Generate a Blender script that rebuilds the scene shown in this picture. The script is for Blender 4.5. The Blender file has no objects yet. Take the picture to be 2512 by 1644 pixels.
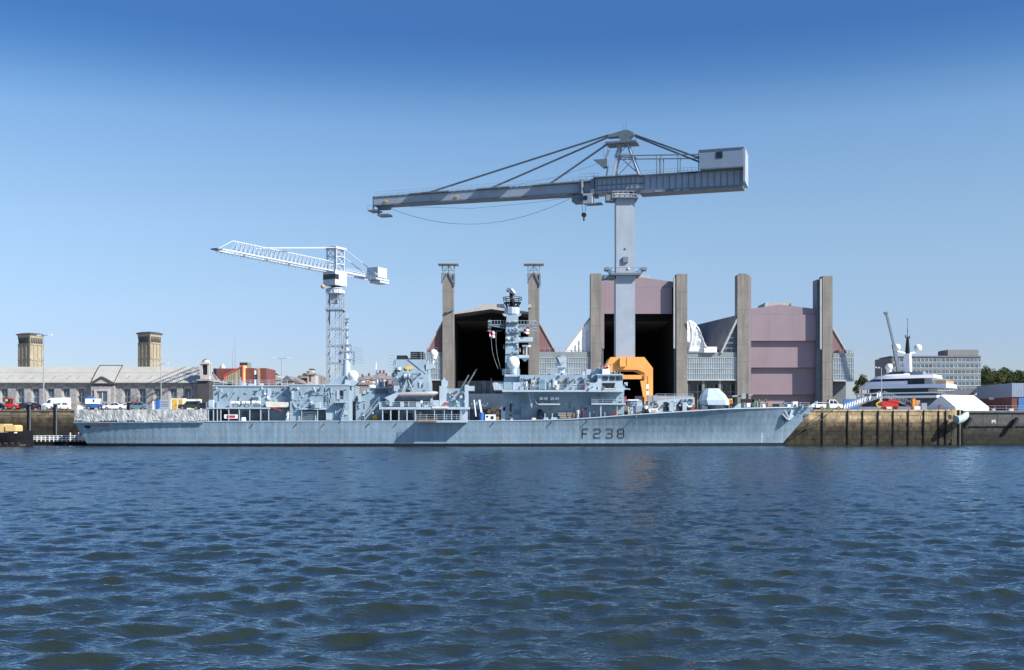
import bpy, bmesh, math, random
import numpy as np
from mathutils import Vector, Matrix
R = math.radians
random.seed(11)
rng = np.random.default_rng(5)
SC = bpy.context.scene
COL = SC.collection
# ---------------------------------------------------------------- camera
F, CX, HY, CH = 2740.0, 1256.0, 1047.0, 3.5      # focal length, centre column, horizon row (photo pixels), eye height (m)
cam = bpy.data.cameras.new('camera'); camo = bpy.data.objects.new('camera', cam); COL.objects.link(camo)
camo.location = (0, 0, CH); camo.rotation_euler = (R(90), 0, 0)
cam.sensor_width = 36; cam.lens = 36 * F / 2512; cam.shift_y = (HY - 822) / 2512
cam.clip_start = .5; cam.clip_end = 9000
SC.camera = camo
# ---------------------------------------------------------------- sky, sun, exposure
SUN_AZ, SUN_EL = 61.0, 38.0                        # degrees to the right of straight behind the camera; height
wd = bpy.data.worlds.new('World'); SC.world = wd; wd.use_nodes = True
nt = wd.node_tree; nt.nodes.clear()
wo = nt.nodes.new('ShaderNodeOutputWorld'); bg = nt.nodes.new('ShaderNodeBackground')
sky = nt.nodes.new('ShaderNodeTexSky'); sky.sky_type = 'NISHITA'; sky.sun_disc = False
sky.sun_elevation = R(SUN_EL); sky.sun_rotation = R(180 - SUN_AZ)
sky.altitude = 0; sky.air_density = 1.0; sky.dust_density = .6; sky.ozone_density = 2.2
# the sky deepens with height above the horizon
tc = nt.nodes.new('ShaderNodeTexCoord'); sep = nt.nodes.new('ShaderNodeSeparateXYZ')
ramp = nt.nodes.new('ShaderNodeValToRGB'); mul = nt.nodes.new('ShaderNodeMix'); mul.data_type = 'RGBA'; mul.blend_type = 'MULTIPLY'
mul.inputs[0].default_value = 1
nt.links.new(tc.outputs['Generated'], sep.inputs[0]); nt.links.new(sep.outputs[2], ramp.inputs[0])
cr = ramp.color_ramp
SKYSTOPS = [(0, (.60, .64, .88)), (.035, (.59, .635, .85)), (.072, (.60, .64, .835)), (.126, (.70, .73, .835)), (.175, (.755, .80, .857)), (.213, (.735, .81, .872)), (.258, (.665, .80, .91)), (.279, (.525, .70, .85)), (.295, (.395, .60, .795)), (.311, (.31, .515, .76)), (.33, (.262, .46, .73)), (.36, (.275, .485, .75)), (.5, (.42, .72, 1.03)), (.65, (.52, .88, 1.2)), (1, (.52, .90, 1.23))]
while len(cr.elements) < len(SKYSTOPS): cr.elements.new(.5)
for e, (p, c) in zip(cr.elements, SKYSTOPS): e.position = p; e.color = (*c, 1)
nt.links.new(sky.outputs[0], mul.inputs[6]); nt.links.new(ramp.outputs[0], mul.inputs[7])
nt.links.new(mul.outputs[2], bg.inputs[0]); bg.inputs[1].default_value = .100
nt.links.new(bg.outputs[0], wo.inputs[0])
sl = bpy.data.lights.new('sun', 'SUN'); sl.energy = 5.0; sl.angle = R(.53); sl.color = (1, .94, .86)
so = bpy.data.objects.new('sun', sl); COL.objects.link(so)
so.rotation_euler = Vector((-math.sin(R(SUN_AZ)) * math.cos(R(SUN_EL)), math.cos(R(SUN_AZ)) * math.cos(R(SUN_EL)), -math.sin(R(SUN_EL)))).to_track_quat('-Z', 'Y').to_euler()
so.location = (150, -80, 130)
vs = SC.view_settings; vs.view_transform = 'Standard'; vs.look = 'None'; vs.gamma = 1; vs.exposure = 0.78; vs.use_curve_mapping = False

# ---------------------------------------------------------------- helpers
def X_(px, Y): return (px - CX) / F * Y
def Z_(py, Y): return CH + (HY - py) / F * Y
def P(px, py, Y): return Vector((X_(px, Y), Y, Z_(py, Y)))
WORLD = {}                                          # world location of every object that parents others

class MB:
    """collects shapes; build() links them as one mesh object"""
    def __init__(s, M=None): s.v = []; s.f = []; s.M = M
    def add(s, vs, fs):
        o = len(s.v)
        s.v += [(s.M @ Vector(p)) if s.M else Vector(p) for p in vs]
        s.f += [tuple(i + o for i in f) for f in fs]; return s
    def box(s, x0, x1, y0, y1, z0, z1):
        return s.add([(x0,y0,z0),(x1,y0,z0),(x1,y1,z0),(x0,y1,z0),(x0,y0,z1),(x1,y0,z1),(x1,y1,z1),(x0,y1,z1)],
                     [(0,3,2,1),(4,5,6,7),(0,1,5,4),(1,2,6,5),(2,3,7,6),(3,0,4,7)])
    def pb(s, a, b, t, u, Y, d):                     # a box whose front face shows at these photo columns and rows at depth Y
        return s.box(X_(a, Y), X_(b, Y), Y, Y + d, Z_(u, Y), Z_(t, Y))
    def ext(s, pts, vec):                            # polygon pushed along a vector
        n = len(pts); vec = Vector(vec)
        return s.add([Vector(p) for p in pts] + [Vector(p) + vec for p in pts],
                     [tuple(range(n)), tuple(range(2*n-1, n-1, -1))] + [(i, (i+1) % n, (i+1) % n + n, i + n) for i in range(n)])
    def pp(s, poly, Y, d): return s.ext([P(a, b, Y) for a, b in poly], (0, d, 0))
    def bar(s, p, q, w, h=None):
        p, q = Vector(p), Vector(q); h = h or w; d = (q - p)
        if d.length < 1e-6: return s
        d.normalize(); up = Vector((0,0,1)) if abs(d.z) < .95 else Vector((0,1,0))
        a = d.cross(up).normalized() * w / 2; b = a.cross(d).normalized() * h / 2
        c = [p-a-b, p+a-b, p+a+b, p-a+b, q-a-b, q+a-b, q+a+b, q-a+b]
        return s.add(c, [(0,3,2,1),(4,5,6,7),(0,1,5,4),(1,2,6,5),(2,3,7,6),(3,0,4,7)])
    def cyl(s, p, q, r, r2=None, n=10):
        p, q = Vector(p), Vector(q); r2 = r if r2 is None else r2; d = (q - p).normalized()
        up = Vector((0,0,1)) if abs(d.z) < .95 else Vector((0,1,0))
        a = d.cross(up).normalized(); b = a.cross(d)
        ring = lambda c, rr: [c + (a*math.cos(t) + b*math.sin(t))*rr for t in [2*math.pi*i/n for i in range(n)]]
        return s.add(ring(p, r) + ring(q, r2), [tuple(range(n)), tuple(range(2*n-1, n-1, -1))] + [(i, (i+1) % n, (i+1) % n + n, i + n) for i in range(n)])
    def tube(s, pts, r, n=5):
        for a, b in zip(pts, pts[1:]): s.cyl(a, b, r, r, n)
        return s
    def lathe(s, c, prof, n=16):                     # profile of (radius, height) about the vertical through c
        c = Vector(c); vs = []; fs = []; m = len(prof)
        for r, z in prof:
            for i in range(n):
                t = 2*math.pi*i/n; vs.append(c + Vector((r*math.cos(t), r*math.sin(t), z)))
        for k in range(m-1):
            for i in range(n):
                j = (i+1) % n; fs.append((k*n+i, k*n+j, (k+1)*n+j, (k+1)*n+i))
        fs += [tuple(range(n-1, -1, -1)), tuple(range((m-1)*n, m*n))]
        return s.add(vs, fs)
    def ball(s, c, r, n=16, m=9, sz=1.0, lo=-90):
        return s.lathe(c, [(max(r*math.cos(R(a)), .001), r*sz*math.sin(R(a))) for a in [lo + (90-lo)*k/(m-1) for k in range(m)]], n)
    def loft(s, rings, caps=True):
        n = len(rings[0]); vs = [p for r in rings for p in r]; fs = []
        for k in range(len(rings)-1):
            for i in range(n):
                j = (i+1) % n; fs.append((k*n+i, k*n+j, (k+1)*n+j, (k+1)*n+i))
        if caps: fs += [tuple(range(n-1, -1, -1)), tuple(range((len(rings)-1)*n, len(rings)*n))]
        return s.add(vs, fs)
    def sheet(s, grid):
        m, n = len(grid), len(grid[0])
        return s.add([p for r in grid for p in r], [(k*n+i, k*n+i+1, (k+1)*n+i+1, (k+1)*n+i) for k in range(m-1) for i in range(n-1)])
    def build(s, name, mat, parent=None, smooth=False, kind=None):
        vs = np.array([tuple(p) for p in s.v]); lo, hi = vs.min(0), vs.max(0)
        o0 = Vector(((lo[0]+hi[0])/2, (lo[1]+hi[1])/2, lo[2]))
        me = bpy.data.meshes.new(name); me.from_pydata([Vector(p) - o0 for p in s.v], [], s.f)
        bm = bmesh.new(); bm.from_mesh(me); bmesh.ops.recalc_face_normals(bm, faces=bm.faces); bm.to_mesh(me); bm.free()
        me.materials.append(mat)
        if smooth:
            me.polygons.foreach_set('use_smooth', [True]*len(me.polygons))
            try: me.set_sharp_from_angle(angle=R(40))
            except Exception: pass
        o = bpy.data.objects.new(name, me); COL.objects.link(o); o.location = o0; WORLD[o.name] = o0.copy()
        if parent: o.parent = parent; o.matrix_parent_inverse = Matrix.Translation(-WORLD[parent.name])
        if kind: o['kind'] = kind
        return o

def piece(name, me, loc, parent, rz=0, scale=None):
    o = bpy.data.objects.new(name, me); COL.objects.link(o); o.location = loc; o.rotation_euler.z = rz; WORLD[o.name] = Vector(loc)
    if scale: o.scale = scale
    if parent: o.parent = parent; o.matrix_parent_inverse = Matrix.Translation(-WORLD[parent.name])
    return o
def shared(mb, mat, smooth=False):                   # a mesh alone, for pieces that repeat
    me = bpy.data.meshes.new('piece'); me.from_pydata(mb.v, [], mb.f); me.materials.append(mat)
    bm = bmesh.new(); bm.from_mesh(me); bmesh.ops.recalc_face_normals(bm, faces=bm.faces); bm.to_mesh(me); bm.free()
    if smooth: me.polygons.foreach_set('use_smooth', [True]*len(me.polygons))
    return me
def tag(o, label=None, cat=None, group=None, kind=None):
    if label: o['label'] = label
    if cat: o['category'] = cat
    if group: o['group'] = group
    if kind: o['kind'] = kind
    return o
def thing(name, label, cat, loc, group=None):
    o = bpy.data.objects.new(name, None); COL.objects.link(o); o.location = loc; o.empty_display_size = .2
    WORLD[o.name] = Vector(loc); return tag(o, label, cat, group)

# ---------------------------------------------------------------- materials
def mat(name, col, rough=.6, metal=0.0, var=.12, scale=.6, stretch=(1,1,1), bump=0, bscale=3, rv=0.0, spec=.5, col2=None, ribs=None, dirt=None, detail=4):
    m = bpy.data.materials.new(name); m.use_nodes = True; n = m.node_tree; N = n.nodes; L = n.links
    b = N['Principled BSDF']; b.inputs['Roughness'].default_value = rough; b.inputs['Metallic'].default_value = metal
    b.inputs['Specular IOR Level'].default_value = spec
    g = N.new('ShaderNodeNewGeometry'); mp = N.new('ShaderNodeMapping'); mp.inputs['Scale'].default_value = stretch
    L.new(g.outputs['Position'], mp.inputs[0])
    no = N.new('ShaderNodeTexNoise'); no.inputs['Scale'].default_value = scale; no.inputs['Detail'].default_value = detail; no.inputs['Roughness'].default_value = .6
    L.new(mp.outputs[0], no.inputs['Vector'])
    rp = N.new('ShaderNodeValToRGB'); L.new(no.outputs['Fac'], rp.inputs[0])
    c = np.array(col); c2 = np.array(col2) if col2 else c*(1+var)
    rp.color_ramp.elements[0].position = .3; rp.color_ramp.elements[0].color = (*(c*(1-var)), 1)
    rp.color_ramp.elements[1].position = .7; rp.color_ramp.elements[1].color = (*c2, 1)
    out = rp.outputs[0]
    for dirt in ([] if not dirt else dirt if isinstance(dirt, list) else [dirt]):   # (colour, amount, scale): blotches of wear, rust or weed
        n2 = N.new('ShaderNodeTexNoise'); n2.inputs['Scale'].default_value = dirt[2]; n2.inputs['Detail'].default_value = 6
        mp2 = N.new('ShaderNodeMapping'); mp2.inputs['Scale'].default_value = dirt[3] if len(dirt) > 3 else (1,1,.35); L.new(g.outputs['Position'], mp2.inputs[0]); L.new(mp2.outputs[0], n2.inputs['Vector'])
        r2 = N.new('ShaderNodeMapRange'); r2.inputs[1].default_value = .5; r2.inputs[2].default_value = .72; r2.inputs[4].default_value = dirt[1]; L.new(n2.outputs['Fac'], r2.inputs[0])
        mx = N.new('ShaderNodeMix'); mx.data_type = 'RGBA'; L.new(r2.outputs[0], mx.inputs[0]); L.new(out, mx.inputs[6]); mx.inputs[7].default_value = (*dirt[0], 1); out = mx.outputs[2]
    if rv:
        oi = N.new('ShaderNodeObjectInfo'); mr = N.new('ShaderNodeMapRange'); mr.inputs[3].default_value = 1-rv; mr.inputs[4].default_value = 1+rv
        L.new(oi.outputs['Random'], mr.inputs[0]); mx = N.new('ShaderNodeMix'); mx.data_type = 'RGBA'; mx.blend_type = 'MULTIPLY'; mx.inputs[0].default_value = 1
        L.new(out, mx.inputs[6]); L.new(mr.outputs[0], mx.inputs[7]); out = mx.outputs[2]
    L.new(out, b.inputs['Base Color'])
    last = None
    if ribs:                                         # (axis, pitch in metres, depth in metres): corrugated or ribbed sheet
        sp = N.new('ShaderNodeSeparateXYZ'); L.new(g.outputs['Position'], sp.inputs[0])
        ma = N.new('ShaderNodeMath'); ma.operation = 'MULTIPLY'; ma.inputs[1].default_value = 2*math.pi/ribs[1]; L.new(sp.outputs['XYZ'.index(ribs[0])], ma.inputs[0])
        si = N.new('ShaderNodeMath'); si.operation = 'SINE'; L.new(ma.outputs[0], si.inputs[0])
        bu = N.new('ShaderNodeBump'); bu.inputs['Distance'].default_value = ribs[2]; bu.inputs['Strength'].default_value = 1; L.new(si.outputs[0], bu.inputs['Height']); last = bu
    if bump:
        n3 = N.new('ShaderNodeTexNoise'); n3.inputs['Scale'].default_value = bscale; n3.inputs['Detail'].default_value = 5; L.new(mp.outputs[0], n3.inputs['Vector'])
        bu = N.new('ShaderNodeBump'); bu.inputs['Distance'].default_value = bump; bu.inputs['Strength'].default_value = 1; L.new(n3.outputs['Fac'], bu.inputs['Height'])
        if last: L.new(last.outputs[0], bu.inputs['Normal'])
        last = bu
    if last: L.new(last.outputs[0], b.inputs['Normal'])
    return m
def glass(name, col=(.02,.03,.035), rough=.06): return mat(name, col, rough, var=.3, scale=.8, rv=.35)

G = {}
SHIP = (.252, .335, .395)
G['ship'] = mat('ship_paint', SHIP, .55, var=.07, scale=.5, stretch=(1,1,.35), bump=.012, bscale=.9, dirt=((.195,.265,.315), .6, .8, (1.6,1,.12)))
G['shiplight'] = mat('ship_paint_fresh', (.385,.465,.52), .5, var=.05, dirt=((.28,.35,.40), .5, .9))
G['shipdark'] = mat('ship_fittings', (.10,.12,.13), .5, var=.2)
G['deck'] = mat('deck_paint', (.12,.15,.15), .85, var=.2, scale=1.5)
G['boot'] = mat('boot_topping', (.012,.013,.016), .45, var=.4, scale=2)
G['black'] = mat('black_paint', (.012,.012,.014), .5, var=.3)
G['numb'] = mat('black_numeral_paint', (.02,.022,.026), .5)
G['numb2'] = mat('pale_numeral_shadow', (.55,.6,.62), .5)
G['sooty'] = mat('sooty_black', (.016,.016,.018), .8, var=.4)
G['white'] = mat('white_paint', (.78,.79,.79), .4, var=.05)
G['dome'] = mat('radome_white', (.74,.78,.75), .35, var=.03)
G['raft'] = mat('raft_shell', (.66,.70,.70), .35, var=.06)
G['cover'] = mat('cream_canvas', (.62,.59,.50), .9, var=.12, scale=1.5, bump=.05)
G['ribtube'] = mat('grey_inflatable', (.30,.285,.28), .6, var=.08)
G['red'] = mat('red_paint', (.50,.03,.03), .4, var=.12)
G['yellow'] = mat('yellow_paint', (.62,.38,.04), .5, var=.15)
G['orange'] = mat('crane_orange', (.78,.36,.09), .5, var=.10, scale=.4, dirt=((.42,.16,.04), .35, .5))
G['gold'] = mat('gold_crest', (.68,.46,.12), .4)
G['green'] = mat('green_paint', (.03,.14,.06), .5)
G['blue'] = mat('blue_paint', (.03,.12,.38), .45)
G['navy'] = mat('dark_blue_paint', (.012,.018,.04), .25)
G['wood'] = mat('bare_timber', (.34,.23,.13), .85, var=.3, scale=2, stretch=(.4,1,4))
G['rust'] = mat('rusty_steel', (.16,.08,.045), .85, var=.35, scale=2)
G['steel'] = mat('galvanised_steel', (.34,.36,.37), .45, metal=.3, var=.12)
G['rubber'] = mat('rubber', (.018,.018,.02), .8)
G['rope'] = mat('mooring_rope', (.10,.09,.07), .9)
G['crane'] = mat('crane_grey', (.30,.345,.40), .55, var=.07, scale=.35, dirt=((.24,.26,.28), .5, .4, (1,1,.3)))
G['craned'] = mat('crane_dark_grey', (.13,.165,.20), .6, var=.15)
G['craneh'] = mat('crane_house_sheet', (.20,.265,.345), .5, var=.06)
G['cwhite'] = mat('crane_white', (.43,.475,.53), .45, var=.06)
G['cgrey'] = mat('tower_galvanised', (.25,.30,.345), .5, var=.12)
G['conc'] = mat('pillar_concrete', (.215,.198,.175), .9, var=.16, scale=.5, stretch=(1,1,.4), bump=.03, bscale=2, dirt=[((.15,.14,.13), .7, .35, (1.2,1,.25)), ((.105,.10,.095), .7, .9, (2.5,2.5,.07))])
G['cladp'] = mat('mauve_cladding', (.245,.185,.208), .6, var=.05, scale=.2, ribs=('X', .45, .006), dirt=((.20,.15,.168), .6, .1, (2,1,.4)))
G['cladm'] = mat('maroon_cladding', (.20,.105,.105), .65, var=.12, scale=.2, ribs=('X', .5, .008))
G['roofdk'] = mat('weathered_roof_sheet', (.15,.145,.15), .8, var=.2, scale=.15, dirt=((.22,.20,.19), .6, .15, (1,1,1)))
G['rooflt'] = mat('pale_roof_sheet', (.36,.37,.35), .7, var=.12)
G['inside'] = mat('hall_shade_black', (.012,.012,.014), .95, var=.4)  # the unlit hall's shade is put into this near-black colour
G['glaz'] = mat('translucent_glazing', (.30,.36,.38), .35, var=.12, scale=.6, stretch=(1,1,.2), rv=.10)
G['mull'] = mat('glazing_bars', (.42,.45,.46), .6)
G['annexgrey'] = mat('annex_fascia', (.20,.235,.235), .7, var=.1)
G['annexlow'] = mat('annex_lower_wall', (.13,.15,.16), .8, var=.15)
G['tarp'] = mat('white_sheeting', (.80,.80,.80), .55, var=.06, bump=.18, bscale=.9)
G['stone'] = mat('grey_limestone', (.26,.25,.25), .9, var=.38, scale=1.6, bump=.03, bscale=2, rv=.08)
G['stonelt'] = mat('pale_dressed_stone', (.40,.38,.355), .9, var=.15, scale=1.2)
G['slate'] = mat('pale_sheet_roof', (.33,.325,.295), .75, var=.09, scale=.4, ribs=('X', .5, .015), dirt=((.28,.265,.24), .5, .25))
G['fascia'] = mat('dark_cornice', (.06,.06,.062), .9, spec=.2)
G['chim'] = mat('buff_brick', (.30,.26,.185), .9, var=.2, scale=1.2, dirt=((.20,.16,.11), .6, .5))
G['chimcap'] = mat('dark_lead_cap', (.06,.06,.065), .7)
G['stain'] = mat('tan_skylight', (.30,.27,.21), .6)
G['win'] = glass('window_glass')
G['winb'] = glass('blueish_window', (.085,.14,.185), .1)
G['frame'] = mat('white_window_frame', (.62,.62,.60), .5)
G['brickr'] = mat('red_brown_brick', (.15,.05,.042), .85, var=.18, scale=1)
G['olivecl'] = mat('olive_cladding', (.26,.22,.14), .7, var=.08, ribs=('X', .6, .02))
G['redtrim'] = mat('red_trim', (.62,.06,.05), .5)
G['yeltrim'] = mat('yellow_trim', (.66,.48,.20), .6)
G['asph'] = mat('quay_concrete', (.24,.23,.21), .95, var=.2, scale=.3)
G['office'] = mat('office_concrete', (.20,.197,.19), .85, var=.08)
G['officed'] = mat('office_end_wall', (.20,.165,.165), .85, var=.08)
G['leaf'] = mat('foliage', (.038,.062,.022), .8, var=.45, scale=.35, col2=(.075,.105,.035), spec=.2)
G['leafo'] = mat('olive_foliage', (.075,.075,.025), .8, var=.35, scale=.35, spec=.2)
G['bark'] = mat('bark', (.08,.06,.045), .95)
G['hill'] = mat('grassy_hill', (.05,.07,.03), .95, var=.4, scale=.05)
G['tyre'] = mat('tyre', (.02,.02,.02), .85)
G['rim'] = mat('wheel_rim', (.38,.38,.38), .4, metal=.5)
G['carwhite'] = mat('white_car_paint', (.78,.78,.78), .25, var=.02)
G['carred'] = mat('red_car_paint', (.48,.025,.02), .3, var=.05)
G['cardark'] = mat('dark_car_paint', (.015,.02,.035), .2, var=.05)
G['carteal'] = mat('teal_car_paint', (.12,.22,.27), .25, var=.05)
G['cargreen'] = mat('dark_green_car_paint', (.03,.045,.04), .3, var=.05)
G['lamp'] = mat('lamp_glass', (.55,.57,.6), .2)
G['tug'] = mat('tug_black', (.009,.009,.012), .9, var=.3, spec=.15)
G['tugy'] = mat('tug_buff', (.60,.42,.17), .55, var=.08)
G['fender'] = mat('green_fender', (.33,.46,.43), .5, var=.12)
G['timber'] = mat('tarred_timber', (.012,.012,.014), .95, var=.3, spec=.15)
G['yacht'] = mat('yacht_white', (.80,.80,.82), .22, var=.02)
G['teak'] = mat('teak', (.42,.26,.15), .7)
G['bluecl'] = mat('blue_grey_cladding', (.20,.25,.33), .6, var=.05, ribs=('X', .4, .015))
G['bluedoor'] = mat('bright_blue_door', (.04,.15,.38), .5)
G['container'] = mat('grey_container', (.34,.38,.42), .6, var=.08, ribs=('Z', .3, .02))
G['creamcon'] = mat('cream_container', (.62,.58,.47), .6, var=.1)
G['skin'] = mat('skin', (.42,.25,.18), .6)
G['clothw'] = mat('white_overalls', (.75,.75,.74), .9)
G['clothr'] = mat('dark_red_overalls', (.14,.025,.03), .9)
G['clothk'] = mat('khaki_cloth', (.36,.27,.15), .9)
G['clothn'] = mat('navy_cloth', (.02,.025,.05), .9)
G['clotho'] = mat('orange_hivis', (.75,.25,.03), .8)
G['clothg'] = mat('green_cloth', (.03,.16,.06), .9)
G['hair'] = mat('dark_hair', (.03,.02,.015), .8)

def weed_stone(name, top, mid, low, z1, z2):         # quay stone: dry top, wet band, weed below the tide mark
    m = mat(name, top, .92, var=.28, scale=1.1, bump=.05, bscale=1.6, rv=.22, dirt=((.10,.085,.06), .7, .55, (1,1,.4)))
    N = m.node_tree.nodes; L = m.node_tree.links; b = N['Principled BSDF']; src = b.inputs['Base Color'].links[0].from_socket
    g = N.new('ShaderNodeNewGeometry'); s = N.new('ShaderNodeSeparateXYZ'); L.new(g.outputs['Position'], s.inputs[0])
    no = N.new('ShaderNodeTexNoise'); no.inputs['Scale'].default_value = .5; no.inputs['Detail'].default_value = 5; L.new(g.outputs['Position'], no.inputs['Vector'])
    a = N.new('ShaderNodeMath'); a.operation = 'MULTIPLY_ADD'; L.new(no.outputs['Fac'], a.inputs[0]); a.inputs[1].default_value = 1.5; L.new(s.outputs[2], a.inputs[2])
    for z, c, w in ((z1, mid, .35), (z2, low, .8)):
        r = N.new('ShaderNodeMapRange'); r.inputs[1].default_value = z+.75-w; r.inputs[2].default_value = z+.75+w; r.inputs[3].default_value = .9; r.inputs[4].default_value = 0; L.new(a.outputs[0], r.inputs[0])
        n2 = N.new('ShaderNodeTexNoise'); n2.inputs['Scale'].default_value = .8; n2.inputs['Detail'].default_value = 6; L.new(g.outputs['Position'], n2.inputs['Vector'])
        rp = N.new('ShaderNodeValToRGB'); rp.color_ramp.elements[0].position = .35; rp.color_ramp.elements[1].position = .68
        rp.color_ramp.elements[0].color = (*[v*.45 for v in c], 1); rp.color_ramp.elements[1].color = (*[v*1.6 for v in c], 1); L.new(n2.outputs['Fac'], rp.inputs[0])
        mx = N.new('ShaderNodeMix'); mx.data_type = 'RGBA'; L.new(r.outputs[0], mx.inputs[0]); L.new(src, mx.inputs[6]); L.new(rp.outputs[0], mx.inputs[7]); src = mx.outputs[2]
    L.new(src, b.inputs['Base Color']); return m
G['quay'] = weed_stone('quay_stone', (.43,.315,.175), (.10,.077,.044), (.024,.021,.013), 4.75, 3.5)
G['quayl'] = weed_stone('old_quay_stone', (.19,.15,.095), (.07,.056,.034), (.014,.013,.009), 5.5, 4.1)
G['quayg'] = weed_stone('grey_quay_concrete', (.085,.082,.08), (.045,.046,.036), (.014,.015,.01), 3.9, 2.6)
# ================================================================ water
def axis(segs):
    out = [segs[0][0]]
    for a, b, s0, s1 in segs:
        x = a
        while x < b - 1e-6:
            s = s0 + (s1 - s0) * (x - a) / (b - a); x = min(b, x + s); out.append(x)
    return np.array(out)
half = axis([(0, 26, .12, .14), (26, 112, .16, .40), (112, 400, .6, 30), (400, 1600, 60, 300)])
wx = np.concatenate([-half[:0:-1], half])
wy = axis([(-400, -5, 60, 2), (-5, 8, .6, .2), (8, 60, .08, .17), (60, 235, .18, .45), (235, 300, 3, 8)])
gx, gy = np.meshgrid(wx, wy)
lost = np.zeros_like(gx); dx = np.zeros_like(gx); dy = np.zeros_like(gx); dz = np.zeros_like(gx)
gust = .78 + .16*np.sin(gx*.035 + gy*.021 + 1.3) + .14*np.sin(gx*-.022 + gy*.058 + .4) + .10*np.sin(gx*.09 - gy*.035 + 2.2)
res_y = np.gradient(wy)[:, None]; res_x = np.gradient(wx)[None, :]
def waves(n, l0, l1, slope, spread, wind):
    global dx, dy, dz, lost
    for i in range(n):
        lam = l0 * (l1/l0)**((i + rng.random())/n); k = 2*math.pi/lam
        th = wind + rng.normal(0, spread); kx, ky = k*math.sin(th), k*math.cos(th)
        ph = rng.random()*2*math.pi; a = slope/k*math.sqrt(2.0/n)*(.7 + .6*rng.random())
        cut = np.clip((lam/2.6 - np.maximum(res_y*abs(math.cos(th)), res_x*abs(math.sin(th))))/(lam/5), 0, 1)
        arg = kx*gx + ky*gy + ph; A = a*cut*gust; lost = lost + ((a*k*gust)**2/2*(1-cut**2) if lam > .6 else 0)
        dz += A*np.cos(arg); dx -= .85*A*math.sin(th)*np.sin(arg); dy -= .85*A*math.cos(th)*np.sin(arg)
waves(6, 2.6, 5.5, .018, .5, R(16))
waves(28, 1.0, 2.8, .095, .6, R(-10))
waves(60, .28, 1.0, .175, .75, R(4))
vv = np.stack([gx+dx, gy+dy, dz - .02], -1).reshape(-1, 3)
ny_, nx_ = gx.shape
idx = np.arange(ny_*nx_).reshape(ny_, nx_)
q = np.stack([idx[:-1,:-1], idx[:-1,1:], idx[1:,1:], idx[1:,:-1]], -1).reshape(-1, 4)
me = bpy.data.meshes.new('water')
me.vertices.add(len(vv)); me.vertices.foreach_set('co', vv.astype(np.float32).ravel())
me.loops.add(q.size); me.loops.foreach_set('vertex_index', q.astype(np.int32).ravel())
me.polygons.add(len(q)); me.polygons.foreach_set('loop_start', np.arange(0, q.size, 4, dtype=np.int32)); me.polygons.foreach_set('loop_total', np.full(len(q), 4, dtype=np.int32))
me.polygons.foreach_set('use_smooth', np.ones(len(q), dtype=bool)); me.update(calc_edges=True)
water = bpy.data.objects.new('water', me); COL.objects.link(water); tag(water, kind='structure')
wm = bpy.data.materials.new('harbour_water'); wm.use_nodes = True; N = wm.node_tree.nodes; L = wm.node_tree.links; b = N['Principled BSDF']
N.remove(b)
dif = N.new('ShaderNodeBsdfDiffuse'); dif.inputs['Color'].default_value = (.016, .022, .010, 1)          # silty green body of the water
glo = N.new('ShaderNodeBsdfGlossy'); glo.inputs['Color'].default_value = (.62, .80, 1.0, 1)               # bluish mirror of the sky
fre = N.new('ShaderNodeFresnel'); fre.inputs['IOR'].default_value = 1.46; mxs = N.new('ShaderNodeMixShader')
L.new(fre.outputs[0], mxs.inputs[0]); L.new(dif.outputs[0], mxs.inputs[1]); L.new(glo.outputs[0], mxs.inputs[2]); L.new(mxs.outputs[0], N['Material Output'].inputs['Surface'])
g = N.new('ShaderNodeNewGeometry'); prev = None
for sc, dist, st, rz in ((3.2, .034, (1, 2.2, 1), .12), (8.0, .012, (1, 2.2, 1), -.15)):
    mp = N.new('ShaderNodeMapping'); mp.inputs['Scale'].default_value = st; mp.inputs['Rotation'].default_value = (0, 0, rz); L.new(g.outputs['Position'], mp.inputs[0])
    no = N.new('ShaderNodeTexNoise'); no.inputs['Scale'].default_value = sc; no.inputs['Detail'].default_value = 2.5; no.inputs['Roughness'].default_value = .55; L.new(mp.outputs[0], no.inputs['Vector'])
    bu = N.new('ShaderNodeBump'); bu.inputs['Distance'].default_value = dist; L.new(no.outputs['Fac'], bu.inputs['Height'])
    if prev: L.new(prev.outputs[0], bu.inputs['Normal'])
    prev = bu
[L.new(prev.outputs[0], n_.inputs['Normal']) for n_ in (dif, glo, fre)]
at = me.attributes.new('ripple', 'FLOAT', 'POINT'); at.data.foreach_set('value', np.clip(np.sqrt(np.sqrt(2*lost + 1e-6))*.4, .05, .10).astype(np.float32).ravel())   # ripples finer than the mesh
an_ = N.new('ShaderNodeAttribute'); an_.attribute_name = 'ripple'; L.new(an_.outputs['Fac'], glo.inputs['Roughness'])
me.materials.append(wm)
# ================================================================ ground, hill
QZ = 6.86; QY = 219.0
gr = MB(); gr.ext([(-1600,QY+.3,QZ-.3),(86.2,QY+.3,QZ-.3),(89.0,QY+3,QZ-.3),(89.0,230.3,QZ-.3),(1600,230.3,QZ-.3),(1600,8000,QZ-.3),(-1600,8000,QZ-.3)], (0,0,.28))
tag(gr.build('ground', G['asph']), kind='structure')
def hill(name, xs, ys, cx, cy, sx, sy, h):
    grid = [[(x, y, QZ - 3 + h*math.exp(-((x-cx)/sx)**2 - ((y-cy)/sy)**2) + (.8*math.sin(x*.07)+.6*math.sin(y*.09+x*.03) if h else 0)) for x in xs] for y in ys]
    return tag(MB().sheet(grid).build(name, G['hill'], smooth=True), kind='structure')
hill('hill', [-330+i*12 for i in range(40)], [480+i*22 for i in range(30)], -95, 820, 150, 210, 24)
hill('hill', [150+i*12 for i in range(40)], [470+i*22 for i in range(24)], 330, 640, 150, 150, 24)
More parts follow.
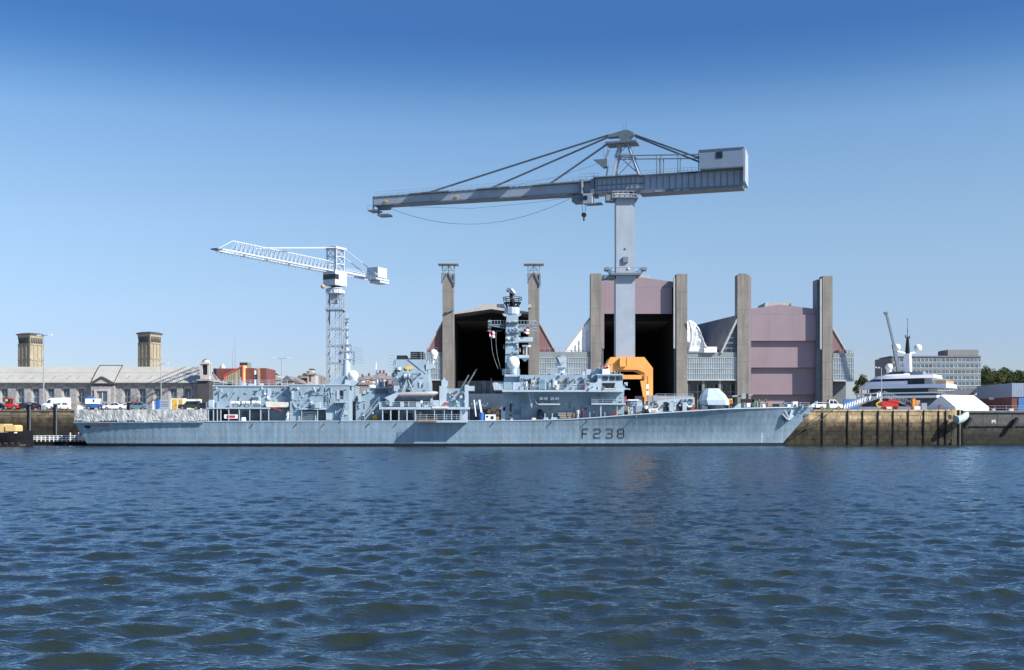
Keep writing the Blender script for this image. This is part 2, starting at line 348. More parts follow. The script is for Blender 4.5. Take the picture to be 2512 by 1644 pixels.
# ================================================================ quay walls
CH_ = .78
def block_mesh(Lb, m):
    a, h, c = Lb/2 - .012, CH_ - .025, .035
    mb = MB(); mb.v = [Vector(p) for p in [(-a,.5,0),(a,.5,0),(a,.5,h),(-a,.5,h),(-a,c,0),(a,c,0),(a,c,h),(-a,c,h),(-a+c,0,c),(a-c,0,c),(a-c,0,h-c),(-a+c,0,h-c)]]
    mb.f = [(0,1,5,4),(1,2,6,5),(2,3,7,6),(3,0,4,7),(4,5,9,8),(5,6,10,9),(6,7,11,10),(7,4,8,11),(8,9,10,11)]
    return shared(mb, m)
def block_wall(parent, x0, x1, y, m, ztop, n):
    lens = [1.5, 1.8, 2.1, 2.4]; ms = [block_mesh(l, m) for l in lens]
    for r in range(n):
        x = x0 - random.random()*1.2; z = ztop - (r+1)*CH_
        while x < x1:
            k = random.randrange(4)
            piece('stone_block', ms[k], (x+lens[k]/2, y + random.uniform(-.03,.03), z), parent); x += lens[k]
# right: ochre jetty with tarred timber rubbing strips and a rounded end
qw = thing('quay_wall', 'ochre stone jetty wall with dark vertical timbers and rounded end beyond the bow', 'quay wall', (66,QY,0))
MB().box(30, 86.2, QY+.3, QY+2.5, -3, QZ-.35).build('wall_core', G['quay'], qw)
block_wall(qw, 44, 85.4, QY, G['quay'], QZ-.34, 9)
cp = MB(); x = 30
for i in range(28): cp.box(30+i*2.0, 30+i*2.0+1.98, QY-.12, QY+1.2, QZ-.34, QZ)
cp.build('coping', G['quay'], qw)
end = [(86.2, QY)] + [(86.2+3*math.sin(R(a)), QY+3-3*math.cos(R(a))) for a in range(10, 91, 10)] + [(89.2, 231), (86.2, 231)]
MB().ext([(a,b_,-3) for a,b_ in end], (0,0,QZ+3)).build('rounded_end', G['quay'], qw, smooth=True)
for px in (2018, 2080, 2117, 2155, 2192, 2229, 2267, 2304, 2321):
    x = X_(px, QY-.3); MB().box(x-.12, x+.12, QY-.14, QY+.1, -1, QZ-.12).build('rubbing_timber', G['timber'], qw)
for a in (28, 52, 76):
    x, y = 86.2+3.1*math.sin(R(a)), QY+3-3.1*math.cos(R(a)); MB().box(x-.14, x+.14, y-.16, y+.16, -1, QZ-.1).build('rubbing_timber', G['timber'], qw)
# left: weedy wall behind the stern
ql = thing('quay_wall', 'weedy brown stone quay wall behind the stern, below the parked cars', 'quay wall', (-95,QY,0))
MB().box(-170, 30, QY+.3, QY+2.5, -3, QZ-.35).build('wall_core', G['quayl'], ql)
block_wall(ql, -108, -76, QY, G['quayl'], QZ-.34, 9)
cp = MB()
for i in range(100): cp.box(-170+i*2.0, -170+i*2.0+1.98, QY-.15, QY+1.2, QZ-.34, QZ)
cp.build('coping', G['quayl'], ql)
# far right recessed wall (lock entrance)
qr = thing('quay_wall', 'dark grey concrete wall at the far right with a small white square mark', 'quay wall', (130,230,0))
MB().box(86.5, 300, 230.2, 233, -3, QZ-.35).build('wall_face', G['quayg'], qr)
for i in range(14): MB().box(88+i*3.0, 88+i*3.0+2.94, 229.95, 230.3, 3.6, QZ-.5).build('concrete_panel', G['quayg'], qr)
MB().box(86.5, 300, 229.7, 231, QZ-.48, QZ-.2).build('coping', G['quayg'], qr)
mk = MB(); zz = Z_(1034, 229.9)
for (a, b_, c, d) in ((0,.14,0,.75),(.6,.74,0,.75),(.14,.6,.32,.44),(.3,.44,.44,.75)): mk.box(X_(2433,229.9)+a, X_(2433,229.9)+b_, 229.9, 229.96, zz-.4+c, zz-.4+d)
mk.build('painted_mark', G['white'], qr)
for px, py in ((2375,1038),(2489,1038)):
    x, z = X_(px,229.5), Z_(py,229.5)
    tag(MB().cyl((x-.65,229.4,z-1.0),(x+.55,229.4,z+1.0),.42,.42,14).build('rubber_fender', G['rubber'], smooth=True),
        'black rubber fender hanging slanted on the dark wall, '+('beside the green fender' if px < 2400 else 'near the right picture edge'), 'fender')
# green foam fender draped round the jetty end
gf = MB(); pts = [(2340,1026,217.9),(2349,1031,217.3),(2358,1028,217.6),(2368,1022,218.4),(2374,1018,219.6)]
rings = []
for i,(a,b_,Y) in enumerate(pts):
    c = P(a,b_,Y); rr = (.72,.86,.82,.86,.66)[i]; rings.append([c + Vector((0, math.cos(t)*rr, math.sin(t)*rr)) for t in [2*math.pi*k/14 for k in range(14)]])
gf.loft(rings); tag(gf.build('foam_fender', G['fender'], smooth=True), 'fat pale green fender wrapped round the jetty end', 'fender')
# piles, pontoon and its white railing
for px, t, u, lab in ((71,990,1075,'dark steel pile standing beside the black tug bow'),(135.5,990,1090,'dark steel pile in front of the white van'),(316,986,1040,'short dark pile showing above the flight deck edge')):
    Y = 214.5 if px < 300 else 217.0; x = X_(px,Y); p = thing('mooring_pile', lab, 'pile', (x,Y,-2))
    MB().cyl((x,Y,-2),(x,Y,Z_(t+2,Y)),.36,.36,14).build('shaft', G['timber'], p, smooth=True)
    MB().cyl((x,Y,Z_(t+2,Y)),(x,Y,Z_(t,Y)),.43,.40,14).build('cap', G['craned'], p)
    MB().box(x+.26,x+.36,Y-.3,Y-.1,-1,Z_(t+8,Y)).build('guide_rail', G['craned'], p)
pt = thing('pontoon', 'long black mooring pontoon with white railings between tug and stern', 'pontoon', (X_(140,211),211,0))
MB().box(X_(72,210),X_(400,210),210,214.5,-.5,.72).build('float', G['tug'], pt)
x0, x1 = X_(80,210.2), X_(203,210.2); n = 13
for i in range(n):
    x = x0 + (x1-x0)*i/(n-1); MB().box(x-.07,x+.07,210.2,210.34,.72,1.85 if i not in (9,11) else 2.4).build('stanchion', G['white'], pt)
for z in (1.1,1.45,1.82): MB().box(x0,x1,210.22,210.32,z-.045,z+.045).build('rail', G['white'], pt)
ms = shared(MB().box(-.42,.42,-.03,.03,-.3,.3), G['cover'])
for i in (0,1,2,4,11): piece('canvas_panel', ms, (x0+(x1-x0)*(i+.5)/(n-1), 210.4, 1.35), pt)
# tug
tg = thing('tug', 'black tug with buff wheelhouse cut off by the left picture edge', 'tug', (X_(20,205),206,0))
def tugring(t):
    x = X_(-60,205) + (X_(73,205)-X_(-60,205))*t; w = 3.0*(1-max(0,(t-.55)/.45)**2.2); top = Z_(1062,205) + .9*max(0,t-.5)
    return [(x,206.5-w*.7,-.6),(x,206.5-w*.9,.2),(x,206.5-w,top),(x,206.5+w,top),(x,206.5+w*.9,.2),(x,206.5+w*.7,-.6)]
MB().loft([tugring(t) for t in (0,.3,.55,.7,.82,.92,1)]).build('hull', G['tug'], tg, smooth=True)
MB().box(X_(-40,204.2),X_(66,204.2),203.35,203.6,.05,.28).build('rubbing_strake', G['rust'], tg)
wh = MB(); a, b_, c, d = X_(-30,204.6), X_(11,204.6), Z_(1061,204.6), Z_(1040,204.6); wh.box(a,b_,204.6,208,c,d); wh.build('deckhouse', G['tugy'], tg)
wh = MB(); a, b_, c, d = X_(13,204.4), X_(38,204.4), Z_(1058,204.4), Z_(1043,204.4)
wh.ext([(a,204.4,c),(b_,204.4,c),(b_,204.4,d-.25),(b_-.25,204.4,d),(a+.1,204.4,d),(a,204.4,d-.15)],(0,3,0)); wh.build('wheelhouse', G['tugy'], tg)
MB().box(X_(13,204.2),X_(41,204.2),204.1,204.4,Z_(1063,204.2),Z_(1060,204.2)).build('bulwark_rail', G['white'], tg)
MB().cyl(P(8,1062,204.3),P(8,1066,204.3),.3,.3,10).build('bollard', G['orange'], tg)
for i in range(6): 
    a = X_(-35+i*16,203.3); MB().lathe((a,203.2,.5),[(.25,-.12),(.42,-.12),(.42,.12),(.25,.12)],10).build('tyre_fender', G['rubber'], tg)
# ================================================================ frigate
fr = thing('frigate', 'long pale grey frigate moored alongside the quay', 'warship', (-12,208,0))
YC = 208.0
#        deck X,  waterline X, deck half-beam, waterline half-beam, deck height, flare power
ST = [(-79.1,-76.9, 6.2,5.2,4.38,1.0),(-72,-71,6.9,6.0,4.40,1.0),(-62,-62,7.5,6.9,4.42,1.0),(-48,-48,7.85,7.5,4.45,1.0),(-30,-30,8.0,7.8,4.5,1.0),(-12,-12,8.0,7.8,4.52,1.1),
      (0,0,8.0,7.6,4.56,1.2),(9,8.5,7.95,7.1,4.78,1.35),(14,13.2,7.85,6.6,5.05,1.45),(19.2,18,7.7,5.9,5.45,1.55),(25.5,23.8,7.3,5.0,5.88,1.65),(33,30.6,6.3,3.7,6.36,1.75),
      (38.5,35.6,5.3,2.75,6.68,1.8),(43.5,40.0,4.1,1.9,6.86,1.8),(48,43.8,2.9,1.2,6.97,1.7),(52,46.8,1.7,.6,7.06,1.5),(54.6,48.8,.8,.22,7.13,1.3),(56.3,50.0,.06,.04,7.2,1.0)]
def hull_pt(i, z, side):
    s = ST[i]; t = z/s[4]; tc = max(t, 0); b_ = s[3] + (s[2]-s[3])*tc**s[5]
    if t < 0: b_ = s[3]*(1 + .25*t)
    return (s[1] + (s[0]-s[1])*t, YC + side*b_, z)
def hull_y(X, z):                                   # near side of the hull at this X and height
    best = None
    for i in range(len(ST)-1):
        a, b_ = hull_pt(i,z,-1), hull_pt(i+1,z,-1)
        if a[0] <= X <= b_[0]: t = (X-a[0])/(b_[0]-a[0]); return a[1] + (b_[1]-a[1])*t
    return YC
def deck_z(X):
    for a, b_ in zip(ST, ST[1:]):
        if a[0] <= X <= b_[0]: return a[4] + (b_[4]-a[4])*(X-a[0])/(b_[0]-a[0])
    return ST[0][4] if X < 0 else ST[-1][4]
def dense():
    global ST
    arr = np.array(ST); xs = np.linspace(0, len(ST)-1, 70); out = []
    for t in xs:                                     # Catmull-Rom through the stations for a fair hull
        i = min(int(t), len(ST)-2); f = t-i; p = [arr[max(0,min(len(ST)-1,i+k))] for k in (-1,0,1,2)]
        out.append(tuple(.5*((2*p[1]) + (-p[0]+p[2])*f + (2*p[0]-5*p[1]+4*p[2]-p[3])*f*f + (-p[0]+3*p[1]-3*p[2]+p[3])*f**3)))
    out[0] = ST[0]; out[-1] = ST[-1]; ST = out
dense()
def hull_mesh(z0, fr_, steps):
    mb = MB(); rings = []
    for i in range(len(ST)):
        top = ST[i][4] if fr_ is None else fr_; zs = [z0 + (top-z0)*k/steps for k in range(steps+1)]
        rings.append([hull_pt(i,z,-1) for z in zs] + [hull_pt(i,z,1) for z in zs[::-1]])
    return mb.loft(rings)
hull = hull_mesh(.5, None, 12).build('hull', G['ship'], fr, smooth=True)
hm = mat('hull_paint', (.185,.27,.34), .48, var=.10, scale=.35, stretch=(1,1,.5), bump=.05, bscale=.45, dirt=[((.26,.35,.41), .8, .7, (2.2,1,.12)), ((.12,.185,.24), .55, .5, (1,1,.6)), ((.20,.13,.085), .45, 1.3, (2.6,1,.05))]); hull.data.materials[0] = hm
# plating dished between the frames
N = hm.node_tree.nodes; L = hm.node_tree.links; g = N.new('ShaderNodeNewGeometry'); sp = N.new('ShaderNodeSeparateXYZ'); L.new(g.outputs['Position'], sp.inputs[0])
def sine(axis, pitch, ph=0):
    a = N.new('ShaderNodeMath'); a.operation = 'MULTIPLY_ADD'; a.inputs[1].default_value = 2*math.pi/pitch; a.inputs[2].default_value = ph; L.new(sp.outputs[axis], a.inputs[0])
    s = N.new('ShaderNodeMath'); s.operation = 'SINE'; L.new(a.outputs[0], s.inputs[0]); p = N.new('ShaderNodeMath'); p.operation = 'ABSOLUTE'; L.new(s.outputs[0], p.inputs[0]); return p.outputs[0]
mlt = N.new('ShaderNodeMath'); mlt.operation = 'MULTIPLY'; L.new(sine(0, 2.4), mlt.inputs[0]); L.new(sine(2, 2.6, .4), mlt.inputs[1])
mo = N.new('ShaderNodeTexNoise'); mo.inputs['Scale'].default_value = .16; L.new(g.outputs['Position'], mo.inputs['Vector'])
ml2 = N.new('ShaderNodeMath'); ml2.operation = 'MULTIPLY'; L.new(mlt.outputs[0], ml2.inputs[0]); L.new(mo.outputs['Fac'], ml2.inputs[1])
bu = N.new('ShaderNodeBump'); bu.inputs['Distance'].default_value = .034; L.new(ml2.outputs[0], bu.inputs['Height'])
bs = N['Principled BSDF']; L.new(bs.inputs['Normal'].links[0].from_socket, bu.inputs['Normal']); L.new(bu.outputs[0], bs.inputs['Normal'])
hull_mesh(-1.2, .503, 3).build('boot_topping', G['boot'], fr, smooth=True)
mb = MB(); mb.sheet([[(hull_pt(i,ST[i][4],-1)[0], YC+w*(ST[i][2]-.05), ST[i][4]+.02) for w in (-1,-.5,0,.5,1)] for i in range(len(ST))]); mb.build('deck', G['deck'], fr)
mb = MB()                                            # pale gunwale strip at the deck edge
for i in range(6, len(ST)-1): mb.bar(Vector(hull_pt(i,ST[i][4],-1))+Vector((0,-.02,.03)), Vector(hull_pt(i+1,ST[i+1][4],-1))+Vector((0,-.02,.03)), .12, .16)
mb.build('gunwale', G['shiplight'], fr)
# pennant number
gl = {'F':[[(0,0),(0,1),(1,1)],[(0,.47),(.78,.47)]], '2':[[(0,.82),(0,.92),(.12,1),(.86,1),(1,.9),(1,.62),(.86,.5),(.15,.5),(0,.4),(0,0),(.95,0)]],
      '3':[[(0,.9),(.12,1),(.86,1),(1,.9),(1,.62),(.88,.5),(.3,.5)],[(.88,.5),(1,.4),(1,.1),(.86,0),(.12,0),(0,.1)]],
      '8':[[(.14,.5),(.03,.6),(.03,.9),(.16,1),(.84,1),(.97,.9),(.97,.6),(.86,.5),(.14,.5),(0,.4),(0,.1),(.14,0),(.86,0),(1,.1),(1,.4),(.86,.5)]]}
for ch, a, b_ in (('F',1428,1442),('2',1457,1472),('3',1487,1502),('8',1516,1531)):
    for nm, off, m, dyy in (('numeral_edge', (-.06,-.03), G['numb2'], .012), ('numeral', (0,0), G['numb'], .03)):
        mb = MB(); x0, x1, z0, z1 = X_(a,201), X_(b_,201), Z_(1074.5,201), Z_(1052.5,201)
        for st in gl[ch]:
            pts = []
            for u, w in st:
                x, z = x0+(x1-x0)*u+off[0], z0+(z1-z0)*w+off[1]; pts.append(Vector((x, hull_y(x,z)-dyy, z)))
            for p, q_ in zip(pts, pts[1:]):
                e = (q_-p).normalized()*.09; mb.bar(p-e, q_+e, .03, .23) if abs((q_-p).x) > abs((q_-p).z) else mb.ext([p-e+Vector((-.115,0,0)), p-e+Vector((.115,0,0)), q_+e+Vector((.115,0,0)), q_+e+Vector((-.115,0,0))], (0,-.02,0))
        o = mb.build(nm, m, fr)
        if nm == 'numeral': o['label'] = 'black painted character %s on the bow' % ch
# stern name in small red letters, draught marks, stern opening
mb = MB()
for k in range(17):
    x = X_(222+k*2.75,201.5); z = Z_(1043.3,201.5)
    if k not in (3,): mb.box(x, x+.13, hull_y(x,z)-.03, hull_y(x,z)+.05, z-.16, z+.16); 
mb.build('stern_name', G['red'], fr, kind='stuff')
mb = MB(); a = [P(px,py,200.0) for px,py in ((195,1044),(213,1044),(213,1051),(201,1051))]; a = [Vector((p.x, hull_y(p.x,p.z)-.02, p.z)) for p in a]; mb.ext(a,(0,.5,0)); mb.build('stern_fairlead', G['black'], fr)
mb = MB(); 
for k in range(6): z = .7+k*.3; x = X_(1870,206.3); mb.box(x,x+.16,hull_y(x,z)-.03,hull_y(x,z),z,z+.14)
mb.build('draught_mark', G['white'], fr, kind='stuff')
# anchor, bow fairleads, jackstaff bulwark
x, z = X_(1932,206), Z_(1018,206); y = hull_y(x,z)
an = MB(); an.bar((x-.5,y-.35,z+.9),(x+.3,y-.45,z-.6),.35,.3).bar((x+.9,y-.3,z+.9),(x+.5,y-.45,z-.4),.4,.3).bar((x-.9,y-.4,z+.2),(x+.1,y-.5,z-.9),.3).bar((x+1.1,y-.3,z-.1),(x+.1,y-.5,z-.9),.35)
ap = an.build('anchor', G['shiplight'], fr); MB().cyl((x+.1,y+.2,z-.6),(x+.1,y-.35,z-.8),.6,.5,12).build('hawse_pipe', G['shipdark'], ap)
x, z = X_(1973,207.2), Z_(1018,207.2); y = hull_y(x,z); MB().ext([(x-1.0,y-.04,z+.35),(x+1.1,y-.04,z+.1),(x+.6,y-.04,z-.35),(x-.2,y-.04,z-.1)],(0,.5,0)).build('bow_fairlead', G['shipdark'], fr)
mb = MB(); mb.ext([(54.3,YC-.7,7.1),(56.3,YC-.05,7.2),(56.8,YC-.03,7.95),(56.2,YC-.06,7.9),(55.6,YC-.35,7.55)],(0,.12,0)); mb.build('bow_bulwark', G['shiplight'], fr)
# ---- helpers for blocks that span the ship
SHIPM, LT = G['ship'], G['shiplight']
def blk(name, a, b_, t, u, Y, d, m=None, parent=None): return MB().pb(a,b_,t,u,Y,d).build(name, m or SHIPM, parent or fr)
def pol(name, poly, Y, d, m=None, parent=None): return MB().pp(poly,Y,d).build(name, m or SHIPM, parent or fr)
def post(px, t, u, Y, w=.14, m=None, name='post', parent=None):
    x = X_(px,Y); return MB().box(x-w/2,x+w/2,Y,Y+w,Z_(u,Y),Z_(t,Y)).build(name, m or LT, parent or fr)
def railing(a, b_, u, Y, h=1.0, n=None, parent=None, name='guard_rail', m=None):
    x0, x1, z = X_(a,Y), X_(b_,Y), Z_(u,Y); n = n or max(2,int(abs(x1-x0)/1.6)+1); mb = MB()
    for i in range(n): x = x0+(x1-x0)*i/(n-1); mb.box(x-.03,x+.03,Y-.03,Y+.03,z,z+h)
    for k in (.35,.68,1.0): mb.box(x0,x1,Y-.02,Y+.02,z+h*k-.025,z+h*k+.025)
    return mb.build(name, m or LT, parent or fr)
def raft(px0, px1, py0, py1, Y, par):
    a, b_ = X_(px0,Y), X_(px1,Y); r = (Z_(py0,Y)-Z_(py1,Y))/2; z = (Z_(py0,Y)+Z_(py1,Y))/2
    o = MB().cyl((a,Y+r,z),(b_,Y+r,z),r,r,14).build('life_raft_canister', G['raft'], par, smooth=True)
    w = b_-a; MB().cyl((a-.03,Y+r,z),(a+.08,Y+r,z),r*1.06,r*1.06,14).build('end_cap', G['white'], o)
    MB().cyl((a+w*.5-.06,Y+r,z),(a+w*.5+.06,Y+r,z),r*1.05,r*1.05,14).build('strap', G['shipdark'], o)
    mb = MB()
    for t in (.2,.8): mb.box(a+w*t-.05,a+w*t+.05,Y+.1,Y+2*r-.1,z-r-.45,z-r+.15)
    mb.box(a+w*.2,a+w*.8,Y+r-.05,Y+r+.05,z-r-.45,z-r-.35); mb.build('cradle', G['shipdark'], o)
def ladder(p, q_, w, par, m=None, n=10, name='ladder'):
    p, q_ = Vector(p), Vector(q_); mb = MB(); s = Vector((w/2,0,0)); mb.bar(p-s,q_-s,.05).bar(p+s,q_+s,.05)
    for k in range(1,n): c = p+(q_-p)*k/n; mb.bar(c-s,c+s,.05)
    return mb.build(name, m or G['shipdark'], par)
def stair(p, q_, wid, par, m=None, n=9):
    p, q_ = Vector(p), Vector(q_); mb = MB(); s = Vector((0,wid,0))
    for o in (Vector(), s): mb.bar(p+o,q_+o,.08,.3).bar(p+o+Vector((0,0,.95)),q_+o+Vector((0,0,.95)),.06)
    for k in range(1,n): c = p+(q_-p)*k/n; mb.box(c.x-.16,c.x+.16,c.y,c.y+wid,c.z-.03,c.z+.03)
    for k in (0,.5,1): c = p+(q_-p)*k; mb.box(c.x-.03,c.x+.03,c.y-.03,c.y+.03,c.z,c.z+.95)
    return mb.build('stair', m or LT, par)

# ---- flight deck: sheeted guard rails and hanging safety nets at the stern
mb = MB()
for i in range(45):
    x = X_(176+i*7.4,200.6); yy = hull_y(x,4.35)+.02; mb.box(x-.035,x+.035,yy,yy+.08,4.2,6.1 if i%3 else 6.35)

for i in range(15):
    x0, x1 = X_(174+i*22.3,200.6), X_(174+(i+1)*22.3,200.6)
    for z in (5.32,6.05): mb.bar((x0,hull_y(x0,4.35)+.06,z),(x1,hull_y(x1,4.35)+.06,z),.06)

mb.build('net_stanchions', G['white'], fr)
gy_ = G['sheet'] = mat('grubby_white_sheet', (.34,.35,.35), .9, var=.25, scale=1.0, col2=(.62,.61,.57), bump=.10, bscale=1.5, dirt=((.20,.25,.28), .85, .9, (1,1,.5)))
for i in range(15):
    a, b_ = 173+i*22.4, 173+(i+1)*22.4+.3; Y = 200.36; grid = []
    top = random.choice((1005,1006,1004.5)); bot = 1030+random.random()*6
    nn = 7
    for k in range(nn):
        row = []
        for j in range(9):
            px = a+(b_-a)*j/8; py = top+(bot-top)*k/(nn-1) + (random.uniform(-1.2,1.2) if k in (0,nn-1) else 0)
            p = P(px,py,Y); p.y = hull_y(p.x,4.35)-.12+Y-200.4; p.y += .025*math.sin(j*1.3+i*2+k*.4)+random.uniform(-.03,.03); row.append(p)
        grid.append(row)
    o = MB().sheet(grid).build('sheet_panel', G['sheet'], fr)
    md = o.modifiers.new('thickness','SOLIDIFY'); md.thickness = .02
for k in range(16):                                   # safety nets standing out level from the deck edge
    a, b_ = X_(176+k*20.2,200), X_(176+(k+1)*20.2-1.2,200); yi, yo = hull_y((a+b_)/2,4.3)+.05, hull_y((a+b_)/2,4.3)-.36; mb = MB()
    for y in (yi,(yi+yo)/2,yo): mb.box(a,b_,y-.05,y+.05,4.2,4.28)
    for q_ in range(8): x = a+(b_-a)*q_/7; mb.bar((x,yi,4.24),(x-.25,yo,4.24),.075)
    mb.build('safety_net', SHIPM, fr)
blk('flight_deck_box', 262, 276, 1012, 1030, 202.5, 1.2, LT); blk('flight_deck_box', 330, 352, 1017, 1030, 202.5, 1.5, G['cover']); blk('flight_deck_box', 425, 470, 1018, 1032, 202.2, 1.6, G['cover'])
blk('flight_deck_box', 448, 456, 1003, 1014, 202.5, 1.0, G['craned'])
pol('flight_deck_davit', [(388,1003),(391,1003),(391,1013),(404,1006),(405,1008),(391,1016),(388,1016)], 202.6, .25, G['yellow'])

# ---- hangar and after superstructure
blk('hangar_side', 523, 712, 947, 1001, 202.4, 11.2)
blk('hangar_lower_side', 508, 712, 1001, 1036, 203.6, 9.4)
blk('hangar_roof_coaming', 521, 713, 945.5, 948, 202.25, 11.5, LT)
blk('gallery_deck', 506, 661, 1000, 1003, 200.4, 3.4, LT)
for px in (511,523.5,533,541.5,561,587,612.5,639.5,659): post(px, 1002.5, 1034, 200.5)
railing(506, 566, 1000, 200.5, .9)
for a, b_ in ((567,586),(594,612)): raft(a, b_, 984, 993, 200.8, fr)
raft(618, 638, 983, 993, 200.8, fr)
blk('vent_trunk', 619, 638, 972, 982, 202.0, .5, LT); blk('vent_grille', 621, 634, 974, 981, 201.9, .15, G['shipdark'])
blk('equipment_locker', 531, 563, 984, 1000, 201.8, .8); blk('crane_pedestal', 512, 522, 981, 1000, 201, 1.2, LT)
for a, b_, t, u in ((537,541,963,988),(656,663,953,981),(600,606,962,966),(640,644,949,955),(572,578,960,964)): blk('fitting', a, b_, t, u, 202.25, .25, LT if t < 960 else SHIPM)
MB().bar(P(552,986,202.0),P(580,952,202.0),.12).bar(P(560,988,202.0),P(583,956,202.0),.1).build('boom', LT, fr)
railing(525, 705, 946, 203, 1.0)
for px, t in ((580,915),(590,925)): post(px, t, 946, 204, .08, LT, 'whip_aerial')
for a, b_, t in ((592,600,938),(637,643,940),(609,624,942)): blk('roof_locker', a, b_, t, 947, 204, 1.2, LT)
pol('boat_cover', [(652,985),(707,987),(707,997),(704,999),(654,999),(652,995)], 200.9, 1.6, G['cover'])
sg = blk('notice_board', 550, 583, 1017, 1027, 200.6, .08, G['white']); blk('notice_print', 556, 577, 1019, 1025, 200.57, .02, G['red'], sg)
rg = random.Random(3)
for px in (515,527,536,549,572,598,624,648):          # dark lockers and doors, also added to deepen the gallery's shade
    w = rg.uniform(6,13); blk('shade_stowage', px, px+w, 1004+rg.uniform(0,9), 1032, 203.6-rg.uniform(.3,.9), .9, rg.choice((G['shipdark'],G['sooty'],G['craned'],G['shipdark'])))
# after block
blk('after_block_side', 711, 856, 944.5, 1003, 201.0, 13.6)
blk('after_block_low_side', 711, 737, 1003, 1036, 201.0, 13.6); blk('after_block_low_side', 799, 856, 1003, 1036, 201.0, 13.6); blk('after_block_recess', 736.5, 799.5, 1003, 1036, 203.0, 10)
blk('after_block_coaming', 709.5, 857, 943, 945.5, 200.9, 13.8, LT)
blk('ladder_platform', 734, 799, 1001.5, 1005, 200.3, .9, LT)
for px in (740,779): post(px, 1005, 1034, 200.4)
railing(735, 798, 1001.5, 200.35, 1.0)
gb = blk('louvre_box', 743, 775, 1010, 1032, 200.9, .6, LT)
for i in range(4): blk('louvre', 745, 773, 1013+i*4.6, 1015.6+i*4.6, 200.8, .1, G['shipdark'], gb)
blk('winch', 762, 785, 987, 1001, 200.2, .9, LT); blk('winch_drum', 764, 772, 992, 1001, 199.9, .4, G['shipdark'])
dr = blk('doorway', 833, 842.5, 958, 979, 200.95, .1, G['black']); blk('door_leaf', 826, 832.5, 958, 979, 200.85, .12, LT, dr)
blk('door_platform', 820, 850, 985, 988, 199.9, 1.2, LT); railing(821, 850, 985, 199.95, .9)
stair(P(836,1034,199.9), P(850,990,199.9), .8, fr)
MB().bar(P(722,992,200.9),P(752,958,200.6),.16).bar(P(752,958,200.6),P(785,950,200.6),.14).bar(P(722,992,200.9),P(726,1003,200.9),.2).bar(P(768,951,200.6),P(774,962,200.4),.3).bar(P(785,950,200.6),P(796,946,200.4),.22).build('refuelling_derrick', LT, fr)
MB().bar(P(765,964,200.7),P(806,964,200.7),.07).bar(P(770,964,200.7),P(748,990,200.7),.07).bar(P(800,966,200.7),P(770,992,200.7),.07).bar(P(806,964,200.7),P(812,990,200.7),.07).build('awning_frame', LT, fr)
for a, b_, t, u in ((715,719,966,980),(800,812,1015,1030),(822,828,1006,1020),(845,852,1008,1018),(812,820,960,964),(740,744,968,974)): blk('fitting', a, b_, t, u, 200.8, .25, LT)
# after mast, satellite dome and its sloping house
pol('director_house', [(802,944),(822,928),(848,921),(856,944)], 202.5, 5, SHIPM)
pol('dome_support', [(845,944),(847,931),(882,935),(868,947)], 201.5, 2.2, LT)
dm = MB(); c = P(866,922,202.5); dm.ball(c, .98, 20, 11, 1.0, -58); dm.build('satellite_dome', G['dome'], fr, smooth=True)
MB().cyl(P(866,936,202.5),P(866,931,202.5),.75,.82,16).build('dome_base', LT, fr, smooth=True)
am = MB(); x, Y = X_(850.5,206), 206
am.cyl((x,Y,Z_(930,Y)),(x,Y,Z_(884,Y)),.85,.62,12).cyl((x,Y,Z_(884,Y)),(x,Y,Z_(842,Y)),.5,.32,10).cyl((x,Y,Z_(842,Y)),(x,Y,Z_(770,Y)),.2,.1,8); amast = am.build('after_mast', LT, fr, smooth=True)
mb = MB()
for py, w in ((882,2.6),(862,2.0),(846,1.7),(826,.9),(808,.9),(790,.7),(782,1.0)): mb.box(x-w/2,x+w/2,Y-.5,Y+.5,Z_(py,Y)-.12,Z_(py,Y)+.12)
for py in (795,822): mb.cyl((x,Y,Z_(py+4,Y)),(x,Y,Z_(py-6,Y)),.3,.26,10)
for sx in (-1,1):
    mb.bar((x+sx*1.3,Y,Z_(896,Y)),(x+sx*1.3,Y,Z_(862,Y)),.35); mb.bar((x+sx*.9,Y,Z_(868,Y)),(x+sx*.8,Y,Z_(846,Y)),.25)
mb.build('aerial_array', G['cgrey'], amast)
mb = MB()
for i in range(6): mb.bar((x+1.1,Y,Z_(852+i*6,Y)),(x+3.2,Y-1,Z_(858+i*7,Y)),.035)
mb.build('wire_aerial', G['shipdark'], amast)
# dark gap with weapon deck, then shaded uptake block
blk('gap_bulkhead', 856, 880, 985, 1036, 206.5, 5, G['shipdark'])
pol('torpedo_space_side', [(873,1036),(873,987),(886,968),(898,957),(909,952),(951,951),(957,966),(966,1036)], 205.2, 7.5)
blk('uptake_louvre', 921, 951, 955, 966, 205.05, .2, G['shipdark'])
blk('uptake_cornice', 909, 953, 950, 952.5, 204.9, 8, LT); pol('slope_face', [(951,951),(956,951),(960,966),(957,966)], 204.9, 1, LT)
blk('port_light', 876, 879, 994, 998, 205.1, .1, G['black'])
for px, t in ((923,888),):
    post(px, t+8, 952, 205.6, .22, G['white'], 'whip_aerial'); post(px, t, t+8, 205.6, .1, G['white'], 'whip_aerial')
for px in (929,938,951): post(px, 930, 952, 205.4, .22, LT, 'decoy_tube')
blk('decoy_launcher', 931, 940, 937, 951, 205.8, 1, G['carteal']); blk('decoy_launcher', 945, 950, 935, 951, 205.8, 1, G['navy'])
MB().ball(P(915,951,206),.9,14,7,.6,0).build('life_belt_locker', G['white'], fr, smooth=True)
for a, b_, t, u in ((879,886,966,986),(890,898,958,966),(900,906,955,962)): blk('fitting', a, b_, t, u, 204.9, .4, LT)
stair(P(894,1030,204.2), P(930,986,203.4), .8, fr)
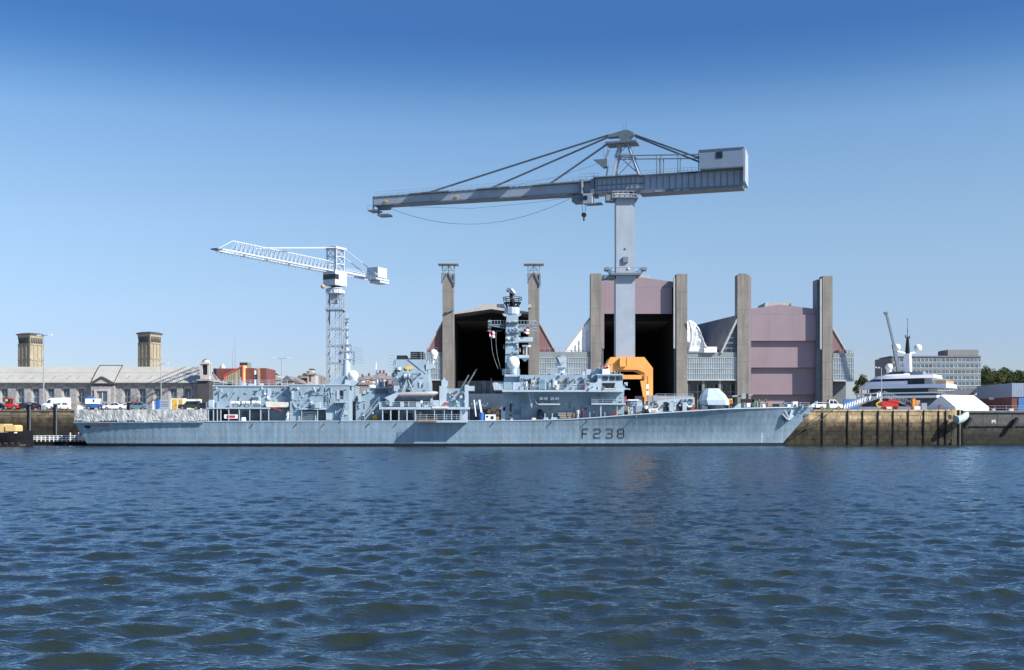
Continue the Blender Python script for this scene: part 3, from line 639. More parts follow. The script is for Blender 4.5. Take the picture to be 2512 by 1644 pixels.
# funnel
fu = MB(); Y0, Y1 = 203.0, 211.5
def rect(px0,px1,py,ya,yb): return [(X_(px0,ya),ya,Z_(py,ya)),(X_(px1,ya),ya,Z_(py,ya)),(X_(px1,ya),yb,Z_(py,ya)),(X_(px0,ya),yb,Z_(py,ya))]
fu.loft([rect(958,1054,1000,203.0,212),rect(961,1052,940,203.2,212),rect(966,1045,882,203.8,211.4)]); fun = fu.build('funnel', SHIPM, fr)
ex = blk('exhaust_stack', 973, 997, 872, 882.5, 205, 3, G['sooty'], fun)
ex2 = blk('exhaust_stack', 1007, 1039, 863, 882.5, 204.6, 4.5, G['sooty'], fun)
for i in range(3): blk('exhaust_band', 1006.3, 1039.7, 867.5+i*4.6, 868.7+i*4.6, 204.5, 4.7, G['craned'], ex2)
blk('exhaust_base', 972, 1041, 879, 883, 204.3, 6, G['sooty'], fun)
cw = MB(); c = P(1003.5,902.5,203.5); cw.ext([(c.x+.78*math.cos(t),c.y,c.z+.36*math.sin(t)) for t in [2*math.pi*k/16 for k in range(16)]],(0,-.15,0)); cr_ = cw.build('crest', G['gold'], fun)
MB().bar(P(1001,882,203.7),P(1044,918,203.4),.07).build('sloping_pipe', G['shipdark'], fun)
mb = MB(); c = P(999,924,203.0); mb.cyl(c+Vector((-.55,-.3,0)),c+Vector((.55,-.3,0)),.52,.52,14); sl_ = mb.build('searchlight', LT, fun, smooth=True); MB().cyl(c+Vector((.1,-.3,0)),c+Vector((.35,-.3,0)),.56,.56,14).build('band', G['shipdark'], sl_)
mb = MB(); mb.bar(P(998,930,202.6),P(985,966,201.6),.16).bar(P(1000,930,202.6),P(1013,962,201.6),.16).bar(P(990,952,202),P(1008,952,202),.08); mb.build('boat_davit', G['cgrey'], fun)
for nm,a,b_,t,u,m in (('locker',963,976,929,945,G['craned']),('locker',966,980,946,962,LT),('locker',980,988,950,962,G['craned']),('vertical_pipe',977,979,930,946,G['cgrey']),('vertical_pipe',983,985,930,946,G['cgrey']),('ladder_box',1010,1013,915,940,G['craned']),('lamp_bracket',967,982,908,912,G['navy']),('lamp_bracket',970,973,902,909,G['navy']),('lamp',978,983,901,908,G['white'])): blk(nm,a,b_,t,u,202.75,.35,m,fun)
for px,t in ((967,864),(971,850)): post(px, t, 905, 203.6, .09, LT, 'aerial_mast', fun)
mb = MB()
for i in range(6): mb.bar(P(953,872+i*7.5,203.6),P(966,873+i*7.5,203.6),.03)
mb.build('aerial_wire', G['shipdark'], fun)
for px in (1033,1040): post(px, 855, 882, 204.2, .07, LT, 'aerial_mast', fun)
pol('dome_bracket', [(1045,892),(1064,892),(1066,903),(1045,908)], 203.4, 1.6, LT, fun)
dm = MB(); c = P(1064,868,204.2); dm.ball(c, .74, 18, 10, 1.1, -55).cyl(c+Vector((0,0,-.95)),c+Vector((0,0,-.45)),.5,.62,14).cyl(c+Vector((-.1,0,-1.8)),c+Vector((0,0,-.9)),.14,.2,8); dm.build('radome', G['dome'], fun, smooth=True)
# boat deck amidships
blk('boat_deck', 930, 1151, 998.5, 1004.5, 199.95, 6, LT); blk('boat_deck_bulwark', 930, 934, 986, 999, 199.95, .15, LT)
blk('midship_bulkhead', 957, 1150, 1004, 1036, 203.2, 9); blk('midship_screen', 1025, 1060, 1006, 1034, 202.9, .4, G['shipdark']); blk('midship_screen', 1115, 1127, 1006, 1034, 202.9, .4, G['shipdark'])
for px in (938.5,958.5,978.5,998.5,1018.5): post(px, 1004, 1034, 200.05, .18)
for px in (1066,1090,1108,1131,1142): post(px, 1004, 1031, 200.1, .12)
for px in (941,961,981,1001,1036,1052,1070,1094,1112):  # dark boxes, also added to deepen the shade under the boat deck
    w = rg.uniform(8,15); blk('shade_stowage', px, px+w, 1006+rg.uniform(0,10), 1033, 203.2-rg.uniform(.3,.8), .8, rg.choice((G['shipdark'],G['sooty'],G['craned'],G['navy'])))
blk('ladder_bay', 1128, 1147, 1004, 1034, 200.6, .6, LT); blk('door', 1028, 1034, 1010, 1032, 202.8, .2, LT)
sp_ = blk('gangway_sponson', 1020, 1146, 1031, 1036.5, 198.0, 2.2, G['shiplight']); blk('sponson_edge', 1024, 1072, 1029.5, 1033.5, 197.7, .3, G['wood'], sp_)
railing(1022, 1145, 1031, 198.05, 1.0, parent=sp_)
railing(936, 1075, 998.5, 200.0, .95)
for a,b_,t,u,m in ((983,990,986,998,LT),(1008,1018,985,998,G['shipdark']),(1020,1032,987,998,LT),(1040,1050,986,998,LT),(1062,1076,982,999,LT),(946,966,978,992,LT),(1052,1060,990,998,G['craned'])): blk('deck_equipment',a,b_,t,u,200.8,.8,m)
pol('boat_davit_arm', [(943,976),(956,970),(974,962),(980,966),(966,982),(962,996),(955,996),(956,984)], 200.6, .6, LT)
blk('refuelling_post', 1078, 1095, 947, 1000, 201.6, 1.2, LT); blk('refuelling_house', 1095, 1146, 953, 1000, 202.2, 6, SHIPM); blk('refuelling_cap', 1083, 1097, 934, 947, 202.4, 1.4, LT); pol('refuelling_peak', [(1084,934),(1090,926),(1093,934)], 202.6, .8, LT)
blk('signal_platform', 1138, 1163, 947, 959, 201.8, 2, LT); blk('refuelling_mast', 1140, 1149, 944, 1000, 201.7, 1.0, LT)
for i in range(26):
    a, t = random.uniform(1098,1140), random.uniform(957,994); w, h = random.uniform(2.5,8), random.uniform(2,7)
    blk('hose_fitting', a, a+w, t, min(t+h,998), 201.6+random.random()*.4, .5, random.choice((LT,LT,G['cgrey'],G['shipdark'],SHIPM)))
blk('red_valve', 1090, 1096, 987, 993, 201.2, .4, G['red']); blk('red_valve', 1115, 1118, 961, 966, 201.5, .3, G['red']); blk('green_valve', 1112, 1117, 981, 988, 201.4, .3, G['green'])
blk('white_awning', 1060, 1100, 997, 1002, 199.85, .3, G['cover'])
# ---- forward superstructure
blk('bridge_block_lower_side', 1233, 1531, 958, 1040, 203.4, 9.5)
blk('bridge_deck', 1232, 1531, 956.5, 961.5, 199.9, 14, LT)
blk('signal_deck_side', 1275, 1440, 920, 957, 202.6, 11)
blk('mast_house', 1236, 1276, 925, 957, 203.4, 9.5)
blk('mast_house_wing', 1211, 1236, 938, 957, 203.6, 8, SHIPM); pol('wing_slope', [(1208,940),(1220,938),(1236,957),(1212,957)], 202.8, 1, LT)
railing(1233, 1437, 956.5, 200.0, 1.0)
do = blk('doorway', 1287, 1301, 931, 957, 202.5, .12, G['black']); blk('door_leaf', 1303, 1316, 932, 956, 202.35, .15, LT, do)
for a,b_,t,u,m in ((1258,1276,938,956,LT),(1322,1337,932,955,G['carteal']),(1337,1340,930,956,LT),(1356,1362,928,950,LT),(1362,1371,943,956,G['cover']),(1373,1378,932,936,G['yellow']),(1391,1396,925,940,G['craned']),(1398,1401,932,935,G['yellow']),(1405,1408,930,933,G['navy']),(1384,1389,943,951,G['navy']),(1432,1440,928,940,G['carteal']),(1427,1434,940,953,G['red']),(1308,1312,936,940,G['gold']),(1346,1352,938,955,SHIPM)): blk('deck_fitting',a,b_,t,u,201.9,.6,m)
blk('searchlight_sponson', 1306, 1322, 946, 948, 201.5, 1, LT)
# bridge
pol('bridge_wing', [(1435,939),(1462,939),(1463,936),(1512,936),(1527,936),(1529,957),(1435,957)], 200.1, 2.2, LT)
op = pol('wing_opening', [(1478,939.5),(1509.5,939.5),(1506,953),(1481,953)], 200.0, .3, G['black'])
pol('opening_sill', [(1477,953),(1509,953),(1509,955),(1477,955)], 199.95, .3, G['white'], op)
br = pol('bridge_house', [(1466,957),(1466,919),(1527,919),(1528,957)], 201.6, 12.6, LT)
blk('bridge_roof', 1463, 1529, 917.5, 920.5, 201.2, 13.4, LT, br)
for a,b_ in ((1478,1491.5),(1495.5,1508.5),(1511.5,1520.5),(1523,1526.5)): w_ = blk('bridge_window', a, b_, 923.5, 933.5, 201.5, .15, G['win'], br)
for k in range(6): MB().box(X_(1527,201.6)+.0,X_(1527,201.6)+.15,202.2+k*2,203.8+k*2,Z_(933.5,201.6),Z_(923.5,201.6)).build('bridge_window', G['win'], br)
pol('bridge_after_tower', [(1440,957),(1448,935),(1455,910),(1468,900),(1484,898),(1492,918),(1492,957)], 203.2, 6, SHIPM)
blk('bulkhead_door', 1445, 1456, 929, 940, 202.3, 1.1, G['shipdark']); blk('round_port', 1463, 1471, 925, 934, 203.1, .2, G['carteal'])
blk('roof_locker', 1438, 1450, 906, 920, 203.5, 2, LT); blk('roof_locker', 1428, 1436, 912, 920, 203.5, 2, LT)
pol('signal_lamp_platform', [(1478,922),(1478,906),(1490,905),(1495,900),(1496,917)], 202.2, 2, G['white'])
for a,b_,t,u,m in ((1473,1477,896,902,G['shipdark']),(1480,1484,897,904,G['red']),(1486,1493,900,907,G['navy']),(1491,1494,896,901,G['white'])): blk('bridge_fitting',a,b_,t,u,202.4,.5,m)
MB().bar(P(1486,897,202.5),P(1508,894,202.5),.09).bar(P(1492,906,202.5),P(1497,906,202.5),.07).build('aerial_boom', G['shipdark'], fr)
for px in (1507,1510,1515,1521): post(px, 906+random.random()*6, 918, 203+random.random(), .09, LT, 'aerial')
for a, b_ in ((1498,1502),(1512,1516)): blk('roof_fitting', a, b_, 913, 918, 203, .5, G['shipdark'])
blk('forward_bulwark', 1526, 1534, 944, 957, 201, 1, SHIPM); pol('lamp_arm', [(1529,951),(1546,954),(1546,956),(1529,955)], 200.6, .2, LT); pol('horn', [(1532,938),(1540,938),(1539,948),(1536,944),(1532,942)], 200.8, .5, LT)
# rafts and side platforms on the shaded wall
sh = blk('raft_shelf', 1320.5, 1374, 990, 993.5, 200.6, 2.8, LT)
raft(1324, 1343.5, 973.5, 981.5, 200.8, sh); raft(1351, 1371, 973.5, 981.5, 200.8, sh)
blk('side_platform', 1451, 1536, 989, 992.8, 200.6, 2.9, LT); railing(1452, 1533, 989, 200.7, 1.0)
for a,b_,t,u,m in ((1455,1467,980,989,G['steel']),(1467,1474,982,989,G['craned']),(1484,1494,979,989,G['craned']),(1496,1504,981,989,G['craned']),(1518,1526,984,989,G['shipdark'])): blk('platform_equipment',a,b_,t,u,201.2,.7,m)
post(1474, 992, 1023, 200.8, .2); post(1514, 992, 1018, 200.8, .12)
pol('wall_ladder', [(1296,962),(1299,962),(1306,1000),(1303,1000)], 201.2, .2, LT); MB().bar(P(1299,962,201.3),P(1318,992,201.0),.12).bar(P(1296,980,201.2),P(1308,980,201.2),.08).bar(P(1309,962,201.3),P(1305,998,201.2),.08).build('ladder_brace', LT, fr)
MB().bar(P(1264,1020,202.9),P(1283,981,202.9),.06).bar(P(1283,981,202.9),P(1283,961,202.9),.06).bar(P(1281,981,202.9),P(1303,981,202.9),.08).build('pipe_run', SHIPM, fr)
d2 = blk('doorway', 1251, 1255, 989, 1021, 203.2, .3, G['black']); blk('door_frame', 1249, 1257, 986, 989, 203.1, .3, LT, d2)
for a,b_,t,u,m in ((1257,1271,970,975,G['ship']),(1266,1273,1005,1017,G['shipdark']),(1279,1281,981,1031,G['ship']),(1229,1239,1000,1031,LT),(1234,1239,999,1008,G['red']),(1252,1259,1024,1032,G['cover'])): blk('wall_fitting',a,b_,t,u,202.9,.5,m)
# fire-control director and roof rails
railing(1340, 1425, 920, 203.2, 1.1)
fd = MB(); c = P(1377,889,206); fd.cyl(c+Vector((0,0,-2.2)),c+Vector((0,0,-.9)),.75,.6,12).box(c.x-.9,c.x+.9,c.y-1.0,c.y+1.0,c.z-1.0,c.z+.2); fdo = fd.build('fire_control_director', LT, fr)
MB().cyl(c+Vector((-.4,-.3,.0)),c+Vector((.9,-.3,.65)),1.05,.75,16).build('dish', G['cgrey'], fdo, smooth=True); MB().cyl(c+Vector((-.9,-.3,.5)),c+Vector((-.1,-.3,.95)),.5,.4,12).build('tracker', G['shipdark'], fdo, smooth=True)
MB().box(c.x-2.4,c.x+1.0,c.y-1.4,c.y+1.4,c.z-2.4,c.z-2.15).build('director_platform', LT, fdo)
for a,b_,t in ((1380,1390,914),(1350,1362,905),(1232,1238,905)): blk('roof_equipment', a, b_, t, 920, 204, 1.2, G['cgrey'] if a < 1380 else LT)
for px in (1396,1404,1411): post(px, 898, 920, 204.5, .08, LT, 'aerial')
# foremast
fm = MB(); YM = 207.0
def sq(px0,px1,py,d): a, b_ = X_(px0,YM-d), X_(px1,YM-d); return [(a,YM-d,Z_(py,YM)),(b_,YM-d,Z_(py,YM)),(b_,YM+d,Z_(py,YM)),(a,YM+d,Z_(py,YM))]
fm.loft([sq(1238.5,1275,940,2.2),sq(1240,1272.5,860,1.8),sq(1241,1272,800,1.5),sq(1243,1271,775,1.3)]); fmo = fm.build('foremast', SHIPM, fr)
hd = MB(); c = P(1256,768,YM); hd.lathe((c.x,YM,c.z),[(1.1,-.55),(1.38,-.2),(1.42,.9),(1.3,.98)],12); hd.build('mast_head', LT, fmo)
for s in (-1,1): pol('mast_wing', [(1256+s*10,772),(1256+s*23,769),(1256+s*22,773),(1256+s*12,779)], YM-1.2, .8, LT, fmo)
lat = MB(); zb, zt = Z_(754,YM), Z_(730,YM); cx = X_(1257,YM)
for z, r in ((zt,1.75),(zb+.85,1.55),(zb+.1,1.2),((zt+zb)/2+.5,1.7)):
    n = 8; pts = [(cx+r*math.cos(2*math.pi*k/n),YM+r*math.sin(2*math.pi*k/n),z) for k in range(n+1)]; lat.tube(pts,.06,5)
for k in range(8): t = 2*math.pi*k/8; lat.bar((cx+1.75*math.cos(t),YM+1.75*math.sin(t),zt),(cx+1.55*math.cos(t),YM+1.55*math.sin(t),zb+.85),.1).bar((cx+1.55*math.cos(t),YM+1.55*math.sin(t),zb+.85),(cx+1.0*math.cos(t+.4),YM+1.0*math.sin(t+.4),zb),.16)
lat.cyl((cx,YM,zb),(cx,YM,zt-.2),.6,.4,10).box(cx-1.4,cx+1.4,YM-1.4,YM+1.4,zb+.78,zb+.9); lato = lat.build('radar_platform', G['sooty'], fmo)
rd = MB(); c = P(1254,715,YM); rd.ext([c+Vector((-.9,-.9,.35)),c+Vector((-.3,-.9,.62)),c+Vector((.75,-.9,-.55)),c+Vector((.45,-.9,-.75)),c+Vector((-.35,-.9,-.1)),c+Vector((-.95,-.9,.1))],(0,1.8,0)); rdo = rd.build('surveillance_radar', G['craned'], fmo)
MB().cyl(c+Vector((0,0,-1.2)),c+Vector((0,0,-.2)),.35,.3,10).build('radar_pedestal', G['sooty'], rdo)
MB().bar(c+Vector((.1,-.95,.4)),c+Vector((.75,-.95,-.45)),.1,.35).build('radar_face', G['white'], rdo)
for s,(xa,xb) in ((-1,(1241,1201)),(1,(1272,1313))):
    y_ = MB(); za, zb_ = Z_(797,YM), Z_(806,YM)
    for Y in (YM-.7,YM+.7):
        y_.bar((X_(xa,YM),Y,za),(X_(xb,YM),Y,za),.1).bar((X_(xa,YM),Y,zb_),(X_(xb,YM),Y,za-.15),.1)
        for k in range(6):
            t0, t1 = k/6, (k+1)/6; X0, X1 = X_(xa+(xb-xa)*t0,YM), X_(xa+(xb-xa)*t1,YM)
            y_.bar((X0,Y,za),(X1,Y,zb_+(za-.15-zb_)*t1),.06).bar((X1,Y,za),(X1,Y,zb_+(za-.15-zb_)*t1),.05).bar((X1,YM-.7,za),(X1,YM+.7,za),.05)
    y_.bar((X_(xb,YM),YM,Z_(815,YM)),(X_(xb,YM),YM,Z_(785,YM)),.22).bar((X_(xb,YM)-.6,YM,Z_(812,YM)),(X_(xb-s*30,YM),YM,Z_(812,YM)),.08); yo = y_.build('yardarm', G['cgrey'], fmo)
    for py in (789,797,804,811): MB().box(X_(xb,YM)-.3,X_(xb,YM)+.3,YM-.3,YM+.3,Z_(py,YM)-.16,Z_(py,YM)+.16).build('aerial_pot', G['cgrey'], yo)
    mb = MB(); 
    for k in range(5): x = X_(xa+(xb-xa)*(k+.8)/5.5,YM); mb.box(x-.03,x+.03,YM-.75,YM-.69,za,za+.75)
    mb.box(min(X_(xa,YM),X_(xb,YM)),max(X_(xa,YM),X_(xb,YM)),YM-.74,YM-.7,za+.7,za+.75); mb.build('yard_rail', LT, yo)
blk('mast_platform', 1271, 1307, 827, 838, YM-1.6, 3, LT, fmo); blk('lower_platform', 1271, 1298, 871, 878, YM-1.6, 3, LT, fmo); pol('platform_bracket', [(1280,878),(1297,878),(1289,886),(1284,884)], YM-1.2, 2, LT, fmo)
nr = blk('navigation_radar', 1281, 1302, 846.5, 851, YM-.8, .4, G['white'], fmo); blk('radar_stem', 1290, 1294, 851, 871, YM-.75, .3, LT, nr); blk('lower_lamp', 1283, 1287, 853, 869, YM-.6, .5, G['teak'], fmo)
blk('cross_platform', 1272, 1290, 805, 812, YM-1.2, 2.4, SHIPM, fmo)
ladder(P(1257,862,YM-1.75), P(1257,810,YM-1.55), .5, fmo, n=14)
blk('dome_platform', 1238, 1276, 918.5, 924, 202.8, 3, LT, fmo); c = P(1259,891,204); dm = MB(); dm.ball(c,1.16,20,11,1.08,-60); dm.build('communications_dome', G['dome'], fmo, smooth=True); MB().cyl(c+Vector((0,0,-2.1)),c+Vector((0,0,-.9)),.6,.72,14).build('dome_pedestal', LT, fmo, smooth=True)
railing(1239, 1275, 918.5, 202.9, .95, parent=fmo)
hl = MB()
for a, b_ in (((1205,825),(1222,905)),((1217,815),(1230,910))): hl.tube([P(a[0]+(b_[0]-a[0])*k/6 - 5*math.sin(math.pi*k/6), a[1]+(b_[1]-a[1])*k/6, 204.8) for k in range(7)],.022,4)
hl.build('signal_halyard', G['steel'], fmo)
# flags hoisted on the mast
def flag(a, b_, t, u, Y, lab, seed):
    n = 10; w, h = X_(b_,Y)-X_(a,Y), Z_(t,Y)-Z_(u,Y); f = thing('flag', lab, 'flag', P(a,u,Y))
    def pt(s, v): return Vector((X_(a,Y)+w*s, Y+.16*math.sin(s*7+seed), Z_(u,Y)+h*v-.22*h*s+.06*math.sin(s*9+v*2)))
    for v0,v1,s0,s1,m,nm in ((0,.42,0,1,G['white'],'stripe'),(.42,.58,0,1,G['red'],'stripe'),(.58,1,.5,1,G['white'],'stripe'),(.58,1,0,.42,G['red'],'canton'),(.58,1,.42,.5,G['red'],'stripe')):
        o = MB().sheet([[pt(s0+(s1-s0)*i/n,v) for i in range(n+1)] for v in (v0,v1)]).build(nm, m, f, smooth=True)
        o.modifiers.new('thickness','SOLIDIFY').thickness = .012
flag(1201,1214,811,827,205,'red and white signal flag on the left yardarm of the mast',0)
flag(1285,1299,806,818,205,'red and white naval ensign on the right yardarm of the mast',2)
# ---- waist between boat deck and bridge: stores and gear
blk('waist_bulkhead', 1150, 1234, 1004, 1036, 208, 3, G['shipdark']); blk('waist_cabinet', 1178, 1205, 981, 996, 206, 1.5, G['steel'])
def deckthing(name, lab, cat, loc, group=None): return thing(name, lab, cat, loc, group)
Yd = 202.6
tk = deckthing('timber_stack', 'stack of orange-brown timbers amidships behind the white posts', 'timber', P(1212,1032,Yd))
for i in range(7):
    for j in range(3): a = 1196+j*10+random.uniform(-1,1); MB().pb(a,a+9,1000+i*4.4,1004+i*4.4,Yd+.1*random.random(),1.6).build('timber', G['wood'] if (i+j)%3 else G['rust'], tk)
b1 = deckthing('gas_rack', 'white gas bottle rack on deck in front of the timber stack', 'rack', P(1203,1033,Yd-.9)); MB().pb(1190,1216,1017,1032,Yd-.9,.5).build('rack_body', G['white'], b1); MB().pb(1193,1198,1020,1024,Yd-.95,.1).build('dark_panel', G['black'], b1); MB().pb(1204,1211,1021,1028,Yd-.95,.1).build('dark_panel', G['black'], b1)
for px,dxp,lab in ((1163,5,'slender white fender post left of the blue drum'),(1176,7,'thick white fender post leaning beside the blue drum')):
    o = MB().bar(P(px+dxp,1022,Yd-.7),P(px,981,Yd-.7),.2 if px<1170 else .34).build('white_post', G['white']); tag(o, lab, 'post')
o = MB().cyl(P(1181,1033,Yd-.6),P(1181,1012,Yd-.6),.45,.45,14).build('drum', G['blue'], smooth=True); tag(o,'dark blue drum standing on deck amidships','drum')
o = MB().pb(1151,1163,1003,1033,Yd-.3,1).build('deck_locker', G['navy']); tag(o,'dark blue locker at the forward end of the boat deck','locker')
o = MB().pb(1305,1315,1025,1032,201.6,.6).build('crate', G['cover']); tag(o,'small cream crate on deck below the wall ladder','crate')
tp = MB(); c = P(1325,1032,202.4); tp.lathe(c,[(.62,0),(.66,.6),(.6,1.4),(.45,1.9),(.2,2.05)],12); tag(tp.build('covered_capstan', G['navy'], smooth=True),'tall dark blue covered winch on deck under the raft shelf','winch')
for a,b_,lab in ((1334,1345,'low pale grey bollard base near the covered winch'),(1352,1367,'low pale grey bollard base beside the plank stack')):
    o = thing('bollard', lab, 'bollard', P((a+b_)/2,1029,200.9)); MB().pb(a,b_,1024,1029.5,200.9,.6).build('base', LT, o); MB().pb(a+2,a+4,1014,1024,201,.3).build('post', LT, o)
pk = deckthing('plank_stack', 'stack of grey-brown planks on deck beside the man in white', 'planks', P(1391,1026,201.4))
for i in range(5):
    for j in range(2): MB().pb(1369+j*20+(4 if i>2 else 0),1391+j*19,1012.5+i*2.8,1014.9+i*2.8,201.4+.08*(i%2),1.3).build('plank', G['wood'] if (i+j)%2 else G['ribtube'], pk)
for px in (1447,1464,1484): post(px, 1011, 1026, 201.2, .12, LT, 'bollard_post')
o = MB().cyl(P(1503,1018,201.2),P(1513,1013,201.0),.25,.22,10).build('fire_hose', G['red'], smooth=True); tag(o,'red rolled hose at the foot of the bridge front','hose')
blk('life_ring_board', 1534, 1537, 972, 986, 201.4, .2, G['red'])
# ---- forecastle: rocket launcher block, breakwater, gun
pol('missile_block', [(1607,983),(1650,979),(1704,975),(1704,1003),(1690,1007),(1607,1014)], 203.5, 8, LT)
for a in (1628,1660.5): MB().pp([(a,1009),(a,991),(a+2.5,987),(a+10.5,987),(a+13,991),(a+13,1008)],203.4,.4).build('hatch_opening', G['black'], fr); blk('hatch_cover', a+14, a+24, 987, 1009, 203.1, .3, LT)
for a,b_,t,u,m in ((1614,1618,991,996,G['yellow']),(1699,1703,978,984,G['yellow']),(1609,1613,989,991,G['navy']),(1648,1652,985,988,G['navy']),(1691,1698,988,993,G['carteal']),(1690,1695,979,983,G['navy']),(1672,1677,979,985,G['cgrey']),(1681,1684,979,987,G['shipdark']),(1688,1704,995,999,G['white']),(1696,1704,999,1006,G['red']),(1686,1692,1000,1007,G['navy'])): blk('block_fitting',a,b_,t,u,203.2,.35,m)
railing(1609, 1700, 980, 204.2, 1.0)
bw = pol('breakwater', [(1548,982),(1560,980),(1566,979),(1575,983),(1575,1016),(1545,1016)], 203.8, 6, SHIPM); blk('breakwater_cap', 1541, 1566, 980, 983, 203.6, 6, G['white'], bw)
for a,b_,t,u,m in ((1562,1576,988,996,LT),(1560,1575,996,1012,G['cgrey']),(1545,1553,1000,1016,LT),(1570,1575,1009,1015,G['carteal']),(1577,1590,1000,1012,G['shipdark']),(1543,1546,1006,1016,G['cover']),(1588,1604,990,1010,G['cgrey']),(1590,1600,970,986,G['steel']),(1602,1614,970,984,G['steel']),(1584,1590,985,993,G['black']),(1564,1567,1011,1015,G['red'])): blk('forecastle_equipment',a,b_,t,u,203.4,1.0,m)
bn = pol('banner_board', [(1591,1003),(1612,1002),(1616,1011),(1593,1012)], 202.9, .1, G['white']); pol('banner_print', [(1597,1005),(1609,1004),(1612,1009),(1599,1010)], 202.85, .06, mat('faded_red_print',(.62,.36,.34),.8), bn)
gt = MB(); g0, g1 = 203.6, 207.6                      # faceted gun turret
def tr(py, a, b_, y0, y1, c): z = Z_(py,205); X0, X1 = X_(a,205), X_(b_,205); return [(X0+c,y0,z),(X1-c,y0,z),(X1,y0+c,z),(X1,y1-c,z),(X1-c,y1,z),(X0+c,y1,z),(X0,y1-c,z),(X0,y0+c,z)]
gt.loft([tr(994,1724,1786,203.2,208.8,.7),tr(982,1720,1785,203.3,208.7,.75),tr(968,1723,1778,203.9,208.1,.8),tr(953,1731,1764,204.9,207.1,.5)]); gto = gt.build('gun_turret', LT, fr)
MB().cyl(P(1755,1004,206),P(1755,993.5,206),1.9,1.9,18).build('gun_ring', G['cgrey'], gto, smooth=True)
MB().cyl(P(1780,974,206),P(1846,970,206),.20,.13,12).build('gun_barrel', G['cgrey'], gto, smooth=True); MB().cyl(P(1778,975,206),P(1796,974,206),.34,.26,12).build('barrel_sleeve', G['navy'], gto, smooth=True)
blk('gun_deck_box', 1723, 1736, 997, 1005, 203.9, 1.2, LT)
for px in (1712,1718,1726): post(px, 987, 1007, 204, .07, G['shipdark'])
# forecastle clutter as separate things
def dbox(a,b_,t,u,Y,d,m,name,lab,cat): return tag(MB().pb(a,b_,t,u,Y,d).build(name,m), lab, cat)
gen = thing('generator', 'yellow generator on deck beside the gun turret', 'generator', P(1790,1003,204.5)); MB().pb(1785,1797,978,992,204.5,1).build('cabinet', G['yellow'], gen); MB().pb(1787,1790,992,1003,204.6,.3).build('leg', G['craned'], gen); MB().pb(1793,1796,992,1003,204.6,.3).build('leg', G['craned'], gen)
wn = thing('deck_winch', 'dark green and black anchor windlass on the forecastle', 'winch', P(1834,1001,205.2))
for a,b_,t,u,m,nm in ((1819,1850,979,987,G['sooty'],'frame'),(1821,1825,986,1001,G['green'],'leg'),(1846,1851,978,1000,G['green'],'leg'),(1831,1836,966,979,G['sooty'],'motor'),(1819,1830,965,978,G['steel'],'control_box'),(1832,1841,989,999,G['white'],'drum'),(1824,1829,992,1000,G['steel'],'drum')): MB().pb(a,b_,t,u,205.2,.9).build(nm,m,wn)
pol('deck_ramp', [(1797,1003),(1812,990),(1818,990),(1818,1002)], 205, 1.5, LT)
for k,(a,b_,t,u,m,nm,lab,cat) in enumerate(((1857,1860,985,999,G['steel'],'fairlead_post','thin grey post right of the green windlass','post'),(1871,1878,992,1000,G['white'],'mooring_block','small white block with dark face at the deck edge, left one','block'),(1884,1892,987,997,G['wood'],'rope_crate','brown crate on the forecastle beside the dark coil','crate'),(1897,1912,991,998,G['black'],'rope_coil','dark heap of rope on the forecastle','rope'),(1922,1931,987,992,G['carteal'],'hatch_box','teal box on the forecastle left of the white cabinet','box'),(1932,1940,992,1000,G['white'],'mooring_block','small white block with dark face at the deck edge, right one','block'),(1945,1957,985,997,G['white'],'cabinet','white louvred cabinet near the bow','cabinet'),(1962,1972,994,997,G['wood'],'board','short plank lying near the bow','plank'),(1985,1990,993,997,G['clotho'],'buoy','small orange buoy just behind the bow','buoy'))):
    o = dbox(a,b_,t,u,205.6+.1*k,.7,m,nm,lab,cat)
railing(1790, 1985, 1001, 206.3, 1.0)
# ship's boat on the midships davit
bt = thing('inflatable_boat', 'grey rigid inflatable boat slung on the midships davit', 'boat', P(1020,985,200.6))
def ribring(px, py, r, yo): c = P(px,py,200.9+yo); return [c+Vector((0,math.cos(t)*r,math.sin(t)*r)) for t in [2*math.pi*k/12 for k in range(12)]]
for yo in (0,1.7): MB().loft([ribring(968,968.5,.36,yo+.1),ribring(990,968,.42,yo),ribring(1045,966.5,.43,yo),ribring(1065,965,.40,yo+(.5 if yo==0 else -.5)),ribring(1074.5,964.5,.2,.85)]).build('tube', G['ribtube'], bt, smooth=True)
hb = []
for px, k, w in ((970,981,.8),(1000,984,.9),(1040,983,.8),(1060,977,.5),(1071,970,.08)):
    c = P(px,k,201.75); zt_ = Z_(970,201.75); hb.append([(c.x,c.y-w,zt_),(c.x,c.y-w*.9,(zt_+c.z)/2),(c.x,c.y,c.z),(c.x,c.y+w*.9,(zt_+c.z)/2),(c.x,c.y+w,zt_)])
MB().loft(hb).build('hull', G['craned'], bt, smooth=True); MB().pb(995,1006,956,966,201.4,.8).build('console', G['navy'], bt); MB().pb(966,972,960,974,201.5,.6).build('outboard', G['black'], bt)
cf = thing('chain_winch', 'small yellow cable reel on deck beneath the midships stair', 'reel', P(920,1033,203.8)); MB().cyl(P(914,1026,203.8),P(927,1026,203.8),.5,.5,12).build('drum', G['yellow'], cf, smooth=True); MB().pb(918,922,1018,1033,203.5,.2).build('stand', G['gold'], cf)
for (a,b_,t,u,m,lab) in ((590,604,1024,1033,G['white'],'white coil under the hangar gallery'),(700,706,1024,1033,G['white'],'white bucket beside the man in white overalls')):
    o = MB().cyl(P((a+b_)/2,u,200.9),P((a+b_)/2,t,200.9),(X_(b_,200.9)-X_(a,200.9))/2,(X_(b_,200.9)-X_(a,200.9))/2*.8,12).build('coil' if a<600 else 'bucket', m, smooth=True); tag(o, lab, 'coil' if a<600 else 'bucket')
o = MB().bar(P(668,1000,200.2),P(692,1008,200.2),.1,.18).build('red_hose', G['red']); tag(o,'red hose hanging from the canvas boat cover','hose')
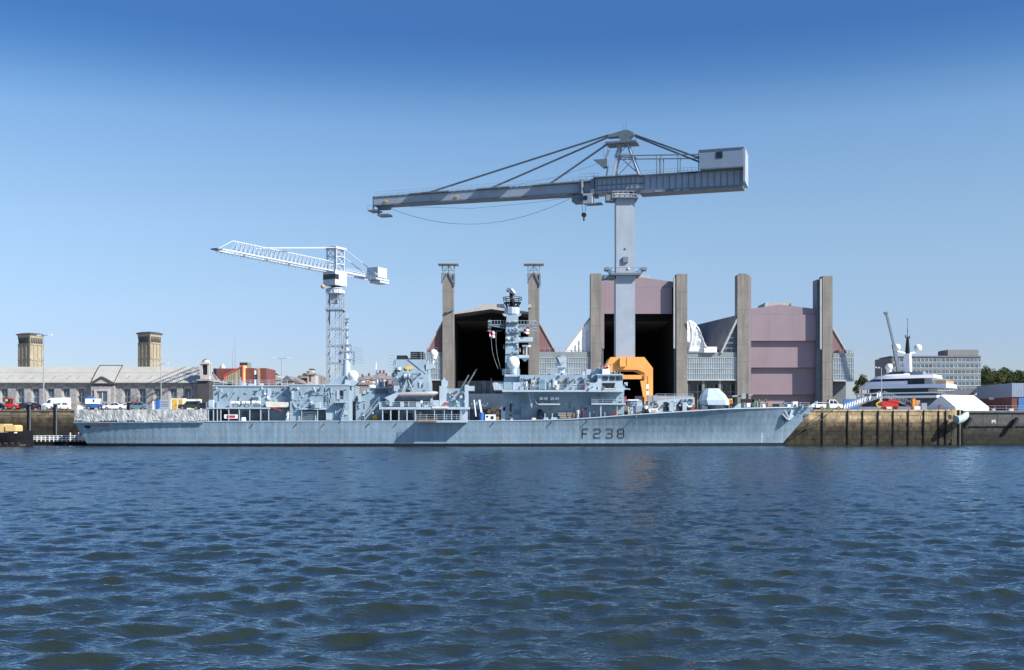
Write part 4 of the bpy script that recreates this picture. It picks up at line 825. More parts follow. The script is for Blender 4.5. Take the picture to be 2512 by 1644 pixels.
# mooring lines
for i,(p,q_,sag,r,lab) in enumerate(((P(1985,1003,207.6),P(2052,1001,219.5),.5,.07,'bow mooring rope running level to the jetty'),(P(1978,1052,218.6),P(2050,1003,219.4),.1,.17,'dark thick chain slanting down the jetty face'),(P(1990,1006,207.8),P(2036,1000,222),.7,.06,'thin second bow mooring rope'))):
    pts = [p+(q_-p)*k/10 - Vector((0,0,sag*4*(k/10)*(1-k/10))) for k in range(11)]; tag(MB().tube(pts,r,6).build('mooring_rope', G['rope'], smooth=True), lab, 'rope')

# ---- small fittings crowding the ship's sides: pipes, lockers, lamps, vents, hatches
def greeble(a, b_, t, u, Y, n, seed, par=None):
    r = random.Random(seed); ms_ = [SHIPM,SHIPM,LT,LT,G['cgrey'],G['shipdark'],G['shipdark'],G['white'],G['craned']]
    for k in range(n):
        x, y = r.uniform(a,b_), r.uniform(t,u); kind = r.random(); m = r.choice(ms_)
        if kind < .25: h = r.uniform(5,16); blk('pipe', x, x+.9, y, min(y+h,u), Y-.16, .16, m, par)
        elif kind < .4: w = r.uniform(6,18); blk('cable_run', x, min(x+w,b_), y, y+.8, Y-.12, .12, m, par)
        elif kind < .75: w, h = r.uniform(1.5,5), r.uniform(1.5,5); blk('locker', x, x+w, y, y+h, Y-r.uniform(.2,.5), .55, m, par)
        elif kind < .9: MB().cyl(P(x,y,Y-.25),P(x,y,Y),r.uniform(.12,.3),.15,8).build('lamp', m, par or fr)
        else: w = r.uniform(3,5); blk('hatch', x, x+w, y, y+w*1.9, Y-.1, .12, r.choice((SHIPM,LT)), par)
greeble(528,706,951,996,202.4,34,1); greeble(715,850,950,998,201.0,40,2); greeble(738,796,1006,1030,203.0,8,3); greeble(512,655,1006,1030,203.6,26,4)
greeble(964,1044,905,960,203.1,26,5); greeble(876,952,970,1028,205.2,26,6); greeble(940,1145,1008,1031,203.2,34,7); greeble(936,1076,984,997,201.0,26,8)
greeble(1280,1436,924,954,202.6,34,9); greeble(1240,1526,965,1018,203.4,44,10); greeble(1438,1526,938,955,200.1,10,11); greeble(1608,1702,984,1006,203.5,22,12)
greeble(1243,1270,800,915,205.2,16,13,fmo); greeble(1545,1605,984,1010,203.6,26,14); greeble(1700,1760,996,1006,204.2,12,15); greeble(1800,1980,992,1000,206.3,40,16); greeble(1152,1232,985,1030,204.5,34,17)
for i,(px,py) in enumerate(((728,1036),(795,1036),(905,1036),(972,1036),(1210,1034),(1352,1033),(1440,1030),(1560,1019),(620,1037))):   # overboard discharge spouts
    x, z = X_(px,200), Z_(py,200); MB().bar((x,hull_y(x,z)-.3,z-.4),(x+.2,hull_y(x,z)+.05,z),.16).build('scupper_spout', G['shipdark'], fr)

greeble(1244,1269,782,912,205.3,30,21,fmo)
for py in (790,815,842,868): blk('mast_shadow_ledge', 1239, 1273, py, py+1.6, 205.0, 3.6, G['shipdark'], fmo)  # dark ledges added to give the pale mast its shadows
for px,py in ((1238,800),(1274,818),(1237,850),(1275,858)): MB().cyl(P(px,py+6,206),P(px,py-4,206),.22,.16,8).build('aerial_pot', G['shipdark'], fmo)
# ================================================================ dock sheds
SY = 290.0; GZ = QZ - .02
def sx(px): return X_(px, SY)
def sz(py): return Z_(py, SY)
def pillar(par, a, b_, top, d=3.4, dy=0):
    o = MB().box(sx(a), sx(b_), SY+dy, SY+dy+d, GZ, sz(top)).build('concrete_pillar', G['conc'], par)
    for k in range(1, 8):
        z = GZ + (sz(top)-GZ)*k/8; MB().box(sx(a)-.02, sx(b_)+.02, SY+dy-.02, SY+dy+d+.02, z-.04, z+.04).build('pour_joint', G['annexlow'], o)
    return o
def shed(lab, cat, lp, rp, tops, eave, peak, hall_h, cx):
    s = thing('dock_shed', lab, cat, ((sx(lp[0])+sx(rp[1]))/2, SY, GZ))
    pillar(s, *lp, tops[0]); pillar(s, *rp, tops[1])
    a, b_ = sx(lp[1]), sx(rp[0]); D = 57; DH = 12; y0 = SY + 2.2; zl = min(sz(eave), sz(778))
    # hall: side walls, back wall and roof deck, open to the front
    zt = sz(eave)
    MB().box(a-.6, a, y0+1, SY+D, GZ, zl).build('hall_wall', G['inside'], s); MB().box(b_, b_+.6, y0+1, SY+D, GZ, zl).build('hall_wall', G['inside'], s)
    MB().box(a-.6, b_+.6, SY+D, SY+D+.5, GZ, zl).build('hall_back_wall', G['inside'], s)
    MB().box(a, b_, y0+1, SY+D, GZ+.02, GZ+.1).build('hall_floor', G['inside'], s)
    m = sx(cx); zp = sz(peak)
    MB().ext([(a-.8,y0+.5,zt),(m,y0+.5,zp),(b_+.8,y0+.5,zt),(b_+.8,y0+.5,zt-.6),(m,y0+.5,zp-.6),(a-.8,y0+.5,zt-.6)],(0,DH,0)).build('hall_roof', G['roofdk'], s)
    MB().box(a-.6,b_+.6,SY+DH,SY+D+.4,zl,zl+.5).build('rear_roof', G['roofdk'], s)
    if zt > zl + .1:
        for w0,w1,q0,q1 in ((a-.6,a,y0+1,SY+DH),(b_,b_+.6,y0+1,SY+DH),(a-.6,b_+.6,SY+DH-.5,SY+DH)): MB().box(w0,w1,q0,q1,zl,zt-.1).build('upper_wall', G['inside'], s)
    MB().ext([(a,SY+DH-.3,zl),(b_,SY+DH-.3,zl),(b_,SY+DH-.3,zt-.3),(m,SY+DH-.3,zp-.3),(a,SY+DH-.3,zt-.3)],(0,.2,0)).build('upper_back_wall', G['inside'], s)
    rl = MB(); w = (b_-a)*.17; rl.ext([(m-w*1.1,y0+2,zp-.2),(m-w,y0+2,zp+.9),(m+w,y0+2,zp+.9),(m+w*1.1,y0+2,zp-.2)],(0,9,0)); rl.build('roof_light', G['rooflt'], s)
    return s, a, b_, y0
def side_roof(par, px_in, py_in, px_out, py_out, m, mend, name='side_roof', D=55, dy=1.2):
    p, q_ = (sx(px_in),SY+dy,sz(py_in)), (sx(px_out),SY+dy,sz(py_out)); r = (sx(px_in),SY+dy,sz(py_out))
    MB().ext([p,q_,r],(0,.4,0)).build('gable_end', mend, par)
    t = Vector((0,0,-.4)); MB().ext([Vector(p)+Vector((0,.45,0)),Vector(q_)+Vector((0,.45,0)),Vector(q_)+Vector((0,.45,0))+t,Vector(p)+Vector((0,.45,0))+t],(0,D,0)).build(name, m, par)
    MB().bar(Vector(p)+Vector((0,-.1,.1)),Vector(q_)+Vector((0,-.1,.1)),.3,.35).build('verge_flashing', G['rooflt'], par)
# --- shed 1: open hall
s1, a, b_, y0 = shed('open dark dock shed between tall concrete pillars with steel frames on top', 'dock shed', (1085.5,1113), (1296.5,1323), (671,671), 765, 750, 0, 1205)
MB().ext([(a,y0-.1,sz(769)),(sx(1205),y0-.1,sz(756)),(b_,y0-.1,sz(769)),(b_,y0-.1,sz(763)),(sx(1205),y0-.1,sz(750)),(a,y0-.1,sz(763))],(0,.5,0)).build('fascia_beam', G['stonelt'], s1)
for c0, c1 in ((1085.5,1113),(1296.5,1323)):
    x0, x1 = sx(c0)-.3, sx(c1)+.3; zb, zt = sz(671), sz(648); fr_ = MB()
    for x in (x0+.2,(x0+x1)/2,x1-.2):
        for y in (SY+.2,SY+3.2): fr_.bar((x,y,zb),(x,y,zt),.16)
    for x in (x0+.2,x1-.2): fr_.bar((x,SY+.2,zt-.15),(x,SY+3.2,zt-.15),.12).bar((x,SY+.2,zb+.1),(x,SY+3.2,zb+.1),.12)
    for y in (SY+.2,SY+3.2): fr_.bar((x0,y,zb),((x0+x1)/2,y,zt),.09).bar((x1,y,zb),((x0+x1)/2,y,zt),.09).bar((x0,y,(zb+zt)/2),(x1,y,(zb+zt)/2),.1).bar((x0,y,zb+.1),(x1,y,zb+.1),.14)
    o = fr_.build('lift_frame', G['cgrey'], s1); MB().box(x0-.9,x1+.9,SY-.6,SY+3.9,zt,zt+.14).build('frame_platform', G['steel'], o)
    rr = MB()
    for k in range(6): x = x0-1+(x1-x0+2)*k/5; rr.bar((x,SY-.7,zt+.3),(x,SY-.7,zt+1.0),.06)
    rr.bar((x0-1,SY-.7,zt+.95),(x1+1,SY-.7,zt+.95),.06).bar(((x0+x1)/2,SY,zt),((x0+x1)/2,SY,zt+1.9),.06); rr.build('frame_rail', G['cgrey'], o)
    k2 = MB(); k2.bar(((x0+x1)/2,SY-.15,zb+.3),(x1-.2,SY-.15,zb-2.8),.3).bar(((x0+x1)/2,SY-.15,zb+.3),(x0+.2,SY-.15,zb-2.4),.25).bar((x1-.15,SY-.1,zb-.2),(x1-.15,SY-.1,zb-3.4),.4).bar((x0+.1,SY-.1,zb),(x0+.1,SY-.1,zb-2.6),.25); k2.build('frame_bracket', G['craned'], o)
side_roof(s1, 1086, 788, 1045, 862, G['rooflt'], G['cladm']); side_roof(s1, 1322, 788, 1364, 863, G['cladm'], G['cladm'])
MB().bar((sx(1095),SY-.4,sz(766)),(sx(1114),SY-.4,sz(758)),.4,.5).build('hoist_beam', G['craned'], s1); MB().box(sx(1295),sx(1303),SY-.3,SY+.1,sz(755),sz(747)).build('floodlight_box', G['rooflt'], s1)
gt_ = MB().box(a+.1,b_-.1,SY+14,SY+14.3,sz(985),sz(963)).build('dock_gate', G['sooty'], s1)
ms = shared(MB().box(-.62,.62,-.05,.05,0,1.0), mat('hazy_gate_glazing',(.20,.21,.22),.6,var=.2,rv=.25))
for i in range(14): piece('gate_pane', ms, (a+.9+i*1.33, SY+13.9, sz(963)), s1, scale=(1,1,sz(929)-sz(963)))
MB().box(sx(1110),sx(1240),SY+10,SY+10.5,sz(975),sz(963)).build('dock_walkway', G['rooflt'], s1)
for p,q_ in (((1125,965),(1150,920)),((1135,963),(1170,905)),((1205,965),(1205,928))): MB().bar(P(p[0],p[1],SY+8),P(q_[0],q_[1],SY+8),.35).build('inner_derrick', G['craned'], s1)
# --- shed 2: upper door down
s2, a, b_, y0 = shed('dock shed with half-open mauve door behind the large grey crane', 'dock shed', (1449,1476), (1659.5,1686), (671,672), 690, 678, 0, 1567)
MB().ext([(a,y0,sz(702)),(b_,y0,sz(702)),(b_,y0,sz(689)),(sx(1567),y0,sz(677)),(a,y0,sz(689))],(0,.4,0)).build('gable_panel', G['cladp'], s2)
MB().box(a+.4,b_-.9,y0-.35,y0+.2,sz(768),sz(703.5)).build('door_leaf', G['cladp'], s2); MB().box(a,b_,y0-.1,y0+.4,sz(703.5),sz(702)).build('door_head', G['craned'], s2)
for x0,x1,t in ((1476.2,1482.5,679),(1653,1659.3,680)): MB().box(sx(x0),sx(x1),y0-1.9,y0-.9,sz(855),sz(t)).build('door_guide', G['cladp'], s2); MB().box(sx(x0)+.2,sx(x1)-.2,y0-1.6,y0-.9,GZ,sz(855)).build('door_guide_foot', G['craned'], s2)
MB().box(sx(1652.5),sx(1656),y0-2.1,y0-1.95,sz(855),sz(681)).build('guide_strip', G['rooflt'], s2)
side_roof(s2, 1450, 777, 1385, 863, G['rooflt'], G['tarp'])
def sheeting(par, fn, n=16, m=10, nm='roof_sheeting'):
    grid = [[fn(i/n, j/m) for i in range(n+1)] for j in range(m+1)]
    for r in grid[1:-1]:
        for p in r[1:-1]: p.y += random.uniform(-.14,.14); p.z += random.uniform(-.08,.08)
    o = MB().sheet(grid).build(nm, G['tarp'], par, smooth=True); o.modifiers.new('thickness','SOLIDIFY').thickness = .08
for k in range(5): MB().bar((sx(1404+k*9),SY+1.1,sz(862)),(sx(1404+k*9),SY+1.1,sz(864-(8+k*11))),.12,.12).build('sheet_batten', G['rooflt'], s2)
bul = [(1687,786),(1697,788),(1706,795),(1714,806),(1720,820),(1724,833),(1727,842),(1729,851)]
def bulge(s,t):
    k = s*(len(bul)-1); i = min(int(k),len(bul)-2); f = k-i; px, py = bul[i][0]+(bul[i+1][0]-bul[i][0])*f, bul[i][1]+(bul[i+1][1]-bul[i][1])*f
    return Vector((sx(px)+.7*math.sin(t*math.pi), SY+.4-.9*math.sin(t*math.pi*.5)*(.5+.5*t), sz(865)+(sz(py)-sz(865))*t))
sheeting(s2, bulge, 18, 14, 'sheeted_scaffold')
MB().ext([(sx(x),SY+1.2,sz(y)) for x,y in bul]+[(sx(1729),SY+1.2,sz(865)),(sx(1687),SY+1.2,sz(865))],(0,14,0)).build('sheeted_roof_edge', G['tarp'], s2)
lowb = MB().box(sx(1727),sx(1758),SY-.3,SY+8,sz(865),sz(851)).build('sheeted_parapet', G['tarp'], s2)
# --- shed 3: door closed
s3, a, b_, y0 = shed('dock shed with closed mauve door in three stepped leaves, right of the crane', 'dock shed', (1809,1838), (2018,2042.5), (674,677), 757, 746, 0, 1918)
MB().ext([(a,y0,sz(769)),(b_,y0,sz(769)),(b_,y0,sz(757)),(sx(1918),y0,sz(745)),(a,y0,sz(757))],(0,.4,0)).build('gable_panel', G['cladp'], s3)
MB().box(a,b_,y0-.05,y0+.4,sz(770.5),sz(769)).build('door_head', G['craned'], s3)
for k,(t,u) in enumerate(((770.5,834.8),(834.8,900.3),(900.3,967),(967,1018))):
    MB().box(a+.5,b_-.9,y0-.35+k*1.0,y0-.05+k*1.0,sz(u),sz(t)).build('door_leaf', G['cladp'], s3)
for x0,x1,t in ((1838.3,1843.5,678),): MB().box(sx(x0),sx(x1),y0-1.7,y0-.7,GZ,sz(t)).build('door_guide', G['cladp'], s3)
MB().box(sx(2007),sx(2018),y0-.9,y0+3,GZ,sz(684)).build('door_guide', G['craned'], s3); MB().box(sx(2012),sx(2016),y0-2.2,y0-1.6,sz(857),sz(684)).build('guide_strip', G['rooflt'], s3)
MB().box(sx(1815),sx(1832),SY+.4,SY+3,sz(674),sz(670.5)).build('pillar_cap', G['conc'], s3)
side_roof(s3, 1809, 772, 1770, 866, G['roofdk'], G['craned']); side_roof(s3, 2042, 798, 2082, 866, G['cladm'], G['cladm'])
MB().ext([(sx(1808),SY+2,sz(772)),(sx(1771),SY+2,sz(864)),(sx(1735),SY+40,Z_(858,SY+40)),(sx(1717),SY+75,Z_(818,SY+75)),],(0,.2,-.3)).build('great_roof_slope', G['roofdk'], s3)
MB().bar((sx(1809),SY+.3,sz(783)),(sx(1770),SY+.3,sz(866)),.45,.5).build('roof_truss', G['rooflt'], s3)
for k in range(4): zz = sz(815+k*13); MB().box(sx(1776+ (3-k)*6),sx(1809),SY+.6,SY+1.0,zz-.12,zz+.12).build('roof_purlin', G['craned'], s3)
# --- glazed annexes between the sheds
def annex(lab, a, b_, top, band, gb, bot, lowb=None, lowtop=None, n=None, D=30, doors=True):
    an = thing('annex', lab, 'annex', ((sx(a)+sx(b_))/2, SY+.5, GZ)); Y = SY+.5
    MB().box(sx(a),sx(b_),Y,Y+D,sz(band),sz(top)).build('parapet', G['annexgrey'], an)
    MB().box(sx(a),sx(b_),Y+.35,Y+D,sz(gb),sz(band)).build('inner_wall', G['annexlow'], an)
    n = n or max(2,round((b_-a)/13)); w = (sx(b_)-sx(a))/n
    h = (sz(band)-sz(gb))/4
    pm = shared(MB().box(-w/2+.06,w/2-.06,-.06,.06,.04,h-.06), G['glaz'])
    for i in range(n):
        for j in range(4): piece('glazing_panel', pm, (sx(a)+w*(i+.5), Y+.15, sz(gb)+h*j), an)
    mu = MB()
    for i in range(n*3+1): x = sx(a)+w*i/3; mu.box(x-.045,x+.045,Y-.02,Y+.1,sz(gb),sz(band))
    for j in range(5): z = sz(gb)+h*j; mu.box(sx(a),sx(b_),Y-.05,Y+.1,z-.06,z+.06)
    mu.build('glazing_bars', G['mull'], an)
    MB().box(sx(a),sx(b_),Y-.2,Y+2,sz(gb)-.25,sz(gb)).build('floor_edge', G['mull'], an)
    la, lb = lowb or (a, b_)
    MB().box(sx(la),sx(lb),Y+3,Y+D,GZ,sz(gb)-.25).build('lower_wall', G['annexlow'], an)
    if doors:
        for k in range(max(1,round((lb-la)/38))+1):
            x = sx(la)+(sx(lb)-sx(la))*k/max(1,round((lb-la)/38)); MB().box(x-.3,x+.3,Y+.4,Y+1.0,GZ,sz(gb)-.25).build('column', G['annexgrey'], an)
        for k in range(round((lb-la)/20)):
            x = sx(la)+(sx(lb)-sx(la))*(k+.5)/round((lb-la)/20); d_ = MB().box(x-.8,x+.8,Y+2.9,Y+3.05,GZ+.4,sz(gb)-1.2).build('window', G['win'], an)
            MB().box(x-.8,x+.8,Y+2.85,Y+2.92,sz(gb)-3.2,sz(gb)-3.05).build('glazing_bar', G['mull'], d_); MB().box(x-.06,x+.06,Y+2.85,Y+2.92,GZ+.4,sz(gb)-1.2).build('glazing_bar', G['mull'], d_)
    rl = MB()
    for i in range(n+1): x = sx(a)+w*i; rl.box(x-.03,x+.03,Y+.2,Y+.26,sz(top),sz(top)+1.1)
    rl.box(sx(a),sx(b_),Y+.2,Y+.26,sz(top)+1.04,sz(top)+1.1); rl.build('roof_rail', G['cgrey'], an)
    return an
annex('pale glazed annex left of the open shed, behind the funnel dome', 1046, 1085.4, 863, 876, 931, 1015)
annex('wide glazed annex between the open shed and the white-sheeted shed', 1323.2, 1448.8, 863, 877, 930, 1015)
an3 = annex('glazed annex over open ground floor between the crane shed and the closed shed', 1686.2, 1808.8, 864, 877, 931, 1015)
ga = MB(); 
for k in range(3): x0 = sx(1697+k*36); ga.ext([(x0,SY+1.6,sz(934)),(x0+3.6,SY+1.6,sz(934)),(x0+3.6,SY+1.6,sz(941)),(x0+2.8,SY+1.6,sz(946)),(x0+.8,SY+1.6,sz(946)),(x0,SY+1.6,sz(941))],(0,.3,0))
annex('pale glazed annex overhanging a grey wall at the right end of the sheds', 2045.5, 2095.8, 866, 878, 933, 1015, (2043,2085), doors=False)
for k in range(2): tag(MB().box(sx(2079+k*8),sx(2084+k*8),SY+1,SY+2,sz(866)+.02,sz(859)).build('roof_vent', G['mull']), ('left','right')[k]+' of two small vents on the rightmost annex roof', 'vent')
# ================================================================ large grey hammerhead crane
KX, KY = X_(1532,242), 242.0
gc = thing('hammerhead_crane', 'tall grey hammerhead crane on an orange portal base', 'crane', (KX,KY,GZ))
CM, CD = G['crane'], G['craned']
def kz(py, Y=242): return Z_(py,Y)
hw = 2.06
MB().box(KX-hw,KX+hw,KY-hw,KY+hw,kz(880),kz(676)).build('column', CM, gc); MB().box(KX-hw+.08,KX+hw-.08,KY-hw+.08,KY+hw-.08,kz(676),kz(487)).build('column_upper', CM, gc)
MB().box(KX-3.2,KX+3.2,KY-3.2,KY+3.2,kz(679),kz(674)).build('column_platform', CD, gc)
rl = MB()
for s in (-1,1):
    for k in range(5): rl.bar((KX-3.1+1.55*k,KY+s*3.1,kz(674)),(KX-3.1+1.55*k,KY+s*3.1,kz(674)+1.1),.06).bar((KX+s*3.1,KY-3.1+1.55*k,kz(674)),(KX+s*3.1,KY-3.1+1.55*k,kz(674)+1.1),.06)
    rl.bar((KX-3.1,KY+s*3.1,kz(674)+1.1),(KX+3.1,KY+s*3.1,kz(674)+1.1),.07).bar((KX+s*3.1,KY-3.1,kz(674)+1.1),(KX+s*3.1,KY+3.1,kz(674)+1.1),.07)
rl.build('platform_rail', CD, gc)
for s in (-1,1):
    fl = MB().bar((KX+s*3.0,KY-2.4,kz(676)),(KX+s*4.3,KY-2.4,kz(664)),.15).bar((KX+s*3.0,KY-1,kz(678)),(KX+s*4.0,KY-1,kz(666)),.15).build('floodlight_arm', CD, gc)
    MB().box(KX+s*4.0-.5,KX+s*4.0+.5,KY-2.8,KY-.6,kz(667),kz(660)).build('floodlight', CD, fl)
MB().box(KX-4.9,KX-2.3,KY-2.2,KY+1,kz(687),kz(678)).build('platform_cabin', CD, gc)
MB().box(KX-.55,KX+.55,KY-hw-.35,KY-hw+.2,kz(648),kz(634)).build('hatch_hood', CD, gc); MB().box(KX+.5,KX+.85,KY-hw-.1,KY-hw+.2,kz(664),kz(659)).build('column_lamp', G['white'], gc); MB().box(KX-.15,KX+.15,KY-hw-.1,KY-hw+.2,kz(615),kz(612)).build('column_port', CD, gc)
MB().box(KX-2.4,KX+2.4,KY-2.4,KY+2.4,kz(488),kz(479)).build('slew_ring', CM, gc)
sr = MB().box(KX-2.9,KX+2.7,KY-2.9,KY+2.9,kz(492),kz(489.5)).build('slew_platform', CD, gc)
rl = MB()
for k in range(6): rl.bar((KX-2.8+1.1*k,KY-2.8,kz(490)),(KX-2.8+1.1*k,KY-2.8,kz(475)),.08)
for z in (476,483): rl.bar((KX-2.8,KY-2.8,kz(z)),(KX+2.7,KY-2.8,kz(z)),.1)
rl.build('slew_rail', G['rooflt'], sr); MB().box(KX-4.2,KX-2.6,KY-2.6,KY,kz(498),kz(484)).build('slew_drive', CD, sr)
# rotating top, built along its own axis: +u to the counterweight (right, nearer), -u to the jib tip (left, farther)
MT = Matrix.Translation((KX,KY,0)) @ Matrix.Rotation(-R(16.8),4,'Z')
zb = kz(473); zt = zb + 2.75
def gm(): return MB(MT)
w2 = 1.5
jb = gm(); jb.loft([[(-58.3,-w2,zb+.25),(-58.3,w2,zb+.25),(-58.3,w2,zb+2.0),(-58.3,-w2,zb+2.0)],[(-6,-w2,zb),(-6,w2,zb),(-6,w2,zb+2.35),(-6,-w2,zb+2.35)]]); jib = jb.build('jib_girder', CM, gc)
for z0,z1,o0,nm in ((zb+2.03,zb+2.35,.10,'jib_top_flange'),(zb-.02,zb+.3,.22,'jib_bottom_flange')):
    f = gm(); d0 = .0; f.loft([[(-58.4,-w2-o0,z0+(.0 if 'top' in nm else .24)),(-58.4,w2+o0,z0+(.0 if 'top' in nm else .24)),(-58.4,w2+o0,z0+(.3 if 'top' in nm else .5)),(-58.4,-w2-o0,z0+(.3 if 'top' in nm else .5))],[(-6,-w2-o0,z0+(.33 if 'top' in nm else 0)),(-6,w2+o0,z0+(.33 if 'top' in nm else 0)),(-6,w2+o0,z1+.33 if 'top' in nm else z1),(-6,-w2-o0,z1+.33 if 'top' in nm else z1)]]); f.build(nm, CD, jib)
rl = gm()
for k in range(36):
    u = -58+k*1.47; z = zb+2.3+.38*(u+58.3)/52.3; rl.bar((u,-w2-.2,z),(u,-w2-.2,z+1.0),.05).bar((u,w2+.2,z),(u,w2+.2,z+1.0),.05)
for s in (-1,1):
    for h in (.5,1.0): rl.bar((-58,s*(w2+.2),zb+2.3+h),(-6,s*(w2+.2),zb+2.68+h),.04)
rl.build('jib_handrail', G['cgrey'], jib)
for u in (-55.3,-49.8,-38): gm().box(u-.3,u+.3,-w2-.2,-w2,zb+.9,zb+1.3).build('jib_plate', G['yellow'], jib)
for u0,u1 in ((-49.2,-39.5),(-33,-25.3),(-18.6,-6)): gm().ext([(u0,-w2-.85,zb+2.12+.33*(u0+58.3)/52.3),(u0,-w2-.05,zb+2.12+.33*(u0+58.3)/52.3),(u1,-w2-.05,zb+2.12+.33*(u1+58.3)/52.3),(u1,-w2-.85,zb+2.12+.33*(u1+58.3)/52.3)],(0,0,.22)).build('jib_walkway', CD, jib)
for u in (-45,-31,-19): gm().box(u-.9,u+.9,-w2-.9,-w2,zb+2.3,zb+2.5).build('jib_lamp_bracket', CD, jib)
tp = gm(); tp.bar((-58.4,-1.4,zb-1.2),(-58.4,-1.4,zb+2.4),.3).bar((-58.4,1.4,zb-1.2),(-58.4,1.4,zb+2.4),.3).box(-59.8,-57.4,-1.6,1.6,zb-.9,zb-.65).box(-57.5,-54.8,-1.3,1.3,zb-2.1,zb-1.7).bar((-57,-1,zb-1.8),(-57,-1,zb+.2),.15).bar((-59.8,-1.5,zb-.7),(-59.8,-1.5,zb+.3),.06).bar((-59.8,-1.5,zb+.3),(-57.5,-1.5,zb+.3),.05).box(-57.4,-54.9,-.8,.8,zb-.5,zb+.2); tp.build('jib_tip', CD, gc)
# slewing house girder and counter jib
gm().box(-6,3.6,-2.2,2.2,zb-.1,zt+.2).build('root_girder', CM, gc)
for k in range(9): gm().box(-5.6+k*1.05,-5.45+k*1.05,-2.32,-2.2,zb,zt).build('stiffener', CD, gc)
for z in (zt+.22,zb+.35,zb+1.4): gm().box(-6.3,4.6,-2.7 if z>zt else -2.3,2.7 if z>zt else 2.3,z-.1,z+.12).build('root_flange', CD, gc)
cj = gm(); cj.loft([[(3.6,-1.9,zb-.2),(3.6,1.9,zb-.2),(3.6,1.9,zt+.1),(3.6,-1.9,zt+.1)],[(25.6,-1.9,zb-.2),(25.6,1.9,zb-.2),(25.6,1.9,zt+.3),(25.6,-1.9,zt+.3)]]); cj.build('counter_jib', CM, gc)
gm().box(3.6,25.4,-2.1,2.1,zb-.75,zb-.2).build('counter_jib_soffit', CD, gc); gm().box(14,25.55,-2.7,2.7,zt+.12,zt+.29).build('counter_jib_flange', CD, gc)
for k in range(16): gm().box(4.6+k*1.35,4.72+k*1.35,-2.02,-1.9,zb-.15,zt).build('stiffener', CD, gc)
hs = gm(); hs.box(16.6,25.6,-3.7,3.7,zt+.5,zt+4.4); hso = hs.build('machinery_house', G['craneh'], gc)
gm().box(20.1,21.4,-3.78,-3.7,zt+2.5,zt+3.8).build('house_window', G['black'], hso); gm().box(16.4,25.8,-3.85,3.85,zt+4.36,zt+4.5).build('house_roof', CM, hso)
gm().ext([(25.62,-3.6,zb+.1),(25.62,3.6,zb+.1),(25.62,3.6,zt+4.3),(25.62,-3.6,zt+4.3)],(.4,0,0)).build('counterweight', CM, gc)
gm().box(16.7,25.5,-3.75,3.75,zt+.3,zt+.55).build('house_floor', CD, hso)
# A-frame tower head
ap = kz(320); pl = kz(353)
af = gm()
for s in (-1,1): af.bar((-2.4,s*1.9,zt),(-.9,s*1.0,pl),.42).bar((3.6,s*1.9,zt),(.7,s*1.0,pl),.42).bar((-1.7,s*1.5,zt+5.5),(2.3,s*1.5,zt+5),.2).bar((-2.2,s*1.8,zt+1),(2.2,s*1.5,zt+5.4),.14).bar((3.3,s*1.8,zt+1),(-1.6,s*1.5,zt+5.6),.14).bar((-1.6,s*1.4,zt+6),(1.2,s*1.2,zt+8.5),.14)
af.bar((-1.7,-1.5,zt+5.5),(-1.7,1.5,zt+5.5),.2).bar((2.3,-1.5,zt+5),(2.3,1.5,zt+5),.2); af.build('tower_frame', CM, gc)
gm().box(-3.8,3.0,-2.2,2.2,pl-.2,pl+.2).build('apex_platform', CD, gc)
hd = gm(); hd.ext([(-3.6,-.9,pl+1.5),(-3.4,-.9,pl+2.0),(.1,-.9,ap-.1),(1.0,-.9,ap-.2),(2.2,-.9,ap-.9),(2.0,-.9,pl+1.7),(.5,-.9,pl+.4),(-.8,-.9,pl+.4),(-1.1,-.9,pl+1.5)],(0,1.8,0)); hd.build('apex_sheave_head', CD, gc)
gm().bar((.3,0,ap-.2),(.3,0,ap+1.9),.08).bar((-.3,.5,ap-.2),(-.3,.5,ap+1.2),.06).build('lightning_rod', CD, gc)
ca = gm(); ca.ext([(-6.3,-2.9,zt+4.2),(-3.2,-2.9,zt+4.2),(-3.2,-2.9,zt+2.6),(-4.2,-2.9,zt+2.4)],(0,1.6,0)); ca.bar((-4,-2.2,zt+4),(-3,-2.0,zt+6.2),.5).bar((-3.6,-2.0,zt),(-3.2,-2.0,zt+3),.35).bar((-3.4,-2.0,zt+5),(-3.4,-2,pl),.08).bar((-4.2,-2.0,zt+5),(-4.2,-2,pl),.06); ca.build('access_stair', CD, gc)
for u0,z0,u1 in ((-3.4,pl+2.2,-46.8),(-3.4,pl+1.8,-31.6),(-3.2,pl+.6,-17.6)):
    for s in (-1,1): gm().cyl((u0,s*.32,z0),(u1,s*.32,zb+2.45),.13,.13,8).build('jib_pendant', CD, gc)
for s in (-1,1): gm().cyl((2.3,s*.5,ap-1.1),(20,s*.6,zt+2.0),.15,.15,8).build('backstay', CD, gc); gm().cyl((2.3,s*.4,ap-1.5),(19.6,s*.5,zt+1.2),.13,.13,8).build('backstay', CD, gc); gm().bar((-2.0,s*1.6,zt+5.0),(16,s*1.8,zt+4.0),.22).build('strut', CD, gc)
for u in (7.3,8.2,11.8,16.2): 
    for s in (-1,1): gm().bar((u,s*1.8,zt),(u,s*1.8,zt+4.6),.17).build('strut_post', CD, gc)
gm().box(3.8,16,-2.75,-1.95,zt+.12,zt+.3).build('counter_jib_walkway', CD, gc); gm().box(-6.2,3.8,-3.1,-2.25,zt+.25,zt+.45).build('root_walkway', CD, gc)
rl = gm()
for k in range(14): rl.bar((4+k*.9,-2.0,zt+.2),(4+k*.9,-2.0,zt+1.3),.05)
for h in (.75,1.3): rl.bar((4,-2.0,zt+h),(15.6,-2.0,zt+h),.045)
rl.build('counter_jib_handrail', G['cgrey'], gc); gm().bar((6,-1.9,zt),(6,-1.9,zt-2.2),.09).build('cable_drop', G['rooflt'], gc)
